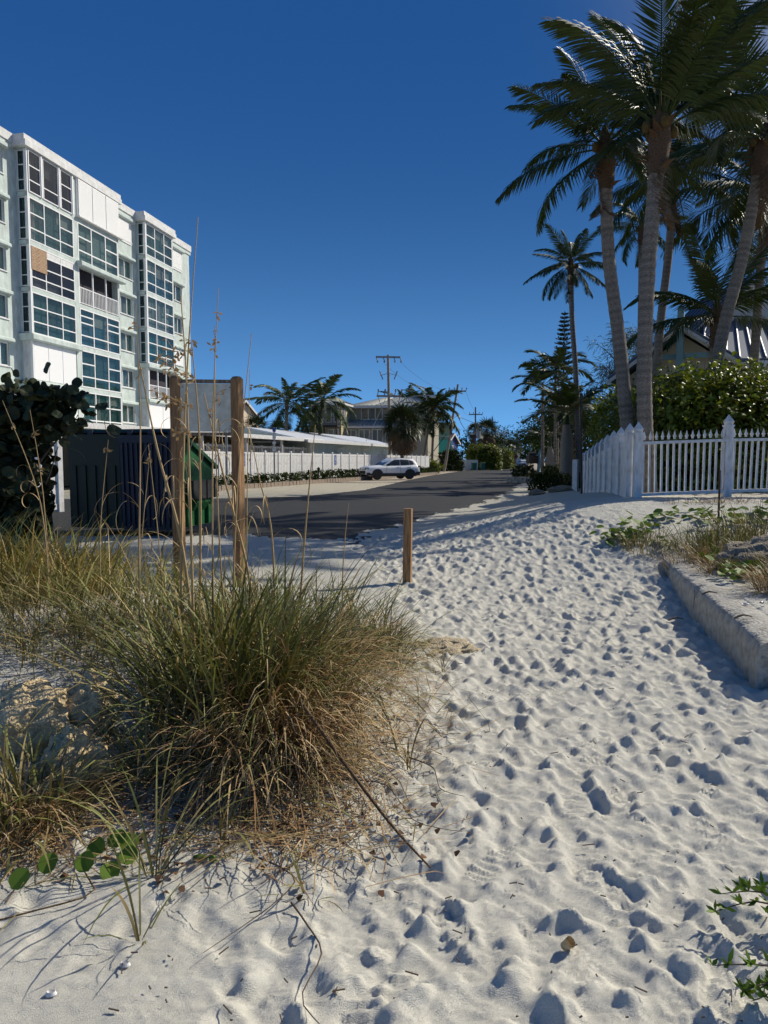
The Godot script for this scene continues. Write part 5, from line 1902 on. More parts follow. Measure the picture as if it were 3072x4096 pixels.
func make_poles() -> void:
	var o := utility_pole("tall pale concrete utility pole with a street lamp arm beside the shaggy palm", Vector3(0.64, 0, -70), Vector3(0.39, 11.7, -70), 0.17, M.pole_wood, [[11.45, 1.2, -0.35], [7.7, 1.2, 0.45]], 1)
	var b := Mesher.new()
	b.tube(smooth_path([Vector3(0.05, 6.4, 0.1), Vector3(0.7, 6.9, 0.2), Vector3(1.7, 7.55, 0.3), Vector3(3.2, 7.75, 0.3), Vector3(3.9, 7.72, 0.3)], 12), PackedFloat32Array([0.05, 0.05, 0.05, 0.05, 0.05, 0.05, 0.05, 0.05, 0.05, 0.05, 0.05, 0.05, 0.05]), 6)
	part("lamp_arm", b.mesh(), M.galvanised, o)
	var h := Mesher.new()
	h.box(Vector3(4.1, 7.70, 0.3), Vector3(0.7, 0.16, 0.28), Basis.IDENTITY, 0.7)
	h.box(Vector3(4.15, 7.58, 0.3), Vector3(0.4, 0.10, 0.22))
	part("lamp_head", h.mesh(), M.white_grey, o)
	var k := Mesher.new()
	for s: float in [-1.0, 1.0]:
		k.rod(Vector3(s * 0.85 - 0.2, 10.1, 0.2), Vector3(s * 0.55 - 0.2, 9.3, 0.2), 0.06, 0.05, 6)
		k.rod(Vector3(-0.2, 9.9, 0.15), Vector3(s * 0.8 - 0.2, 9.7, 0.2), 0.025, 0.025, 5)
		k.tube(smooth_path([Vector3(s * 1.05 - 0.15, 7.6, 0.25), Vector3(s * 0.75 - 0.1, 6.6, 0.2), Vector3(s * 0.12 - 0.05, 5.4, 0.16)], 5), PackedFloat32Array([0.035, 0.035, 0.035, 0.035, 0.035, 0.035]), 5)
	part("cutout_switch", k.mesh(), M.insulator, o)
	utility_pole("weathered wooden utility pole leaning to the right behind the round dark bush", Vector3(8.0, 0, -95), Vector3(9.8, 11.5, -95), 0.19, M.pole_wood, [[10.6, 1.2, 0.3]], 2)
	var q := utility_pole("dark utility pole carrying a grey transformer above the glossy bush", Vector3(17.3, 0, -135), Vector3(17.26, 11.5, -135), 0.17, M.pole_dark, [[10.1, 1.3, 0.3]], 3)
	var t := Mesher.new()
	t.rod(Vector3(0.55, 5.6, 0.2), Vector3(0.55, 7.0, 0.2), 0.38, 0.38, 12)
	t.rod(Vector3(0.45, 7.0, 0.2), Vector3(0.40, 8.8, 0.2), 0.06, 0.04, 6)
	part("transformer", t.mesh(), M.galvanised, q)
	utility_pole("slim dark utility pole, third from the right above the street", Vector3(24.7, 0, -165), Vector3(25.04, 11.4, -165), 0.17, M.pole_dark, [[10.2, 1.3, 0.25]], 4)
	utility_pole("pale distant utility pole with a curved lamp arm far down the street", Vector3(35.9, 0, -215), Vector3(36.1, 11.2, -215), 0.18, M.pole_wood, [[9.6, 1.0, 0.25], [7.4, 1.2, 0.3]], 5)
	utility_pole("farthest utility pole, just above the oncoming white car", Vector3(48.7, 0, -260), Vector3(48.6, 11.6, -260), 0.19, M.pole_wood, [[10.6, 1.5, 0.25]], 6)
	var tops := [Vector3(1.6, 11.0, -70), Vector3(10.8, 10.7, -95), Vector3(18.4, 10.2, -135), Vector3(26.0, 10.2, -165), Vector3(37.0, 9.6, -215)]
	var names := ["from the concrete pole to the leaning pole", "from the leaning pole to the transformer pole", "from the transformer pole to the slim dark pole", "from the slim dark pole to the distant lamp pole"]
	for i in 4:
		wire("upper cable " + names[i], tops[i], tops[i + 1], 1.1, 0.014)
		wire("lower left cable " + names[i], tops[i] + Vector3(-1.6, -0.1, 0), tops[i + 1] + Vector3(-1.6, -0.1, 0), 1.3, 0.014)
		wire("thick low cable " + names[i], tops[i] + Vector3(-0.9, -3.6, 0), tops[i + 1] + Vector3(-0.9, -3.3, 0), 1.2, 0.04)
	wire("cable crossing the street from the leaning pole to the right-hand trees", Vector3(9.6, 7.4, -95), Vector3(22.0, 4.9, -100), 0.6, 0.035)
	wire("cable crossing the street from the slim dark pole to the right-hand trees", Vector3(17.3, 3.6, -135), Vector3(30.0, 4.6, -140), 0.4, 0.04)
	wire("guy cable from the leaning pole down to the bush's left side", Vector3(8.3, 5.0, -94.8), Vector3(4.6, 0.1, -93.0), 0.0, 0.05)
	wire("service cable from the concrete pole down to the white carport", Vector3(0.2, 7.6, -70), Vector3(-1.6, 3.2, -64), 0.1, 0.02)
	wire("service cable low across the palms from the concrete pole", Vector3(0.9, 5.9, -70), Vector3(9.0, 4.7, -95), 0.7, 0.03)
	# slim sign poles of the parking strip
	var p := thing("parking_sign", "slim galvanised pole with a narrow parking sign seen edge-on", "sign", Vector3(-6.33, 0.0, -41))
	var m := Mesher.new()
	m.rod(Vector3(0, -0.2, 0), Vector3(0.02, 3.35, 0), 0.045, 0.045, 8)
	part("pole", m.mesh(), M.galvanised, p)
	for e: Array in [[3.2, 0.22, M.sign_blue], [2.86, 0.36, M.vinyl], [2.45, 0.16, M.vinyl], [2.1, 0.22, M.vinyl]]:
		var n := Mesher.new()
		n.box(Vector3(0.03, e[0], 0.06), Vector3(0.20, e[1], 0.01), rock_turn(0.5))
		part("sign_plate", n.mesh(), e[2], p)
	var p2 := thing("lamp_post", "grey metal post with a small box on top, left of the right sign post", "post", Vector3(-7.85, 0.0, -35.5))
	var m2 := Mesher.new()
	m2.rod(Vector3(0, -0.2, 0), Vector3(0, 2.9, 0), 0.06, 0.06, 8)
	part("pole", m2.mesh(), M.galvanised, p2)
	var m3 := Mesher.new()
	m3.box(Vector3(0, 2.95, 0.05), Vector3(0.14, 0.42, 0.14))
	part("box", m3.mesh(), M.white_grey, p2)
	# the accessible parking sign by the far bay of the building
	var p3 := thing("parking_sign", "white and blue accessible parking sign on the deck post by the building", "sign", Vector3(-10.2, 0.0, -36.0))
	var m4 := Mesher.new()
	m4.rod(Vector3(0, -0.2, 0), Vector3(0, 2.75, 0), 0.04, 0.04, 8)
	part("pole", m4.mesh(), M.galvanised, p3)
	var m5 := Mesher.new()
	m5.box(Vector3(0, 2.72, 0.05), Vector3(0.16, 0.34, 0.012))
	part("sign_plate", m5.mesh(), M.vinyl, p3)
	var m6 := Mesher.new()
	m6.box(Vector3(0.05, 2.35, 0.05), Vector3(0.18, 0.26, 0.012))
	part("sign_plate", m6.mesh(), M.sign_blue, p3)


# ------------------------------------------------------------------ vehicles
func car_ring(hw: float, y0: float, y1: float, y2: float) -> Array:
	# half a section from the sill up to the shoulder and in to the middle: [z, y]
	return [Vector2(hw * 0.90, y0), Vector2(hw * 0.985, lerpf(y0, y1, 0.3)), Vector2(hw, lerpf(y0, y1, 0.68)), Vector2(hw * 0.955, y1), Vector2(hw * 0.72, lerpf(y1, y2, 0.8)), Vector2(0, y2)]


func loft(b: Mesher, sec: Array) -> void:
	# sec: [x, ring]; both halves, smooth, with closed ends
	var k := b.v.size()
	var n: int = sec[0][1].size()
	var m := n * 2 - 1
	for e: Array in sec:
		for j in m:
			var p: Vector2 = e[1][j] if j < n else e[1][m - 1 - j]
			b.v.append(Vector3(e[0], p.y, p.x if j < n else -p.x)); b.n.append(Vector3.UP); b.c.append(b.col)
	for i in sec.size() - 1:
		for j in m - 1:
			var q := k + i * m + j
			b.ix.append_array(PackedInt32Array([q, q + 1, q + m + 1, q, q + m + 1, q + m]))
	b.smooth_from(k)
	for e: int in [0, sec.size() - 1]:
		var out := Vector3(-1 if e == 0 else 1, 0, 0) * signf(sec[-1][0] - sec[0][0])
		for j in n - 1:
			var p: Vector2 = sec[e][1][j]
			var q: Vector2 = sec[e][1][j + 1]
			var x: float = sec[e][0]
			b.face(Vector3(x, p.y, p.x), Vector3(x, q.y, q.x), Vector3(x, q.y, -q.x), Vector3(x, p.y, -p.x), out)


func make_car(label: String, at: Vector3, turn: float, detail: bool) -> void:
	# nose towards -x, wheels on y 0
	var o := thing("parked_car", label, "car", at, turn)
	var b := Mesher.new()
	var low := [[-2.20, 0.62, 0.40, 0.70, 0.74], [-2.14, 0.80, 0.30, 0.86, 0.93], [-1.98, 0.88, 0.28, 0.93, 1.00], [-1.5, 0.905, 0.28, 0.96, 1.05], [-0.95, 0.915, 0.28, 0.99, 1.09], [-0.3, 0.92, 0.28, 1.01, 1.05], [0.7, 0.92, 0.28, 1.03, 1.05], [1.4, 0.92, 0.28, 1.06, 1.08], [1.9, 0.89, 0.30, 1.06, 1.10], [2.15, 0.84, 0.40, 1.02, 1.06], [2.22, 0.76, 0.46, 0.80, 0.84]]
	var sec := []
	for e: Array in low:
		sec.append([e[0], car_ring(e[1], e[2], e[3], e[4])])
	loft(b, sec)
	part("body", b.mesh(), M.car_white, o)
	var t := Mesher.new()
	var up := [[-0.98, 0.80, 0.95, 0.98, 1.0], [-0.30, 0.81, 0.95, 1.42, 1.46], [-0.02, 0.80, 0.95, 1.55, 1.60], [0.6, 0.80, 0.95, 1.58, 1.645], [1.3, 0.79, 0.95, 1.54, 1.61], [1.75, 0.77, 0.95, 1.46, 1.53], [1.98, 0.74, 0.95, 1.28, 1.34], [2.10, 0.72, 0.95, 1.05, 1.10]]
	var sec2 := []
	for e: Array in up:
		var hw: float = e[1]
		sec2.append([e[0], [Vector2(hw * 1.06, e[2]), Vector2(hw * 0.99, lerpf(e[2], e[3], 0.45)), Vector2(hw * 0.87, e[3]), Vector2(hw * 0.7, lerpf(e[3], e[4], 0.75)), Vector2(0, e[4])]])
	loft(t, sec2)
	part("roof", t.mesh(), M.car_white, o)
	for s: float in [-1.0, 1.0]:
		var Z := func(x: float, y: float) -> Vector3: return Vector3(x, y, s * (0.857 - (y - 0.95) * 0.22 - 0.02 * maxf(0.0, x - 1.0)))
		var panes := [[[-0.62, 1.04], [0.50, 1.06], [0.50, 1.50], [0.10, 1.50], [-0.22, 1.34]], [[0.56, 1.06], [1.30, 1.09], [1.22, 1.48], [0.56, 1.51]], [[1.36, 1.10], [1.72, 1.16], [1.60, 1.40], [1.30, 1.46]]]
		for e: Array in panes:
			var m := Mesher.new()
			var c := Vector3.ZERO
			for q: Array in e: c += Z.call(q[0], q[1]) / e.size()
			for i in e.size():
				var q0: Vector3 = Z.call(e[i][0], e[i][1])
				var q1: Vector3 = Z.call(e[(i + 1) % e.size()][0], e[(i + 1) % e.size()][1])
				if s > 0: m.tri(c, q1, q0)
				else: m.tri(c, q0, q1)
				m.face(q0, q1, q1 - Vector3(0, 0, s * 0.05), q0 - Vector3(0, 0, s * 0.05), (q0 + q1) * 0.5 - c)
			part("side_window", m.mesh(), M.rubber if not detail else M.glass_car, o)
		for x: float in [-1.36, 1.32]:
			var w := Mesher.new()
			w.rod(Vector3(0, 0, -0.11), Vector3(0, 0, 0.11), 0.345, 0.345, 22)
			var wheel := part("wheel", w.mesh(), M.rubber, o, Vector3(x, 0.345, s * 0.80))
			var r := Mesher.new()
			r.rod(Vector3(0, 0, s * 0.09), Vector3(0, 0, s * 0.118), 0.23, 0.23, 20)
			for i in 5:
				var a := TAU * i / 5.0
				r.col = Color(2.2, 2.2, 2.2)
				r.bar(Vector3(0, 0, s * 0.125), Vector3(cos(a) * 0.22, sin(a) * 0.22, s * 0.125), 0.07, 0.02)
			part("rim", r.mesh(), M.rim, wheel)
			var c := Mesher.new()
			for i in 13:
				var a0 := lerpf(-0.1, PI + 0.1, i / 13.0)
				var a1 := lerpf(-0.1, PI + 0.1, (i + 1) / 13.0)
				var p0 := Vector3(x + cos(a0) * 0.39, 0.345 + sin(a0) * 0.39, s * 0.935)
				var p1 := Vector3(x + cos(a1) * 0.39, 0.345 + sin(a1) * 0.39, s * 0.935)
				var q0 := Vector3(x + cos(a0) * 0.46, 0.345 + sin(a0) * 0.46, s * 0.93)
				var q1 := Vector3(x + cos(a1) * 0.46, 0.345 + sin(a1) * 0.46, s * 0.93)
				var iz := Vector3(0, 0, -s * 0.12)
				c.hexa([p0 + iz, p1 + iz, p1, p0, q0 + iz, q1 + iz, q1, q0])
				c.hexa([Vector3(x, 0.33, s * 0.926), Vector3(x + 0.01, 0.33, s * 0.926), Vector3(x + 0.01, 0.33, s * 0.928), Vector3(x, 0.33, s * 0.928), p0 + Vector3(0, 0, -s * 0.009), p1 + Vector3(0, 0, -s * 0.009), p1 + Vector3(0, 0, -s * 0.007), p0 + Vector3(0, 0, -s * 0.007)])
			part("wheel_arch", c.mesh(), M.black_plastic, o)
		var k := Mesher.new()
		k.box(Vector3(-0.02, 0.38, s * 0.90), Vector3(2.0, 0.20, 0.07))
		k.box(Vector3(1.98, 0.44, s * 0.80), Vector3(0.40, 0.26, 0.16))
		k.box(Vector3(-2.0, 0.42, s * 0.78), Vector3(0.34, 0.22, 0.18))
		part("sill", k.mesh(), M.black_plastic, o)
		var h := Mesher.new()
		h.box(Vector3(-2.06, 0.81, s * 0.64), Vector3(0.22, 0.12, 0.34), rock_turn(s * 0.35))
		part("headlight", h.mesh(), M.lamp_glass if not detail else M.rim, o)
		var l := Mesher.new()
		l.box(Vector3(2.12, 0.98, s * 0.74), Vector3(0.14, 0.13, 0.18))
		part("tail_light", l.mesh(), M.red_plastic, o)
		var mr := Mesher.new()
		mr.box(Vector3(-0.55, 1.10, s * 1.0), Vector3(0.16, 0.15, 0.2))
		part("mirror", mr.mesh(), M.rubber, o)
		for x: float in [0.33, 1.22]:
			var d := Mesher.new()
			d.box(Vector3(x, 0.93, s * 0.925), Vector3(0.2, 0.035, 0.03))
			part("door_handle", d.mesh(), M.chrome, o)
		var rr := Mesher.new()
		rr.bar(Vector3(0.1, 1.62, s * 0.60), Vector3(1.5, 1.62, s * 0.58), 0.03, 0.04)
		part("roof_rail", rr.mesh(), M.rubber, o)
		var sm := Mesher.new()
		for x: float in [-0.62, 0.54, 1.33]:
			sm.box(Vector3(x, 0.73, s * 0.918), Vector3(0.012, 0.55, 0.012))
		part("door_seam", sm.mesh(), M.rim, o)
	var f := Mesher.new()
	f.hexa([Vector3(-0.99, 1.03, -0.74), Vector3(-0.99, 1.03, 0.74), Vector3(-0.94, 1.03, 0.74), Vector3(-0.94, 1.03, -0.74), Vector3(-0.14, 1.53, -0.60), Vector3(-0.14, 1.53, 0.60), Vector3(-0.10, 1.51, 0.60), Vector3(-0.10, 1.51, -0.60)])
	part("windscreen", f.mesh(), M.rubber if not detail else M.glass_car, o)
	var g := Mesher.new()
	g.box(Vector3(-2.19, 0.55, 0), Vector3(0.06, 0.24, 1.1))
	g.box(Vector3(-2.17, 0.79, 0), Vector3(0.06, 0.07, 0.9))
	part("grille", g.mesh(), M.rubber, o)
	var e := Mesher.new()
	e.rod(Vector3(-2.235, 0.80, 0), Vector3(-2.20, 0.80, 0), 0.075, 0.075, 14)
	part("badge", e.mesh(), M.chrome, o)
	var fl := Mesher.new()
	fl.box(Vector3(0, 0.32, 0), Vector3(3.9, 0.16, 1.5))
	part("underbody", fl.mesh(), M.rubber, o)


func make_street_things() -> void:
	make_car("white compact crossover car parked side-on on the sandy shoulder", Vector3(0.40, 0.02, -54.2), 0.42, true)
	make_car("distant white car coming down the middle of the far street", Vector3(33.2, 0, -170.0), PI / 2 - 0.12, false)
	for k in 2:
		var at: Vector3 = [Vector3(13.3, 0.05, -105), Vector3(14.75, 0.05, -106.5)][k]
		var o := thing("wheeled_bin", ["dark green wheeled bin nearer the road edge, left of its twin", "dark green wheeled bin beside the glossy bush, right of its twin"][k], "bin", at, 0.2, "green wheeled bins")
		var b := Mesher.new()
		b.box(Vector3(0, 0.52, 0), Vector3(0.56, 0.98, 0.62), Basis.IDENTITY, 1.12)
		part("body", b.mesh(), M.cart_green, o)
		var l := Mesher.new()
		l.box(Vector3(0, 1.06, 0), Vector3(0.70, 0.09, 0.78), Basis.IDENTITY, 0.85)
		part("lid", l.mesh(), M.cart_green, o)
		for s: float in [-1.0, 1.0]:
			var w := Mesher.new()
			w.rod(Vector3(s * 0.27, 0.13, -0.28), Vector3(s * 0.33, 0.13, -0.28), 0.13, 0.13, 12)
			part("wheel", w.mesh(), M.rubber, o)
		var q := Mesher.new()
		q.box(Vector3(-0.03, 0.78, 0.333), Vector3(0.3, 0.10, 0.006))
		part("label", q.mesh(), M.ink, o)
	for k in 2:
		var b := Mesher.new()
		b.box(Vector3(0, 0.03, 0), Vector3(0.45, 0.06, 0.45))
		b.rod(Vector3(0, 0.06, 0), Vector3(0, 1.1, 0), 0.19, 0.04, 10)
		if k == 0: solo("traffic_cone", b, M.red_plastic, "tall red cone in front of the small white panel", "traffic cone", Vector3(17.3, 0.0, -120))
		else:
			var h := Mesher.new()
			h.rod(Vector3(0, 0, 0), Vector3(0, 0.75, 0), 0.2, 0.17, 10)
			h.rod(Vector3(-0.3, 0.5, 0), Vector3(0.3, 0.5, 0), 0.09, 0.09, 8)
			h.blob(Vector3(0, 0.78, 0), Vector3(0.18, 0.14, 0.18), noise_a, 0.0, 1.0, 8, 10)
			solo("fire_hydrant", h, M.red_plastic, "small red hydrant right of the white panel", "hydrant", Vector3(20.4, 0, -124))
	var w1 := Mesher.new()
	w1.box(Vector3(0, 0.7, 0), Vector3(2.9, 1.4, 0.15))
	solo("white_wall", w1, M.vinyl, "small plain white panel wall beside the glossy bush", "wall", Vector3(18.4, 0, -122.5))
	var w2 := Mesher.new()
	for k in 10:
		w2.box(Vector3(-2.1 + k * 0.47, 0.8, 0), Vector3(0.45, 1.5, 0.1))
	solo("grey_wall", w2, M.white_grey, "low pale wall between the dark round bush and the bins", "wall", Vector3(11.7, 0, -106.5))
	for k in 3:
		var b := Mesher.new()
		b.box(Vector3(0, 0.95, 0), Vector3([1.2, 1.5, 1.4][k], 1.9, 0.2), rock_turn([0.2, 0.0, -0.5][k]))
		solo("gate_wing", b, M.vinyl, ["left white gate wing at the foot of the distant lamp pole", "middle shaded gate wing at the far end of the street", "right white gate wing at the far end of the street"][k], "gate", [Vector3(32.2, 0, -190), Vector3(34.0, 0, -191), Vector3(36.0, 0, -190)][k])
	# mailbox on a curved figure post in a ring of stones
	var y := 0.30
	var m := thing("mailbox", "dark mailbox on a curved teal post above a ring of blocks", "mailbox", Vector3(9.55, y, -46))
	var b := Mesher.new()
	b.box(Vector3(0.02, 1.22, 0), Vector3(0.62, 0.52, 0.5), rock_turn(0.2))
	b.rod(Vector3(-0.2, 1.46, 0), Vector3(0.25, 1.46, 0), 0.25, 0.25, 14)
	part("box", b.mesh(), M.bag, m)
	var p := Mesher.new()
	p.tube(smooth_path([Vector3(0.30, 0, 0), Vector3(0.42, 0.45, 0), Vector3(0.50, 0.95, 0), Vector3(0.46, 1.5, 0), Vector3(0.58, 1.85, 0)], 9), PackedFloat32Array([0.16, 0.12, 0.10, 0.11, 0.13, 0.15, 0.14, 0.12, 0.09, 0.03]), 9)
	p.hexa([Vector3(0.15, 0.0, -0.05), Vector3(0.45, 0.0, -0.05), Vector3(0.45, 0.0, 0.05), Vector3(0.15, 0.0, 0.05), Vector3(0.30, 0.25, -0.04), Vector3(0.40, 0.25, -0.04), Vector3(0.40, 0.25, 0.04), Vector3(0.30, 0.25, 0.04)])
	part("post", p.mesh(), M.teal_trim, m)
	var e := thing("planter_ring", "low ring of pale blocks round the mailbox bush by the road", "planter", Vector3(9.2, 0.0, -46.0))
	for row in 2:
		for i in 16:
			var a := TAU * (i + row * 0.5) / 16.0
			var q := Mesher.new()
			q.box(Vector3(cos(a) * 1.15, 0.12 + row * 0.2, sin(a) * 1.15), Vector3(0.2, 0.19, 0.43), rock_turn(-a))
			part("block", q.mesh(), M.concrete, e)


# ------------------------------------------------------------------ plants of the dune
const GREEN := [Color(0.15, 0.175, 0.045), Color(0.20, 0.215, 0.065), Color(0.115, 0.135, 0.038), Color(0.25, 0.245, 0.085), Color(0.36, 0.275, 0.12)]
const MIXED := [Color(0.19, 0.185, 0.06), Color(0.30, 0.235, 0.09), Color(0.40, 0.29, 0.14), Color(0.165, 0.165, 0.05)]
const STRAW := [Color(0.46, 0.32, 0.16), Color(0.38, 0.235, 0.115), Color(0.27, 0.155, 0.07), Color(0.54, 0.40, 0.22), Color(0.25, 0.21, 0.085)]
const YELLOW := [Color(0.46, 0.36, 0.12), Color(0.35, 0.32, 0.09), Color(0.52, 0.37, 0.16), Color(0.24, 0.26, 0.07)]


func tussock(called: String, label: String, list: Array, mt: Material) -> void:
	var b := Mesher.new()
	for e: Array in list:
		clump(b, e[0], e[1], e[2], e[3], e[4], e[5], e[6], e[7], e[8], e[9], e[10], e[11], e[12] if e.size() > 12 else Vector2.ZERO)
	solo(called, b, mt, label, "grass", Vector3.ZERO, "", "stuff")


func make_dune_grass() -> void:
	tussock("sea_oats_grass", "large green sea oats tussock filling the dune beside the path", [
		[Vector2(-0.84, -4.1), Vector2(0.46, 0.56), 1700, 0.65, 1.15, 0.0040, 0.70, 0.5, 2.4, GREEN, 1, 0.4, Vector2(0.2, 0)],
		[Vector2(-1.6, -4.95), Vector2(0.7, 0.55), 1000, 0.45, 0.85, 0.0040, 0.8, 0.5, 2.4, GREEN, 2, 0.4],
		[Vector2(-0.55, -5.3), Vector2(0.75, 0.6), 900, 0.4, 0.85, 0.0040, 0.8, 0.5, 2.2, GREEN, 3, 0.5],
		[Vector2(-2.15, -4.35), Vector2(0.5, 0.35), 520, 0.25, 0.55, 0.0036, 0.9, 0.7, 2.6, MIXED, 7, 0.6],
		[Vector2(-2.5, -5.2), Vector2(0.6, 0.6), 620, 0.4, 0.8, 0.0042, 0.8, 0.5, 2.2, MIXED, 4, 0.6],
		[Vector2(-0.80, -3.5), Vector2(0.32, 0.28), 620, 0.7, 1.15, 0.0052, 0.5, 0.4, 1.7, GREEN, 5, 0.7],
		[Vector2(-0.9, -4.2), Vector2(0.8, 0.8), 260, 0.9, 1.35, 0.0048, 0.8, 0.9, 2.8, MIXED, 6, 0.9]], M.grass)
	tussock("dry_grass_skirt", "brown dry skirt of bent grass on the path side of the tussock", [
		[Vector2(-0.42, -3.75), Vector2(0.28, 0.60), 1400, 0.5, 0.92, 0.0030, 0.45, 1.1, 3.1, STRAW, 11, 0.9, Vector2(0.25, 0.4)],
		[Vector2(-0.55, -3.2), Vector2(0.26, 0.24), 1100, 0.4, 0.75, 0.0030, 0.7, 1.1, 2.9, STRAW, 12, 0.9, Vector2(0.2, 0.6)],
		[Vector2(-0.10, -4.9), Vector2(0.26, 0.5), 620, 0.3, 0.6, 0.0030, 0.8, 0.7, 2.3, MIXED, 13, 0.9, Vector2(0.3, 0.2)],
		[Vector2(0.0, -5.0), Vector2(0.25, 0.45), 260, 0.2, 0.42, 0.0030, 0.9, 0.6, 2.3, STRAW, 14, 0.9]], M.straw)
	tussock("dry_tussock", "smaller half-dead grass tussock at the lower left edge", [
		[Vector2(-1.45, -2.68), Vector2(0.28, 0.20), 800, 0.2, 0.42, 0.0030, 0.9, 0.9, 2.8, STRAW, 21, 0.8],
		[Vector2(-1.40, -2.70), Vector2(0.22, 0.18), 260, 0.35, 0.6, 0.0040, 0.9, 0.8, 2.2, GREEN, 22, 0.8],
		[Vector2(-1.02, -3.0), Vector2(0.14, 0.10), 200, 0.35, 0.7, 0.0030, 0.7, 0.8, 2.2, MIXED, 24, 0.8]], M.grass)
	tussock("yellow_grass", "yellowed broad-bladed grass in front of the sea grape bush", [
		[Vector2(-3.2, -6.2), Vector2(0.75, 0.55), 1900, 0.5, 1.0, 0.0052, 0.5, 0.5, 1.9, YELLOW, 31, 0.5],
		[Vector2(-2.5, -6.6), Vector2(0.6, 0.4), 420, 0.4, 0.9, 0.0048, 0.6, 0.5, 1.9, YELLOW, 32, 0.6],
		[Vector2(-3.9, -6.5), Vector2(0.6, 0.5), 900, 0.6, 1.2, 0.005, 0.5, 0.5, 1.7, YELLOW, 33, 0.5]], M.grass)
	# thin upright sprouts one can count
	var sprouts := [[-0.80, -2.36, 0.62, 26, "upright green grass sprout on the smooth sand at the lower left"], [-0.74, -2.04, 0.36, 15, "small leaning grass sprout nearest the camera, left of centre"], [-0.42, -2.90, 0.55, 14, "reddish single grass shoot before the dry skirt"], [0.35, -3.55, 0.28, 11, "small grass sprout alone in the trodden sand"], [0.40, -4.75, 0.22, 9, "tiny grass sprout near the pale mound"], [0.12, -3.25, 0.30, 10, "flattened grass sprout on the sand right of the dry skirt"], [-0.25, -2.25, 0.16, 9, "low withered sprout in front of the smooth sand"], [-0.62, -2.62, 0.5, 12, "thin mixed grass sprout between the two tussocks"]]
	for e: Array in sprouts:
		var b := Mesher.new()
		clump(b, Vector2(e[0], e[1]), Vector2(0.018, 0.018), e[3], e[2] * 0.7, e[2] * 1.2, 0.0036, 0.75, 0.4, 1.8, GREEN if e[3] > 11 else MIXED, int(e[2] * 1000), 0.7)
		solo("grass_sprout", b, M.grass, e[4], "grass")
	# dead straw and leaf litter pressed on the sand
	var g := RandomNumberGenerator.new()
	g.seed = 51
	var l := Mesher.new()
	for i in 1500:
		var c: Array = [[-0.75, -2.85, 0.6, 0.22], [-1.5, -2.55, 0.5, 0.25], [-0.25, -3.2, 0.22, 0.4], [-0.9, -3.1, 0.7, 0.3], [0.05, -3.9, 0.3, 0.7], [-0.35, -2.6, 0.3, 0.15]][g.randi() % 6]
		var p := Vector2(c[0] + g.randfn() * c[2] * 0.6, c[1] + g.randfn() * c[3] * 0.6)
		var cc: Color = STRAW[g.randi() % 5]
		var k := g.randf_range(0.4, 1.2)
		blade(l, Vector3(p.x, land(p.x, p.y) + 0.006, p.y), g.randf() * TAU, g.randf_range(1.25, 1.5), g.randf_range(0.08, 0.42), 0.0024, g.randf_range(-0.1, 0.35), 5, cc * k, cc * k, g.randf_range(-0.5, 0.5))
	for i in 260:
		var p := Vector2(g.randfn() * 0.55 - 0.9, g.randfn() * 0.22 - 2.75)
		l.col = Color(0.10, 0.055, 0.03) * g.randf_range(0.5, 1.8)
		var a := g.randf() * TAU
		var q := Vector3(p.x, land(p.x, p.y) + 0.012, p.y)
		var d := Vector3(cos(a), g.randf_range(-0.1, 0.4), sin(a)) * 0.03
		l.ribbon(PackedVector3Array([q, q + d * 0.5 + Vector3(0, 0.006, 0), q + d]), PackedFloat32Array([0.003, 0.013, 0.002]), Vector3(-sin(a), 0.3, cos(a)))
	solo("straw_litter", l, M.straw, "fallen straw and dead leaves lying round the tussocks", "litter", Vector3.ZERO, "", "stuff")
	# runners and roots on the sand
	var runners := [[[-0.25, -3.05], [0.0, -3.0], [0.12, -2.72], [0.30, -2.62], "long curving dry runner from the skirt onto the path"], [[-0.15, -3.5], [0.1, -3.42], [0.28, -3.55], [0.36, -3.5], "thin runner reaching towards the lone sprout"], [[0.12, -3.3], [0.22, -3.18], [0.25, -2.98], [0.34, -2.9], "kinked dark runner in the middle of the sand"], [[-0.3, -2.2], [-0.18, -1.95], [-0.22, -1.8], [-0.1, -1.62], "thin root trailing towards the camera"], [[-0.05, -4.1], [0.15, -4.0], [0.25, -4.2], [0.42, -4.15], "fine runner below the pale mound"], [[-0.45, -2.45], [-0.3, -2.3], [-0.42, -2.1], [-0.52, -1.95], "wiry root at the edge of the smooth sand"]]
	for e: Array in runners:
		var p := []
		for i in 4:
			p.append(Vector3(e[i][0], land(e[i][0], e[i][1]) + 0.018 + 0.012 * (i % 2), e[i][1]))
		var b := Mesher.new()
		var q := smooth_path(p, 14)
		var r := PackedFloat32Array()
		for i in 15: r.append(0.0036 * (1.0 - i / 19.0))
		b.tube(q, r, 5)
		solo("runner", b, M.twig, e[4], "root")
	var b := Mesher.new()
	b.col = Color(1.9, 1.3, 0.8)
	b.tube(smooth_path([Vector3(-0.36, 0.42, -2.98), Vector3(-0.15, 0.21, -2.80), Vector3(0.05, 0.07, -2.55), Vector3(0.165, 0.004, -2.43)], 10), PackedFloat32Array([0.008, 0.008, 0.008, 0.008, 0.0075, 0.007, 0.0065, 0.006, 0.005, 0.004, 0.003]), 6)
	solo("fallen_stem", b, M.palm_boot, "long straight brown stem sticking out onto the path", "stem")


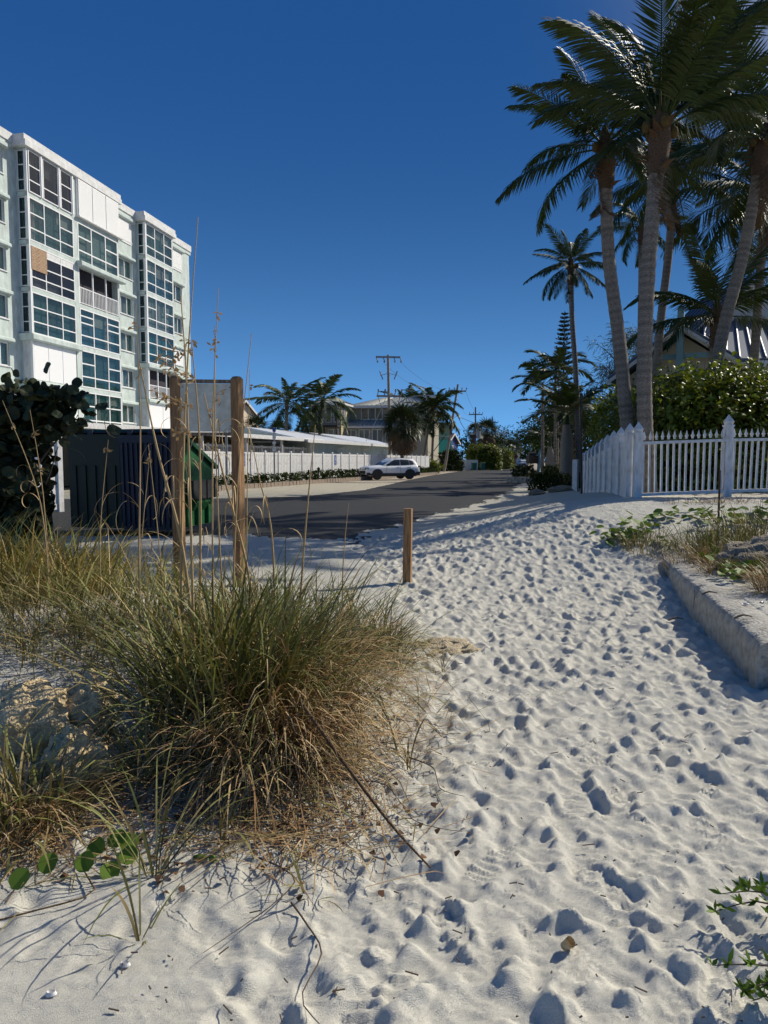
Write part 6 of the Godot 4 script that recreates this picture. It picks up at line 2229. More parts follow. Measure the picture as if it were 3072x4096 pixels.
func stalk(label: String, pts: Array, r: float, heads: Array, curls: int, seed_: int) -> void:
	# a sea oat culm with joints, curled dead leaves and flat seed heads
	var base: Vector3 = pts[0]
	base.y = land(base.x, base.z)
	var o := thing("sea_oat_stalk", label, "sea oat", base)
	var p := [Vector3.ZERO]
	for q: Vector3 in pts.slice(1): p.append(q - base)
	var path := smooth_path(p, 16)
	var rr := PackedFloat32Array()
	for i in 17: rr.append(lerpf(r, r * 0.28, pow(i / 16.0, 1.5)) * (1.12 if i % 4 == 0 else 1.0))
	var b := Mesher.new()
	b.col = Color(0.48, 0.34, 0.17)
	b.tube(path, rr, 6)
	part("culm", b.mesh(), M.straw, o)
	var g := RandomNumberGenerator.new()
	g.seed = seed_
	if curls:
		var c := Mesher.new()
		for i in curls:
			var u := g.randf_range(0.15, 0.75)
			var q := path[int(u * 16)]
			var k := g.randf_range(0.8, 1.3)
			var cc := Color(0.46 * k, 0.33 * k, 0.18 * k)
			blade(c, q, g.randf() * TAU, g.randf_range(0.3, 1.0), g.randf_range(0.25, 0.6), 0.0035, g.randf_range(2.2, 6.0), 14, cc, cc, g.randf_range(-0.6, 0.6))
		part("dead_leaf", c.mesh(), M.straw, o)
	if heads:
		var h := Mesher.new()
		for e: Array in heads:   # [share up the stalk, spread, number, dx, dy]
			var q := path[mini(16, int(e[0] * 16))]
			for i in e[2]:
				var t := g.randf()
				var s: Vector3 = q + Vector3(e[3] * t, e[4] * t, 0) + Vector3(g.randfn(), g.randfn(), g.randfn()) * e[1] * 0.4
				h.col = Color(0.42, 0.30, 0.16)
				h.tube(PackedVector3Array([q + Vector3(e[3], e[4], 0) * t * 0.6, s]), PackedFloat32Array([0.0016, 0.0010]), 3, false)
				var k := g.randf_range(0.7, 1.4)
				h.col = Color(0.56 * k, 0.40 * k, 0.22 * k)
				var d := Vector3(g.randf_range(-1, 1), g.randf_range(-1.2, 0.6), g.randf_range(-0.6, 0.6)).normalized()
				var l := g.randf_range(0.022, 0.036)
				for a: float in [0.0, 1.3]:
					h.ribbon(PackedVector3Array([s, s + d * l * 0.35, s + d * l * 0.75, s + d * l]), PackedFloat32Array([0.0015, 0.0075, 0.006, 0.0008]), Vector3(sin(a), 0.2, cos(a)))
		part("seed_head", h.mesh(), M.straw, o)


func make_stalks() -> void:
	stalk("tallest sea oat stalk, its thin top high against the sky", [Vector3(-1.17, 0, -4.05), Vector3(-1.15, 0.94, -4.0), Vector3(-1.10, 1.9, -4.0), Vector3(-1.02, 2.78, -4.0)], 0.0075, [[0.80, 0.05, 9, 0.0, 0.0], [0.72, 0.05, 7, 0.02, -0.05], [0.62, 0.06, 5, -0.03, 0.0]], 5, 1)
	stalk("sea oat stalk with the heaviest bunch of pale seeds, before the far bay", [Vector3(-1.02, 0, -3.75), Vector3(-1.01, 1.05, -3.7), Vector3(-1.02, 1.9, -3.7), Vector3(-1.04, 2.29, -3.7)], 0.0085, [[0.92, 0.07, 16, -0.10, -0.02], [0.85, 0.06, 24, -0.16, 0.12], [0.78, 0.06, 26, -0.17, 0.06], [0.70, 0.05, 10, -0.06, -0.02]], 6, 2)
	stalk("slim stalk with scattered seeds just left of the sign panel's middle", [Vector3(-1.02, 0, -4.2), Vector3(-1.02, 0.99, -4.2), Vector3(-1.0, 1.8, -4.2), Vector3(-0.96, 2.45, -4.2)], 0.006, [[0.98, 0.04, 4, 0, 0], [0.88, 0.05, 4, 0, 0], [0.74, 0.05, 3, 0, 0]], 3, 3)
	stalk("stalk with a few brown seeds crossing the sign panel", [Vector3(-0.99, 0, -4.45), Vector3(-1.02, 0.81, -4.4), Vector3(-1.04, 1.6, -4.4), Vector3(-1.03, 2.27, -4.4)], 0.006, [[0.96, 0.05, 5, 0.02, 0], [0.86, 0.06, 6, 0.03, -0.03]], 4, 4)
	stalk("straight stalk over the dark recess of the building, left of the sign", [Vector3(-1.55, 0, -4.45), Vector3(-1.53, 0.81, -4.4), Vector3(-1.50, 1.7, -4.4), Vector3(-1.51, 2.40, -4.4)], 0.0065, [[0.96, 0.06, 5, -0.04, 0.02], [0.85, 0.04, 3, 0, 0]], 5, 5)
	stalk("thick stalk leaning left across the blue dumpster lid", [Vector3(-1.08, 0, -4.05), Vector3(-1.14, 0.94, -4.0), Vector3(-1.27, 1.5, -4.0), Vector3(-1.36, 1.99, -4.0)], 0.011, [], 7, 6)
	stalk("short thin stalk before the green half of the dumpster", [Vector3(-1.43, 0, -4.6), Vector3(-1.46, 0.82, -4.6), Vector3(-1.52, 1.55, -4.6)], 0.005, [[0.98, 0.02, 5, 0, 0]], 3, 7)
	stalk("bare broken stalk standing over the road, left of the parked car", [Vector3(-0.62, 0, -5.0), Vector3(-0.56, 0.92, -5.0), Vector3(-0.48, 1.7, -5.0)], 0.0085, [], 3, 8)
	stalk("bent bare stalk just right of the right sign post", [Vector3(-0.71, 0, -4.6), Vector3(-0.73, 0.96, -4.6), Vector3(-0.80, 1.3, -4.6), Vector3(-0.85, 1.56, -4.6)], 0.0085, [], 3, 9)
	stalk("thin feathery stalk rising beside the right sign post", [Vector3(-0.92, 0, -4.2), Vector3(-0.89, 0.92, -4.2), Vector3(-0.84, 1.6, -4.2), Vector3(-0.77, 2.19, -4.2)], 0.006, [[0.8, 0.03, 2, 0, 0]], 5, 10)
	stalk("tall brown stalk at the left edge of the photo", [Vector3(-2.62, 0, -5.5), Vector3(-2.67, 1.14, -5.5), Vector3(-2.93, 1.91, -5.5)], 0.006, [[0.9, 0.03, 5, 0, 0]], 3, 11)
	stalk("brown stalk before the sea grape bush and the white gate", [Vector3(-2.75, 0, -5.8), Vector3(-2.79, 1.21, -5.8), Vector3(-2.87, 1.86, -5.8)], 0.006, [[0.9, 0.03, 8, 0, 0], [0.7, 0.03, 6, 0, 0]], 3, 12)
	stalk("low stalk with a narrow head before the dumpster's left part", [Vector3(-2.09, 0, -5.2), Vector3(-2.09, 0.9, -5.2), Vector3(-2.01, 1.6, -5.2)], 0.005, [[0.96, 0.02, 6, 0, 0]], 3, 13)
	stalk("short forked stub of a stalk low over the asphalt", [Vector3(-0.30, 0, -5.0), Vector3(-0.29, 0.71, -5.0), Vector3(-0.25, 1.15, -5.0)], 0.006, [], 4, 14)
	stalk("wispy tall stalk right of the sign against the blue sky", [Vector3(-0.90, 0, -4.5), Vector3(-0.88, 0.8, -4.5), Vector3(-0.86, 1.5, -4.5), Vector3(-0.84, 2.02, -4.5)], 0.005, [[0.96, 0.03, 2, 0, 0]], 2, 15)
	stalk("slim stalk between the leaning stalk and the dumpster's middle", [Vector3(-1.75, 0, -5.0), Vector3(-1.73, 0.76, -5.0), Vector3(-1.64, 1.52, -5.0)], 0.005, [[0.97, 0.02, 5, 0, 0]], 4, 16)
	stalk("stout pale stalk directly before the left sign post", [Vector3(-1.14, 0, -4.3), Vector3(-1.12, 0.9, -4.3), Vector3(-1.10, 1.6, -4.25), Vector3(-1.12, 2.12, -4.2)], 0.0095, [], 6, 17)
	stalk("stout stalk slanting over the panel down to its right edge", [Vector3(-0.80, 0, -4.4), Vector3(-0.84, 0.7, -4.4), Vector3(-0.98, 1.4, -4.3), Vector3(-1.08, 1.85, -4.3)], 0.010, [], 5, 18)


func make_sea_grape() -> void:
	var o := thing("sea_grape_bush", "dark sea grape bush with big round leaves before the white gate", "bush", Vector3(-4.48, land(-4.48, -8.3), -8.3))
	var leaf := Mesher.new()
	for i in 12:
		var a0 := TAU * i / 12.0
		var a1 := TAU * (i + 1) / 12.0
		var p := func(a: float) -> Vector3: return Vector3(sin(a) * 0.075, 0.012 * absf(sin(a)) + 0.008 * sin(a * 3.0), 0.075 - 0.07 * cos(a))
		leaf.tri(Vector3(0, -0.004, 0.07), p.call(a1), p.call(a0))
	var lm := leaf.mesh()
	var g := RandomNumberGenerator.new()
	g.seed = 61
	var many := []
	var own := []
	var b := Mesher.new()
	var limbs := [[Vector3(0.1, 0.2, 0), Vector3(0.25, 1.3, 0.1), Vector3(0.25, 2.25, 0.2)], [Vector3(0.1, 0.2, 0), Vector3(0.45, 1.2, 0.1), Vector3(0.85, 1.75, 0.0)], [Vector3(0, 0.2, 0), Vector3(-0.2, 1.2, 0), Vector3(-0.35, 1.85, 0.1)], [Vector3(0, 0.2, 0), Vector3(-0.5, 1.0, 0), Vector3(-0.9, 1.75, 0)], [Vector3(0, 0.2, 0), Vector3(0.1, 0.9, 0.3), Vector3(0.15, 1.6, 0.4)], [Vector3(0, 0.2, 0), Vector3(0.4, 1.0, -0.2), Vector3(0.55, 1.5, -0.3)]]
	for e: Array in limbs:
		var p := smooth_path(e, 10)
		b.tube(p, PackedFloat32Array([0.03, 0.028, 0.026, 0.024, 0.02, 0.018, 0.016, 0.014, 0.011, 0.008, 0.005]), 6)
		for k in 34:
			var q := p[3 + g.randi() % 8] + Vector3(g.randfn(), g.randfn(), g.randfn()) * 0.085
			if q.y < 1.5 and q.x > 0.38: continue
			own.append([q, leaf_turn(g, Vector3(g.randf_range(-1, 1), 0.2, 0.6), g.randf_range(0.6, 1.15)), Color(1, 1, 1)])
	for k in 4200:
		var q := Vector3(g.randf_range(-1.6, 0.44), g.randf_range(0.0, 1.9), g.randf_range(-0.5, 0.5))
		if q.y > 1.92 - 0.4 * maxf(0, q.x) + 0.2 * noise_a.get_noise_2d(q.x * 40.0, 7.0) or (q.x > 0.28 and q.y < 0.9 and noise_b.get_noise_2d(q.x * 90.0, q.y * 60.0) > -0.05):
			continue
		var sh := g.randf_range(0.5, 1.2)
		many.append([q, leaf_turn(g, Vector3(0, 0.3, 0.5), g.randf_range(0.7, 1.2)), Color(sh, sh, sh)])
	for k in 520:
		var q := Vector3(0.42 + g.randfn() * 0.24, 1.86 + g.randfn() * 0.15, g.randfn() * 0.2)
		if q.y < 1.62 and q.x > 0.36: continue
		var sh := g.randf_range(0.6, 1.3)
		many.append([q, leaf_turn(g, Vector3(0, 0.3, 0.5), g.randf_range(0.7, 1.2)), Color(sh, sh, sh)])
	singles("leaf", lm, M.grape_leaf, own, o)
	scatter("foliage", lm, M.grape_leaf, many, o)
	part("branches", b.mesh(), M.bark, o)


func vine(label: String, pts: Array, leaves: int, size: float, seed_: int, spread: float, called := "beach_vine") -> void:
	var g := RandomNumberGenerator.new()
	g.seed = seed_
	var c: Vector3 = pts[0]
	c.y = land(c.x, c.z)
	var o := thing(called, label, "vine", c)
	var p := []
	for q: Vector3 in pts:
		p.append(Vector3(q.x, land(q.x, q.z) + 0.02 + q.y, q.z) - c)
	var path := smooth_path(p, 16)
	var b := Mesher.new()
	b.col = Color(1.6, 1.3, 0.7)
	var r := PackedFloat32Array()
	for i in 17: r.append(0.004)
	b.tube(path, r, 5)
	part("stem", b.mesh(), M.palm_boot, o)
	var lm := round_leaf(1.0, 0.45)
	var e := []
	for i in leaves:
		var q := path[int(16.0 * (i + 0.5) / leaves)] + Vector3(g.randf_range(-1, 1) * spread, 0.0, g.randf_range(-1, 1) * spread)
		q.y = land(q.x + c.x, q.z + c.z) - c.y + g.randf_range(0.02, 0.15)
		var n := Vector3(g.randf_range(-0.7, 0.7), 1.0, g.randf_range(-0.7, 0.7)).normalized()
		var f := Vector3(g.randf_range(-1, 1), 0.25, g.randf_range(-1, 1))
		f = (f - n * f.dot(n)).normalized()
		e.append([q, Basis(n.cross(f), n, f) * Basis.from_scale(Vector3.ONE * size * g.randf_range(0.7, 1.2)), Color(1, 1, 1)])
	singles("leaf", lm, M.vine_leaf, e, o)


func make_bank() -> void:
	# the planted bank above the concrete wall
	tussock("bank_grass", "tufts of green and dry grass on the bank above the concrete wall", [
		[Vector2(3.35, -9.0), Vector2(0.35, 0.4), 420, 0.2, 0.42, 0.0034, 0.5, 0.4, 1.6, MIXED, 41, 0.7],
		[Vector2(4.0, -8.6), Vector2(0.5, 0.5), 800, 0.3, 0.6, 0.0036, 0.6, 0.4, 1.8, GREEN, 42, 0.7],
		[Vector2(4.7, -8.9), Vector2(0.5, 0.5), 900, 0.35, 0.75, 0.0038, 0.6, 0.4, 1.8, MIXED, 43, 0.7],
		[Vector2(3.55, -8.0), Vector2(0.35, 0.35), 700, 0.2, 0.45, 0.003, 0.7, 0.5, 2.2, STRAW, 44, 0.8],
		[Vector2(3.55, -6.1), Vector2(0.30, 0.30), 1100, 0.25, 0.48, 0.0028, 0.7, 0.5, 2.0, STRAW, 45, 0.8],
		[Vector2(4.1, -6.5), Vector2(0.35, 0.4), 800, 0.3, 0.6, 0.003, 0.7, 0.5, 2.0, MIXED, 46, 0.8],
		[Vector2(4.0, -7.0), Vector2(0.4, 0.2), 600, 0.25, 0.5, 0.003, 0.6, 0.5, 2.2, MIXED, 49, 0.8],
		[Vector2(3.5, -7.2), Vector2(0.28, 0.3), 500, 0.15, 0.35, 0.0028, 0.8, 0.5, 2.2, STRAW, 47, 0.8],
		[Vector2(5.4, -11.4), Vector2(0.9, 0.18), 700, 0.10, 0.25, 0.003, 1.0, 0.6, 2.4, [Color(0.20, 0.10, 0.05), Color(0.28, 0.16, 0.08)], 48, 0.8]], M.grass)
	vine("beach vine trailing over the sand before the picket fence's corner post", [Vector3(3.1, 0, -9.3), Vector3(3.6, 0, -9.9), Vector3(4.3, 0, -10.3), Vector3(5.0, 0, -10.6)], 80, 0.12, 71, 0.25)
	vine("beach vine spreading under the right picket post", [Vector3(4.6, 0, -9.9), Vector3(5.2, 0, -9.9), Vector3(5.9, 0, -10.2), Vector3(6.4, 0, -10.4)], 110, 0.13, 72, 0.4)
	vine("leafy vine at the far tip of the concrete wall", [Vector3(3.0, 0, -9.5), Vector3(3.2, 0, -9.3), Vector3(3.4, 0, -9.2), Vector3(3.6, 0, -9.1)], 44, 0.10, 73, 0.15)
	vine("vine hanging from the grey boulder down to the wall top", [Vector3(3.75, 0.25, -7.2), Vector3(3.55, 0.1, -7.0), Vector3(3.45, 0, -6.8), Vector3(3.35, 0, -6.7)], 44, 0.10, 74, 0.2)
	vine("vine in the middle of the bank above the boulder", [Vector3(3.7, 0.05, -7.9), Vector3(4.1, 0.05, -7.9), Vector3(4.5, 0.05, -8.0)], 44, 0.12, 75, 0.25)
	vine("vine among the dry grass at the right edge above the wall", [Vector3(3.9, 0.25, -6.9), Vector3(4.1, 0.2, -6.7), Vector3(4.2, 0.1, -6.5)], 40, 0.10, 76, 0.25)
	stone("boulder", Vector3(4.1, 0.36, -7.4), Vector3(0.55, 0.30, 0.36), M.grey_rock, "grey pitted boulder overgrown with vines on the bank")
	stone("boulder", Vector3(4.7, 0.38, -7.2), Vector3(0.42, 0.34, 0.36), M.grey_rock, "second grey boulder at the right edge of the photo", 0.4, 1.0)
	var g := RandomNumberGenerator.new()
	g.seed = 81
	for k in 9:
		var at := [Vector2(2.86, -5.0), Vector2(2.96, -5.02), Vector2(3.03, -5.0), Vector2(2.93, -5.3), Vector2(3.02, -5.35), Vector2(2.98, -5.5), Vector2(3.10, -5.45), Vector2(2.90, -5.62), Vector2(3.05, -5.7)][k] as Vector2
		var b := Mesher.new()
		b.col = Color(1, 0.92, 0.88) * g.randf_range(0.6, 1.0)
		var n := 9
		for i in n:   # a ribbed scallop half
			var a0 := lerpf(-1.0, 1.0, float(i) / n)
			var a1 := lerpf(-1.0, 1.0, float(i + 1) / n)
			var am := (a0 + a1) * 0.5
			var r := 0.034
			b.quad(Vector3(0, 0.004, 0), Vector3(sin(a0) * r, 0.006, cos(a0) * r), Vector3(sin(am) * r * 1.03, 0.012, cos(am) * r * 1.03), Vector3(sin(a1) * r, 0.006, cos(a1) * r))
			b.quad(Vector3(0, 0.006, 0), Vector3(sin(a0) * r * 0.6, 0.017, cos(a0) * r * 0.6), Vector3(sin(a1) * r * 0.6, 0.017, cos(a1) * r * 0.6), Vector3(0, 0.006, 0))
			b.quad(Vector3(sin(a0) * r * 0.6, 0.017, cos(a0) * r * 0.6), Vector3(sin(a0) * r, 0.006, cos(a0) * r), Vector3(sin(a1) * r, 0.006, cos(a1) * r), Vector3(sin(a1) * r * 0.6, 0.017, cos(a1) * r * 0.6))
		var s := solo("scallop_shell", b, M.shell, "small ribbed seashell on the wall top, " + ["nearest the wall corner", "second from the corner in the front row", "third from the corner in the front row", "left one behind the front row", "right one behind the front row", "centre of the back cluster", "right end of the back cluster", "far left of the back cluster", "farthest from the camera"][k], "shell", Vector3(at.x, 0.297, at.y), "shells on the concrete wall")
		s.rotation.y = g.randf() * TAU
	for e: Array in [[2.62, -5.12, "dark twig lying on the wall edge nearest the camera"], [2.80, -6.05, "dark twig on the wall edge below the vine"], [2.62, -6.3, "forked twig in the wall's shadow on the sand"]]:
		var b := Mesher.new()
		b.tube(smooth_path([Vector3(-0.07, 0.01, 0.02), Vector3(0.0, 0.03, 0), Vector3(0.08, 0.012, -0.02)], 4), PackedFloat32Array([0.007, 0.009, 0.008, 0.006, 0.004]), 5)
		solo("twig", b, M.twig, e[2], "twig", Vector3(e[0], 0.295 if e[1] > -6.2 else land(e[0], e[1]) + 0.01, e[1]))


func make_foreground_bits() -> void:
	stone("limestone_rock", Vector3(-1.72, 0.18, -3.3), Vector3(0.25, 0.20, 0.19), M.limestone, "pale yellow limestone rock at the left edge of the photo", 0.35)
	stone("limestone_rock", Vector3(-1.45, 0.20, -3.42), Vector3(0.13, 0.19, 0.14), M.limestone, "upright cream limestone rock against the green tussock", 0.45, 0.6)
	stone("limestone_rock", Vector3(-1.36, 0.02, -3.05), Vector3(0.14, 0.24, 0.16), M.limestone, "limestone rock half hidden by the small dry tussock", 0.4, 1.4)
	stone("sand_rock", Vector3(0.45, 0.0, -5.35), Vector3(0.24, 0.075, 0.20), M.sandstone, "low crumbling pale rock in the sand beside the tussock", 0.5, 0.3)
	# a vine with a few large leaves, lower left
	var o := thing("beach_vine", "beach vine with eight glossy round leaves at the lower left", "vine", Vector3(-1.0, land(-1.0, -2.25), -2.25))
	var lm := round_leaf(0.085, 0.040)
	var b := Mesher.new()
	b.col = Color(2.0, 1.6, 0.8)
	b.tube(smooth_path([Vector3(-0.28, 0.0, 0.16), Vector3(-0.12, 0.012, 0.1), Vector3(0.04, 0.02, 0.02), Vector3(-0.08, 0.02, -0.16)], 9), PackedFloat32Array([0.003, 0.003, 0.003, 0.003, 0.003, 0.003, 0.003, 0.003, 0.002, 0.002]), 5)
	part("stem", b.mesh(), M.palm_boot, o)
	for e: Array in [[-1.005, -2.44, 2.6, 0.7], [-0.985, -2.47, 1.2, 1.1], [-0.955, -2.475, 0.5, 1.0], [-0.945, -2.44, -0.4, 0.9], [-0.965, -2.39, -1.3, 0.8], [-1.01, -2.33, 2.2, 0.6], [-1.15, -2.31, 1.5, 0.55], [-1.22, -2.23, 1.0, 0.6]]:
		var n := Vector3(0.25 * sin(e[0] * 90.0), 0.55 + e[3] * 0.3, 0.75).normalized()
		var f := Vector3(cos(e[2]), 0.2 + sin(e[2]), -sin(e[2]) * 0.3)
		f = (f - n * f.dot(n)).normalized()
		var lf := part("leaf", lm, M.vine_leaf, o, Vector3(e[0], land(e[0], e[1]) + 0.035, e[1]) - o.position)
		lf.basis = Basis(n.cross(f), n, f) * Basis.from_scale(Vector3.ONE * 0.82)
	# green sprigs entering from the right
	for k in 2:
		var at: Vector3 = [Vector3(1.30, 0.02, -2.10), Vector3(1.20, 0.01, -1.78)][k]
		var s := thing("sprig", ["upper leafy green sprig reaching in from the right edge", "lower leafy sprig in the bottom right corner"][k], "plant", at)
		var g := RandomNumberGenerator.new()
		g.seed = 90 + k
		var t := Mesher.new()
		var lf := Mesher.new()
		for i in 4:
			var e := Vector3(-g.randf_range(0.12, 0.36), g.randf_range(0.02, 0.16), g.randf_range(-0.14, 0.18))
			var p := smooth_path([Vector3(0.06, 0, 0), e * 0.55 + Vector3(0, 0.05, 0), e], 8)
			t.tube(p, PackedFloat32Array([0.004, 0.004, 0.0035, 0.003, 0.003, 0.0025, 0.002, 0.002, 0.001]), 5)
			for j in 34:
				var q := p[3 + g.randi() % 6]
				var c := g.randf_range(0.7, 1.3)
				lf.col = Color(c, c, c)
				var d := (e.normalized() * 0.5 + Vector3(g.randf_range(-1, 1), g.randf_range(-0.3, 1), g.randf_range(-1, 1))).normalized() * g.randf_range(0.02, 0.045)
				lf.ribbon(PackedVector3Array([q, q + d * 0.5, q + d]), PackedFloat32Array([0.002, 0.006, 0.001]), Vector3(g.randf_range(-1, 1), 0.4, g.randf_range(-1, 1)))
		part("stem", t.mesh(), M.twig, s)
		part("leaves", lf.mesh(), M.vine_leaf, s)
	# shells and scraps on the sand
	var r := Mesher.new()
	for i in 12:
		var a0 := TAU * i / 12.0
		var a1 := TAU * (i + 1) / 12.0
		for q: Array in [[0.013, 0.0, 0.016, 0.035], [0.011, 0.035, 0.008, 0.005]]:
			r.quad(Vector3(cos(a0) * q[0], q[1], sin(a0) * q[0]), Vector3(cos(a1) * q[0], q[1], sin(a1) * q[0]), Vector3(cos(a1) * q[2], q[3], sin(a1) * q[2]), Vector3(cos(a0) * q[2], q[3], sin(a0) * q[2]))
	var tube := solo("tube_shell", r, M.limestone, "little hollow tube standing in the sand, lower right", "shell", Vector3(0.54, -0.005, -2.03))
	tube.rotation = Vector3(0.5, 0, -0.5)
	for e: Array in [[-0.74, -1.93, "white oval shell ring on the smooth sand, lower left"], [0.06, -1.80, "small white ring shell at the bottom centre"], [-0.90, -1.82, "half-buried white shell left of the oval one"]]:
		var b2 := Mesher.new()
		for i in 14:
			var a0 := TAU * i / 14.0
			var a1 := TAU * (i + 1) / 14.0
			b2.quad(Vector3(cos(a0) * 0.016, 0.002, sin(a0) * 0.011), Vector3(cos(a1) * 0.016, 0.002, sin(a1) * 0.011), Vector3(cos(a1) * 0.011, 0.010, sin(a1) * 0.007), Vector3(cos(a0) * 0.011, 0.010, sin(a0) * 0.007))
			b2.quad(Vector3(cos(a0) * 0.011, 0.010, sin(a0) * 0.007), Vector3(cos(a1) * 0.011, 0.010, sin(a1) * 0.007), Vector3(cos(a1) * 0.006, 0.001, sin(a1) * 0.004), Vector3(cos(a0) * 0.006, 0.001, sin(a0) * 0.004))
		solo("ring_shell", b2, M.shell, e[2], "shell", Vector3(e[0], land(e[0], e[1]) + 0.004, e[1]))
	var pod := Mesher.new()
	pod.blob(Vector3.ZERO, Vector3(0.028, 0.010, 0.012), noise_a, 0.1, 1.0, 8, 12)
	pod.blob(Vector3(0.045, 0.0, 0.01), Vector3(0.014, 0.012, 0.014), noise_a, 0.1, 1.0, 8, 10)
	solo("seed_pod", pod, M.vine_leaf, "green seed pod beside a round nut before the dry tussock", "seed pod", Vector3(-0.66, land(-0.66, -2.46) + 0.012, -2.46))
	var gr := RandomNumberGenerator.new()
	gr.seed = 95
	var spots := Mesher.new()
	for i in 420:
		var d := 1.6 + 9.0 * pow(gr.randf(), 1.5)
		var x := gr.randf_range(-0.8, 1.2) * (0.4 + d * 0.28)
		if x > wall_x(-d) - 0.1 or x < -1.3: continue
		var a := gr.randf() * TAU
		spots.col = Color(1, 1, 1) if gr.randf() < 0.7 else Color(5, 4.5, 4)
		var l := gr.randf_range(0.006, 0.05) if gr.randf() < 0.5 else 0.008
		var q := Vector3(x, land(x, -d) + 0.012, -d)
		spots.bar(q, q + Vector3(cos(a) * l, gr.randf_range(-0.003, 0.006), sin(a) * l), 0.003, 0.003)
	solo("beach_debris", spots, M.twig, "specks of shell and bits of twig strewn over the trodden sand", "debris", Vector3.ZERO, "", "stuff")


# ------------------------------------------------------------------ trees
func make_trees() -> void:
	var y := func(x: float, z: float) -> float: return land(x, z) - 0.1
	# the right-hand coconut palms, the nearest first
	coconut([Vector3(5.24, y.call(5.24, -14.0), -14.0), Vector3(5.14, 1.8, -14.0), Vector3(5.07, 3.3, -14.0), Vector3(5.10, 5.2, -14.0), Vector3(5.24, 7.45, -14.0)], 0.145, 0.135, "tallest coconut palm, its straight trunk right behind the picket fence", 26, 0.90, 3, true, "", 1.45, 0.40, Vector2(0.3, 0))
	coconut([Vector3(5.85, y.call(5.85, -16.5), -16.5), Vector3(5.60, 2.4, -16.5), Vector3(5.40, 4.1, -16.5), Vector3(5.10, 6.1, -16.5), Vector3(4.99, 8.1, -16.5)], 0.16, 0.13, "leaning coconut palm left of the tallest one, rising out of the hedge", 24, 0.74, 8, true, "", 1.45, -0.2)
	coconut([Vector3(9.0, y.call(9.0, -24.0), -24.0), Vector3(9.15, 5.3, -24.0), Vector3(9.40, 8.3, -24.0), Vector3(9.5, 10.6, -24.0)], 0.15, 0.12, "slender coconut palm just right of the tallest one, farther back", 24, 1.0, 13, true, "", 1.4, -0.6)
	coconut([Vector3(8.0, y.call(8.0, -18.0), -18.0), Vector3(8.40, 4.3, -18.0), Vector3(8.9, 6.6, -18.0), Vector3(9.26, 8.95, -18.0)], 0.16, 0.13, "coconut palm slanting out of the right edge of the photo", 24, 1.0, 17, true, "", 1.4, -0.3)
	coconut([Vector3(9.35, 0.3, -34.0), Vector3(9.10, 5.25, -34.0), Vector3(8.85, 8.2, -34.0), Vector3(8.77, 10.2, -34.0)], 0.14, 0.11, "slim coconut palm standing apart, left of the big group", 32, 0.62, 22, true, "", 1.5, -0.8)
	coconut([Vector3(13.6, 0.3, -38.0), Vector3(13.5, 8.0, -38.0), Vector3(13.43, 13.2, -38.0)], 0.15, 0.12, "thin far coconut palm seen between the two big trunks", 20, 0.7, 27, true, "", 1.4, -0.8)
	coconut([Vector3(9.1, y.call(9.1, -20.0), -20.0), Vector3(9.15, 3.6, -20.0), Vector3(9.21, 5.1, -20.0)], 0.13, 0.11, "short young coconut palm in front of the cream house", 17, 0.80, 33, true, "", 1.4, 0.0)
	coconut([Vector3(11.2, y.call(11.2, -22.0), -22.0), Vector3(11.34, 4.9, -22.0), Vector3(11.47, 9.2, -22.0)], 0.14, 0.12, "coconut palm at the right edge, behind the slanting one", 20, 1.1, 38, true)
	# across the street
	coconut([Vector3(-9.05, 0, -65), Vector3(-8.9, 4.2, -65), Vector3(-8.82, 6.3, -65)], 0.16, 0.13, "left one of the two coconut palms before the yellow house", 24, 1.12, 43, false, "", 1.3, -0.7)
	coconut([Vector3(-6.35, 0, -68), Vector3(-6.15, 3.9, -68), Vector3(-5.84, 6.75, -68)], 0.16, 0.12, "right one of the two coconut palms, its trunk before the yellow house", 24, 1.22, 48, false, "", 1.3, -0.75)
	coconut([Vector3(5.7, 0, -85), Vector3(5.83, 4.3, -85), Vector3(6.0, 7.6, -85)], 0.17, 0.13, "coconut palm with hanging fronds behind the shaggy fan palm", 26, 1.25, 53, false)
	coconut([Vector3(4.6, 0, -86), Vector3(5.2, 4.3, -86), Vector3(5.7, 7.0, -86)], 0.16, 0.12, "leaning coconut palm crossing its neighbour behind the shaggy fan palm", 22, 1.15, 58, false)
	coconut([Vector3(3.75, 0, -120), Vector3(3.75, 6.0, -120), Vector3(3.73, 10.5, -120)], 0.17, 0.14, "distant coconut palm peeping over the yellow house's roof", 20, 1.4, 63, false)
	fan_palm("shaggy fan palm with a skirt of dead fronds beside the concrete pole", Vector3(1.62, 0, -64), 4.6, 60, 80, 1.3, 71)
	fan_palm("dark fan palm below the peach house's gable", Vector3(-16.5, 0, -92), 5.6, 30, 10, 1.25, 72)
	fan_palm("second dark fan palm, left of the coconut trunks", Vector3(-13.5, 0, -92), 5.0, 30, 10, 1.25, 73)
	fan_palm("tall thin far fan palm, leftmost of the three down the street", Vector3(16.8, 0, -190), 10.0, 26, 6, 1.35, 74)
	fan_palm("middle far fan palm with a bare trunk down the street", Vector3(18.0, 0, -145), 7.2, 30, 8, 1.35, 75, Vector2(0.3, 0))
	fan_palm("bushy far fan palm behind the transformer pole", Vector3(21.6, 0, -150), 7.6, 42, 26, 1.75, 76)
	fan_palm("short far fan palm hanging over the street's left side", Vector3(25.2, 0, -140), 3.6, 26, 20, 1.5, 77)
	norfolk("tall tiered norfolk pine on the right side of the street", Vector3(13.75, 0, -55), 12.8, 3.5, 81)
	norfolk("dark norfolk pine left of the yellow house", Vector3(-8.8, 0, -80), 8.8, 3.6, 82)
	feather_tree("wispy casuarina between the slim palm and the hedge", Vector3(14.6, 0, -45), 9.7, 5.2, 91, M.needle, 0.35)
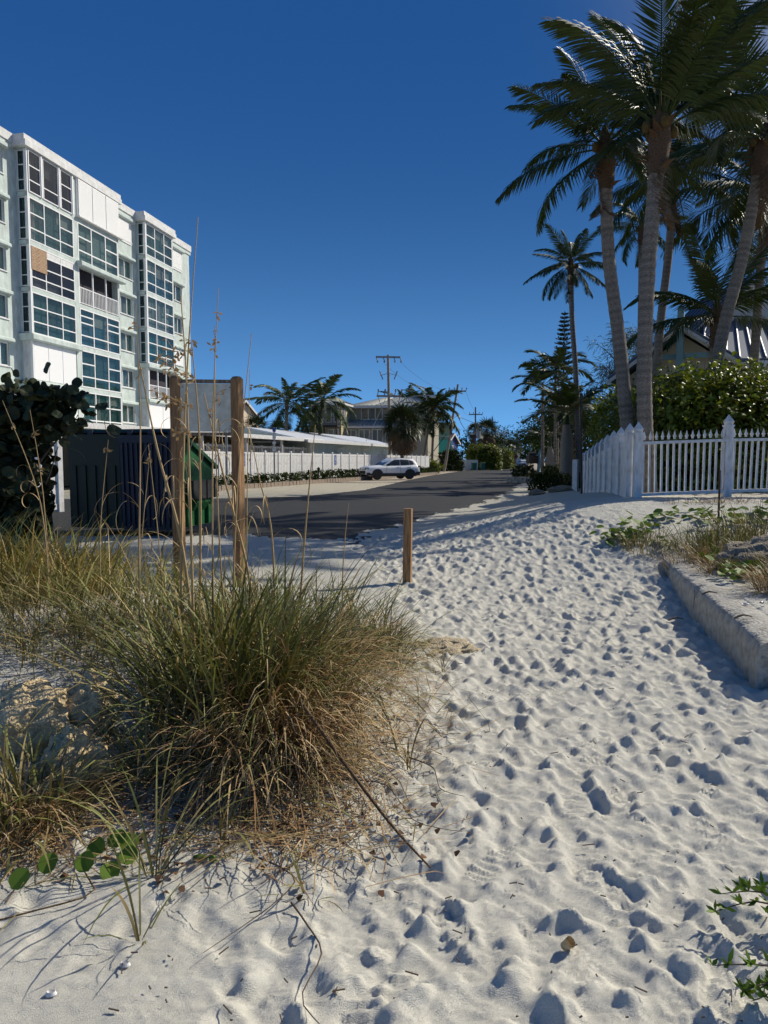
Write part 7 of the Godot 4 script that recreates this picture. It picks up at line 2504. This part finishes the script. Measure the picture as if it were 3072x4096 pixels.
	feather_tree("wispy casuarina seen between the big palm trunks", Vector3(17.6, 0, -48), 10.9, 4.6, 92, M.needle, 0.35)
	feather_tree("wispy casuarina behind the cream house's gable", Vector3(20.2, 0, -45), 11.2, 4.8, 93, M.needle, 0.3)
	feather_tree("tall rounded casuarina at the right edge behind the palms", Vector3(20.6, 0, -40), 13.5, 5.0, 94, M.needle, 0.45)
	feather_tree("grey bare-looking tree far down the street", Vector3(33.0, 0, -230), 9.5, 12.0, 95, M.needle, 0.1)
	# swollen palms and slim ones along the right pavement
	var prof := [[0.0, 0.42], [0.1, 0.33], [0.3, 0.30], [0.5, 0.31], [0.65, 0.30], [0.8, 0.24], [0.92, 0.17]]
	for k in 2:
		var at: Vector3 = [Vector3(8.66, land(8.66, -34) - 0.05, -34), Vector3(10.45, 0.3, -45)][k]
		var h: float = [3.3, 2.2][k]
		var o := thing("bottle_palm", ["palm with a swollen ringed grey trunk nearest the street's right edge", "short fat-trunked bottle palm behind the swollen palm"][k], "palm tree", at)
		var p := PackedVector3Array()
		var r := PackedFloat32Array()
		for i in 40:
			var u := i / 39.0 * 0.92
			var q := 0
			while q < 5 and prof[q + 1][0] < u: q += 1
			var w := lerpf(prof[q][1], prof[q + 1][1], (u - prof[q][0]) / (prof[q + 1][0] - prof[q][0]))
			if k == 1: w = 0.30 * sin(PI * clampf(0.32 + u * 0.62, 0, 1)) + 0.02
			p.append(Vector3(0.06 * sin(u * 3.0), h * u, 0)); r.append(w * (1.0 if i % 2 else 1.04))
		var b := Mesher.new()
		b.tube(p, r, 18)
		part("trunk", b.mesh(), M.palm_trunk, o)
		var c := Mesher.new()
		c.col = Color(1.6, 2.2, 0.9)
		c.tube(PackedVector3Array([p[39], p[39] + Vector3(0, 0.35, 0), p[39] + Vector3(0, 0.8, 0)]), PackedFloat32Array([r[39] * 0.98, r[39] * 0.8, r[39] * 0.45]), 14)
		part("crownshaft", c.mesh(), M.frond, o)
		crown(o, p[39] + Vector3(0, 0.75, 0), FR.bottle, 13 if k == 0 else 9, 1.0 if k == 0 else 0.72, 101 + k, 1.35, 0.25)
	for k in 3:
		var at: Vector3 = [Vector3(8.92, 0.3, -40), Vector3(10.1, 0.3, -42), Vector3(12.2, 0.3, -50)][k]
		var h: float = [4.9, 6.0, 4.6][k]
		var o := thing("slim_palm", ["slim palm leaning out over the street with arched fronds", "taller slim palm with bright young fronds behind the first", "slim palm deep in the shade behind the bottle palm"][k], "palm tree", at)
		part("trunk", palm_trunk([Vector3.ZERO, Vector3(-0.03, h * 0.5, 0), Vector3(-0.07, h, 0)], 0.10, 0.07, 110 + k, 0.2).mesh(), M.palm_trunk, o)
		var c := Mesher.new()
		c.col = Color(2.0, 2.8, 1.0)
		c.rod(Vector3(-0.07, h, 0), Vector3(-0.07, h + 0.6, 0), 0.085, 0.04, 8)
		part("crownshaft", c.mesh(), M.frond, o)
		crown(o, Vector3(-0.07, h + 0.6, 0), FR.arch, 13, [1.05, 1.15, 1.0][k], 111 + k, 1.3, 0.1)
	# hedges and bushes
	var leaf := leaf_mesh(0.125, 0.046)
	bush("hedge", "big sunlit clusia hedge behind the picket fence on the right", "hedge", Vector3(8.75, y.call(8.75, -16.6), -16.6), Vector3(6.6, 3.25, 3.4), 0.0, 17000, leaf, M.hedge_leaf, 201, 0.25, "", 230, 170)
	bush("hedge", "hedge stretch running down the street behind the board fence", "hedge", R(20.2, 4.0, 0.5), Vector3(3.4, 3.55, 10.5), -ROAD_TURN, 18000, leaf, M.hedge_leaf, 202, 0.3, "", 0, 70)
	bush("hedge", "darker far end of the hedge beside the slim sign pole", "hedge", R(29.3, 4.1, 0.3), Vector3(4.0, 4.7, 9.0), -ROAD_TURN, 10000, leaf_mesh(0.13, 0.045), M.hedge_leaf, 203, 0.4, "", 0, 20)
	var dl := leaf_mesh(0.10, 0.035)
	bush("shrub", "low dark shrub at the foot of the swollen palm", "shrub", Vector3(7.7, land(7.7, -32.5) - 0.05, -32.5), Vector3(2.6, 0.95, 1.6), 0.1, 1500, dl, M.dark_leaf, 211, 0.7)
	bush("shrub", "low dark shrub between the swollen palm and the slim sign pole", "shrub", Vector3(8.95, land(8.95, -31.0) - 0.05, -31.0), Vector3(1.6, 0.75, 1.4), 0.0, 1000, dl, M.dark_leaf, 212, 0.7)
	bush("shrub", "rounded dark shrub inside the ring of pale blocks", "shrub", Vector3(9.1, 0.1, -46.2), Vector3(1.9, 1.25, 1.8), 0.0, 1300, dl, M.dark_leaf, 213, 0.8)
	bush("shrub", "dark shrub just left of the swollen palm's trunk", "shrub", Vector3(9.3, 0.25, -38.5), Vector3(2.2, 1.1, 1.6), 0.0, 1100, dl, M.dark_leaf, 214, 0.7)
	bush("bush", "round dark bush at the leaning utility pole's foot", "bush", Vector3(9.2, 0, -98), Vector3(4.0, 3.5, 3.6), 0.0, 4200, leaf_mesh(0.20, 0.05), M.dark_leaf, 221, 0.8)
	bush("bush", "glossy leafy bush beside the green wheeled bins", "bush", Vector3(15.6, 0, -111), Vector3(6.4, 4.5, 4.0), 0.0, 4200, leaf_mesh(0.30, 0.10), M.hedge_leaf, 222, 0.6)
	bush("bush", "drooping yellow-green bush right of the glossy bush", "bush", Vector3(20.3, 0, -122), Vector3(4.6, 4.2, 4.0), 0.0, 2600, leaf_mesh(0.34, 0.05), M.hedge_leaf, 223, 0.8)
	bush("bush", "bush of long yellowish leaves by the red hydrant", "bush", Vector3(22.0, 0, -125), Vector3(2.0, 2.1, 1.6), 0.0, 700, leaf_mesh(0.22, 0.06), M.hedge_leaf, 224, 0.8)
	bush("bush", "strap-leaved plant at the right end of the white fence", "bush", Vector3(5.6, 0, -80), Vector3(1.6, 1.5, 1.2), 0.0, 420, leaf_mesh(0.4, 0.04), M.hedge_leaf, 225, 0.7)
	bush("bush", "green leafy bush between the norfolk pine and the left palms", "bush", Vector3(-9.5, 0, -84), Vector3(4.0, 6.2, 3.0), 0.0, 2200, leaf_mesh(0.24, 0.08), M.dark_leaf, 226, 0.8)
	var vine_mt: Material = M.dark_leaf
	leafy_tree("dark tree at the far left side of the street, behind the pale gate", Vector3(30.5, 0, -200), 8.0, 10.0, 231, vine_mt)
	leafy_tree("layered dark tree over the far end of the street", Vector3(39.0, 0, -235), 12.0, 14.0, 232, vine_mt, 2400)
	leafy_tree("tall dark tree on the right behind the distant lamp pole", Vector3(37.5, 0, -170), 12.5, 12.0, 233, vine_mt, 2600)
	leafy_tree("dense dark tree behind the slim palms on the right", Vector3(21.0, 0, -82), 8.6, 9.0, 234, vine_mt, 3600, "", 0.15)
	leafy_tree("broad dark tree shading the right pavement behind the bottle palm", Vector3(16.5, 0, -62), 7.0, 7.0, 235, vine_mt, 3400, "", 0.12)
	leafy_tree("dark tree behind the mailbox on the right side", Vector3(27.0, 0, -110), 9.0, 11.0, 236, vine_mt, 3000, "", 0.12)
	leafy_tree("pale green tree hanging over the far right kerb", Vector3(36.0, 0, -155), 8.5, 7.0, 237, M.hedge_leaf, 1800)
	leafy_tree("dark tree mass behind the blue house", Vector3(10.0, 0, -190), 8.0, 16.0, 238, vine_mt, 2600, "", 0.1)
	leafy_tree("dark tree closing the street's far end", Vector3(62.0, 0, -300), 11.0, 26.0, 239, vine_mt, 2600, "", 0.1)
	leafy_tree("low dark tree left of the street's far end", Vector3(40.0, 0, -280), 10.0, 24.0, 240, vine_mt, 2400, "", 0.1)
	# stones lying at the foot of the right-hand shrubs
	stone("kerb_rock", Vector3(7.4, land(7.4, -29.5) + 0.05, -29.5), Vector3(0.55, 0.2, 0.25), M.grey_rock, "low rock before the dark shrubs on the right", 0.4)
	stone("kerb_rock", Vector3(6.2, land(6.2, -28.8) + 0.02, -28.8), Vector3(0.5, 0.2, 0.3), M.grey_rock, "dark rock at the asphalt's right corner", 0.4, 1.0)


func _ready() -> void:
	var cam := Camera3D.new()
	cam.name = "camera"
	cam.fov = rad_to_deg(2.0 * atan(2048.0 / 2840.0))
	cam.position = Vector3(0, 1.45, 0)
	cam.rotation_degrees = Vector3(-4.15, 0, 0)
	cam.far = 2500.0
	cam.near = 0.05
	add_child(cam)
	var env := Environment.new()
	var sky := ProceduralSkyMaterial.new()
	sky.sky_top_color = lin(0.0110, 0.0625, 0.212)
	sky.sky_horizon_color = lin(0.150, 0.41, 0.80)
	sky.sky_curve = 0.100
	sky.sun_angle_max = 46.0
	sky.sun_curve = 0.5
	sky.ground_bottom_color = lin(0.18, 0.17, 0.155)
	sky.ground_horizon_color = lin(0.22, 0.22, 0.22)
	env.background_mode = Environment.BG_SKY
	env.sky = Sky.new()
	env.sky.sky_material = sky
	env.tonemap_mode = Environment.TONE_MAPPER_LINEAR
	env.tonemap_exposure = 1.28
	env.sdfgi_enabled = true
	env.ssao_enabled = true
	env.ssil_enabled = true
	var we := WorldEnvironment.new()
	we.name = "world_environment"
	we.environment = env
	add_child(we)
	var sun := DirectionalLight3D.new()
	sun.name = "sun"
	sun.light_color = Color(1.0, 0.97, 0.91)
	sun.light_energy = 1.15
	sun.light_angular_distance = 0.5
	sun.shadow_enabled = true
	add_child(sun)
	var az := deg_to_rad(60.0)
	var el := deg_to_rad(37.5)
	sun.look_at_from_position(Vector3(sin(az) * cos(el), sin(el), -cos(az) * cos(el)) * 50.0, Vector3.ZERO)

	rng.seed = 1
	noise_a.seed = 101
	noise_a.frequency = 0.1
	noise_b.seed = 202
	noise_b.frequency = 0.1
	var t0 := Time.get_ticks_msec()
	make_materials()
	make_leaf_meshes()
	print("materials ", Time.get_ticks_msec() - t0)
	make_road()
	make_sand()
	print("ground ", Time.get_ticks_msec() - t0)
	make_wall()
	make_apartments()
	make_houses()
	make_carport()
	make_long_fences()
	make_picket_fence()
	make_poles()
	print("built ", Time.get_ticks_msec() - t0)
	make_trees()
	print("trees ", Time.get_ticks_msec() - t0)
	make_street_things()
	make_gate()
	make_dumpster()
	make_sign()
	make_sea_grape()
	make_bank()
	make_dune_grass()
	make_stalks()
	make_foreground_bits()
	print("all ", Time.get_ticks_msec() - t0)
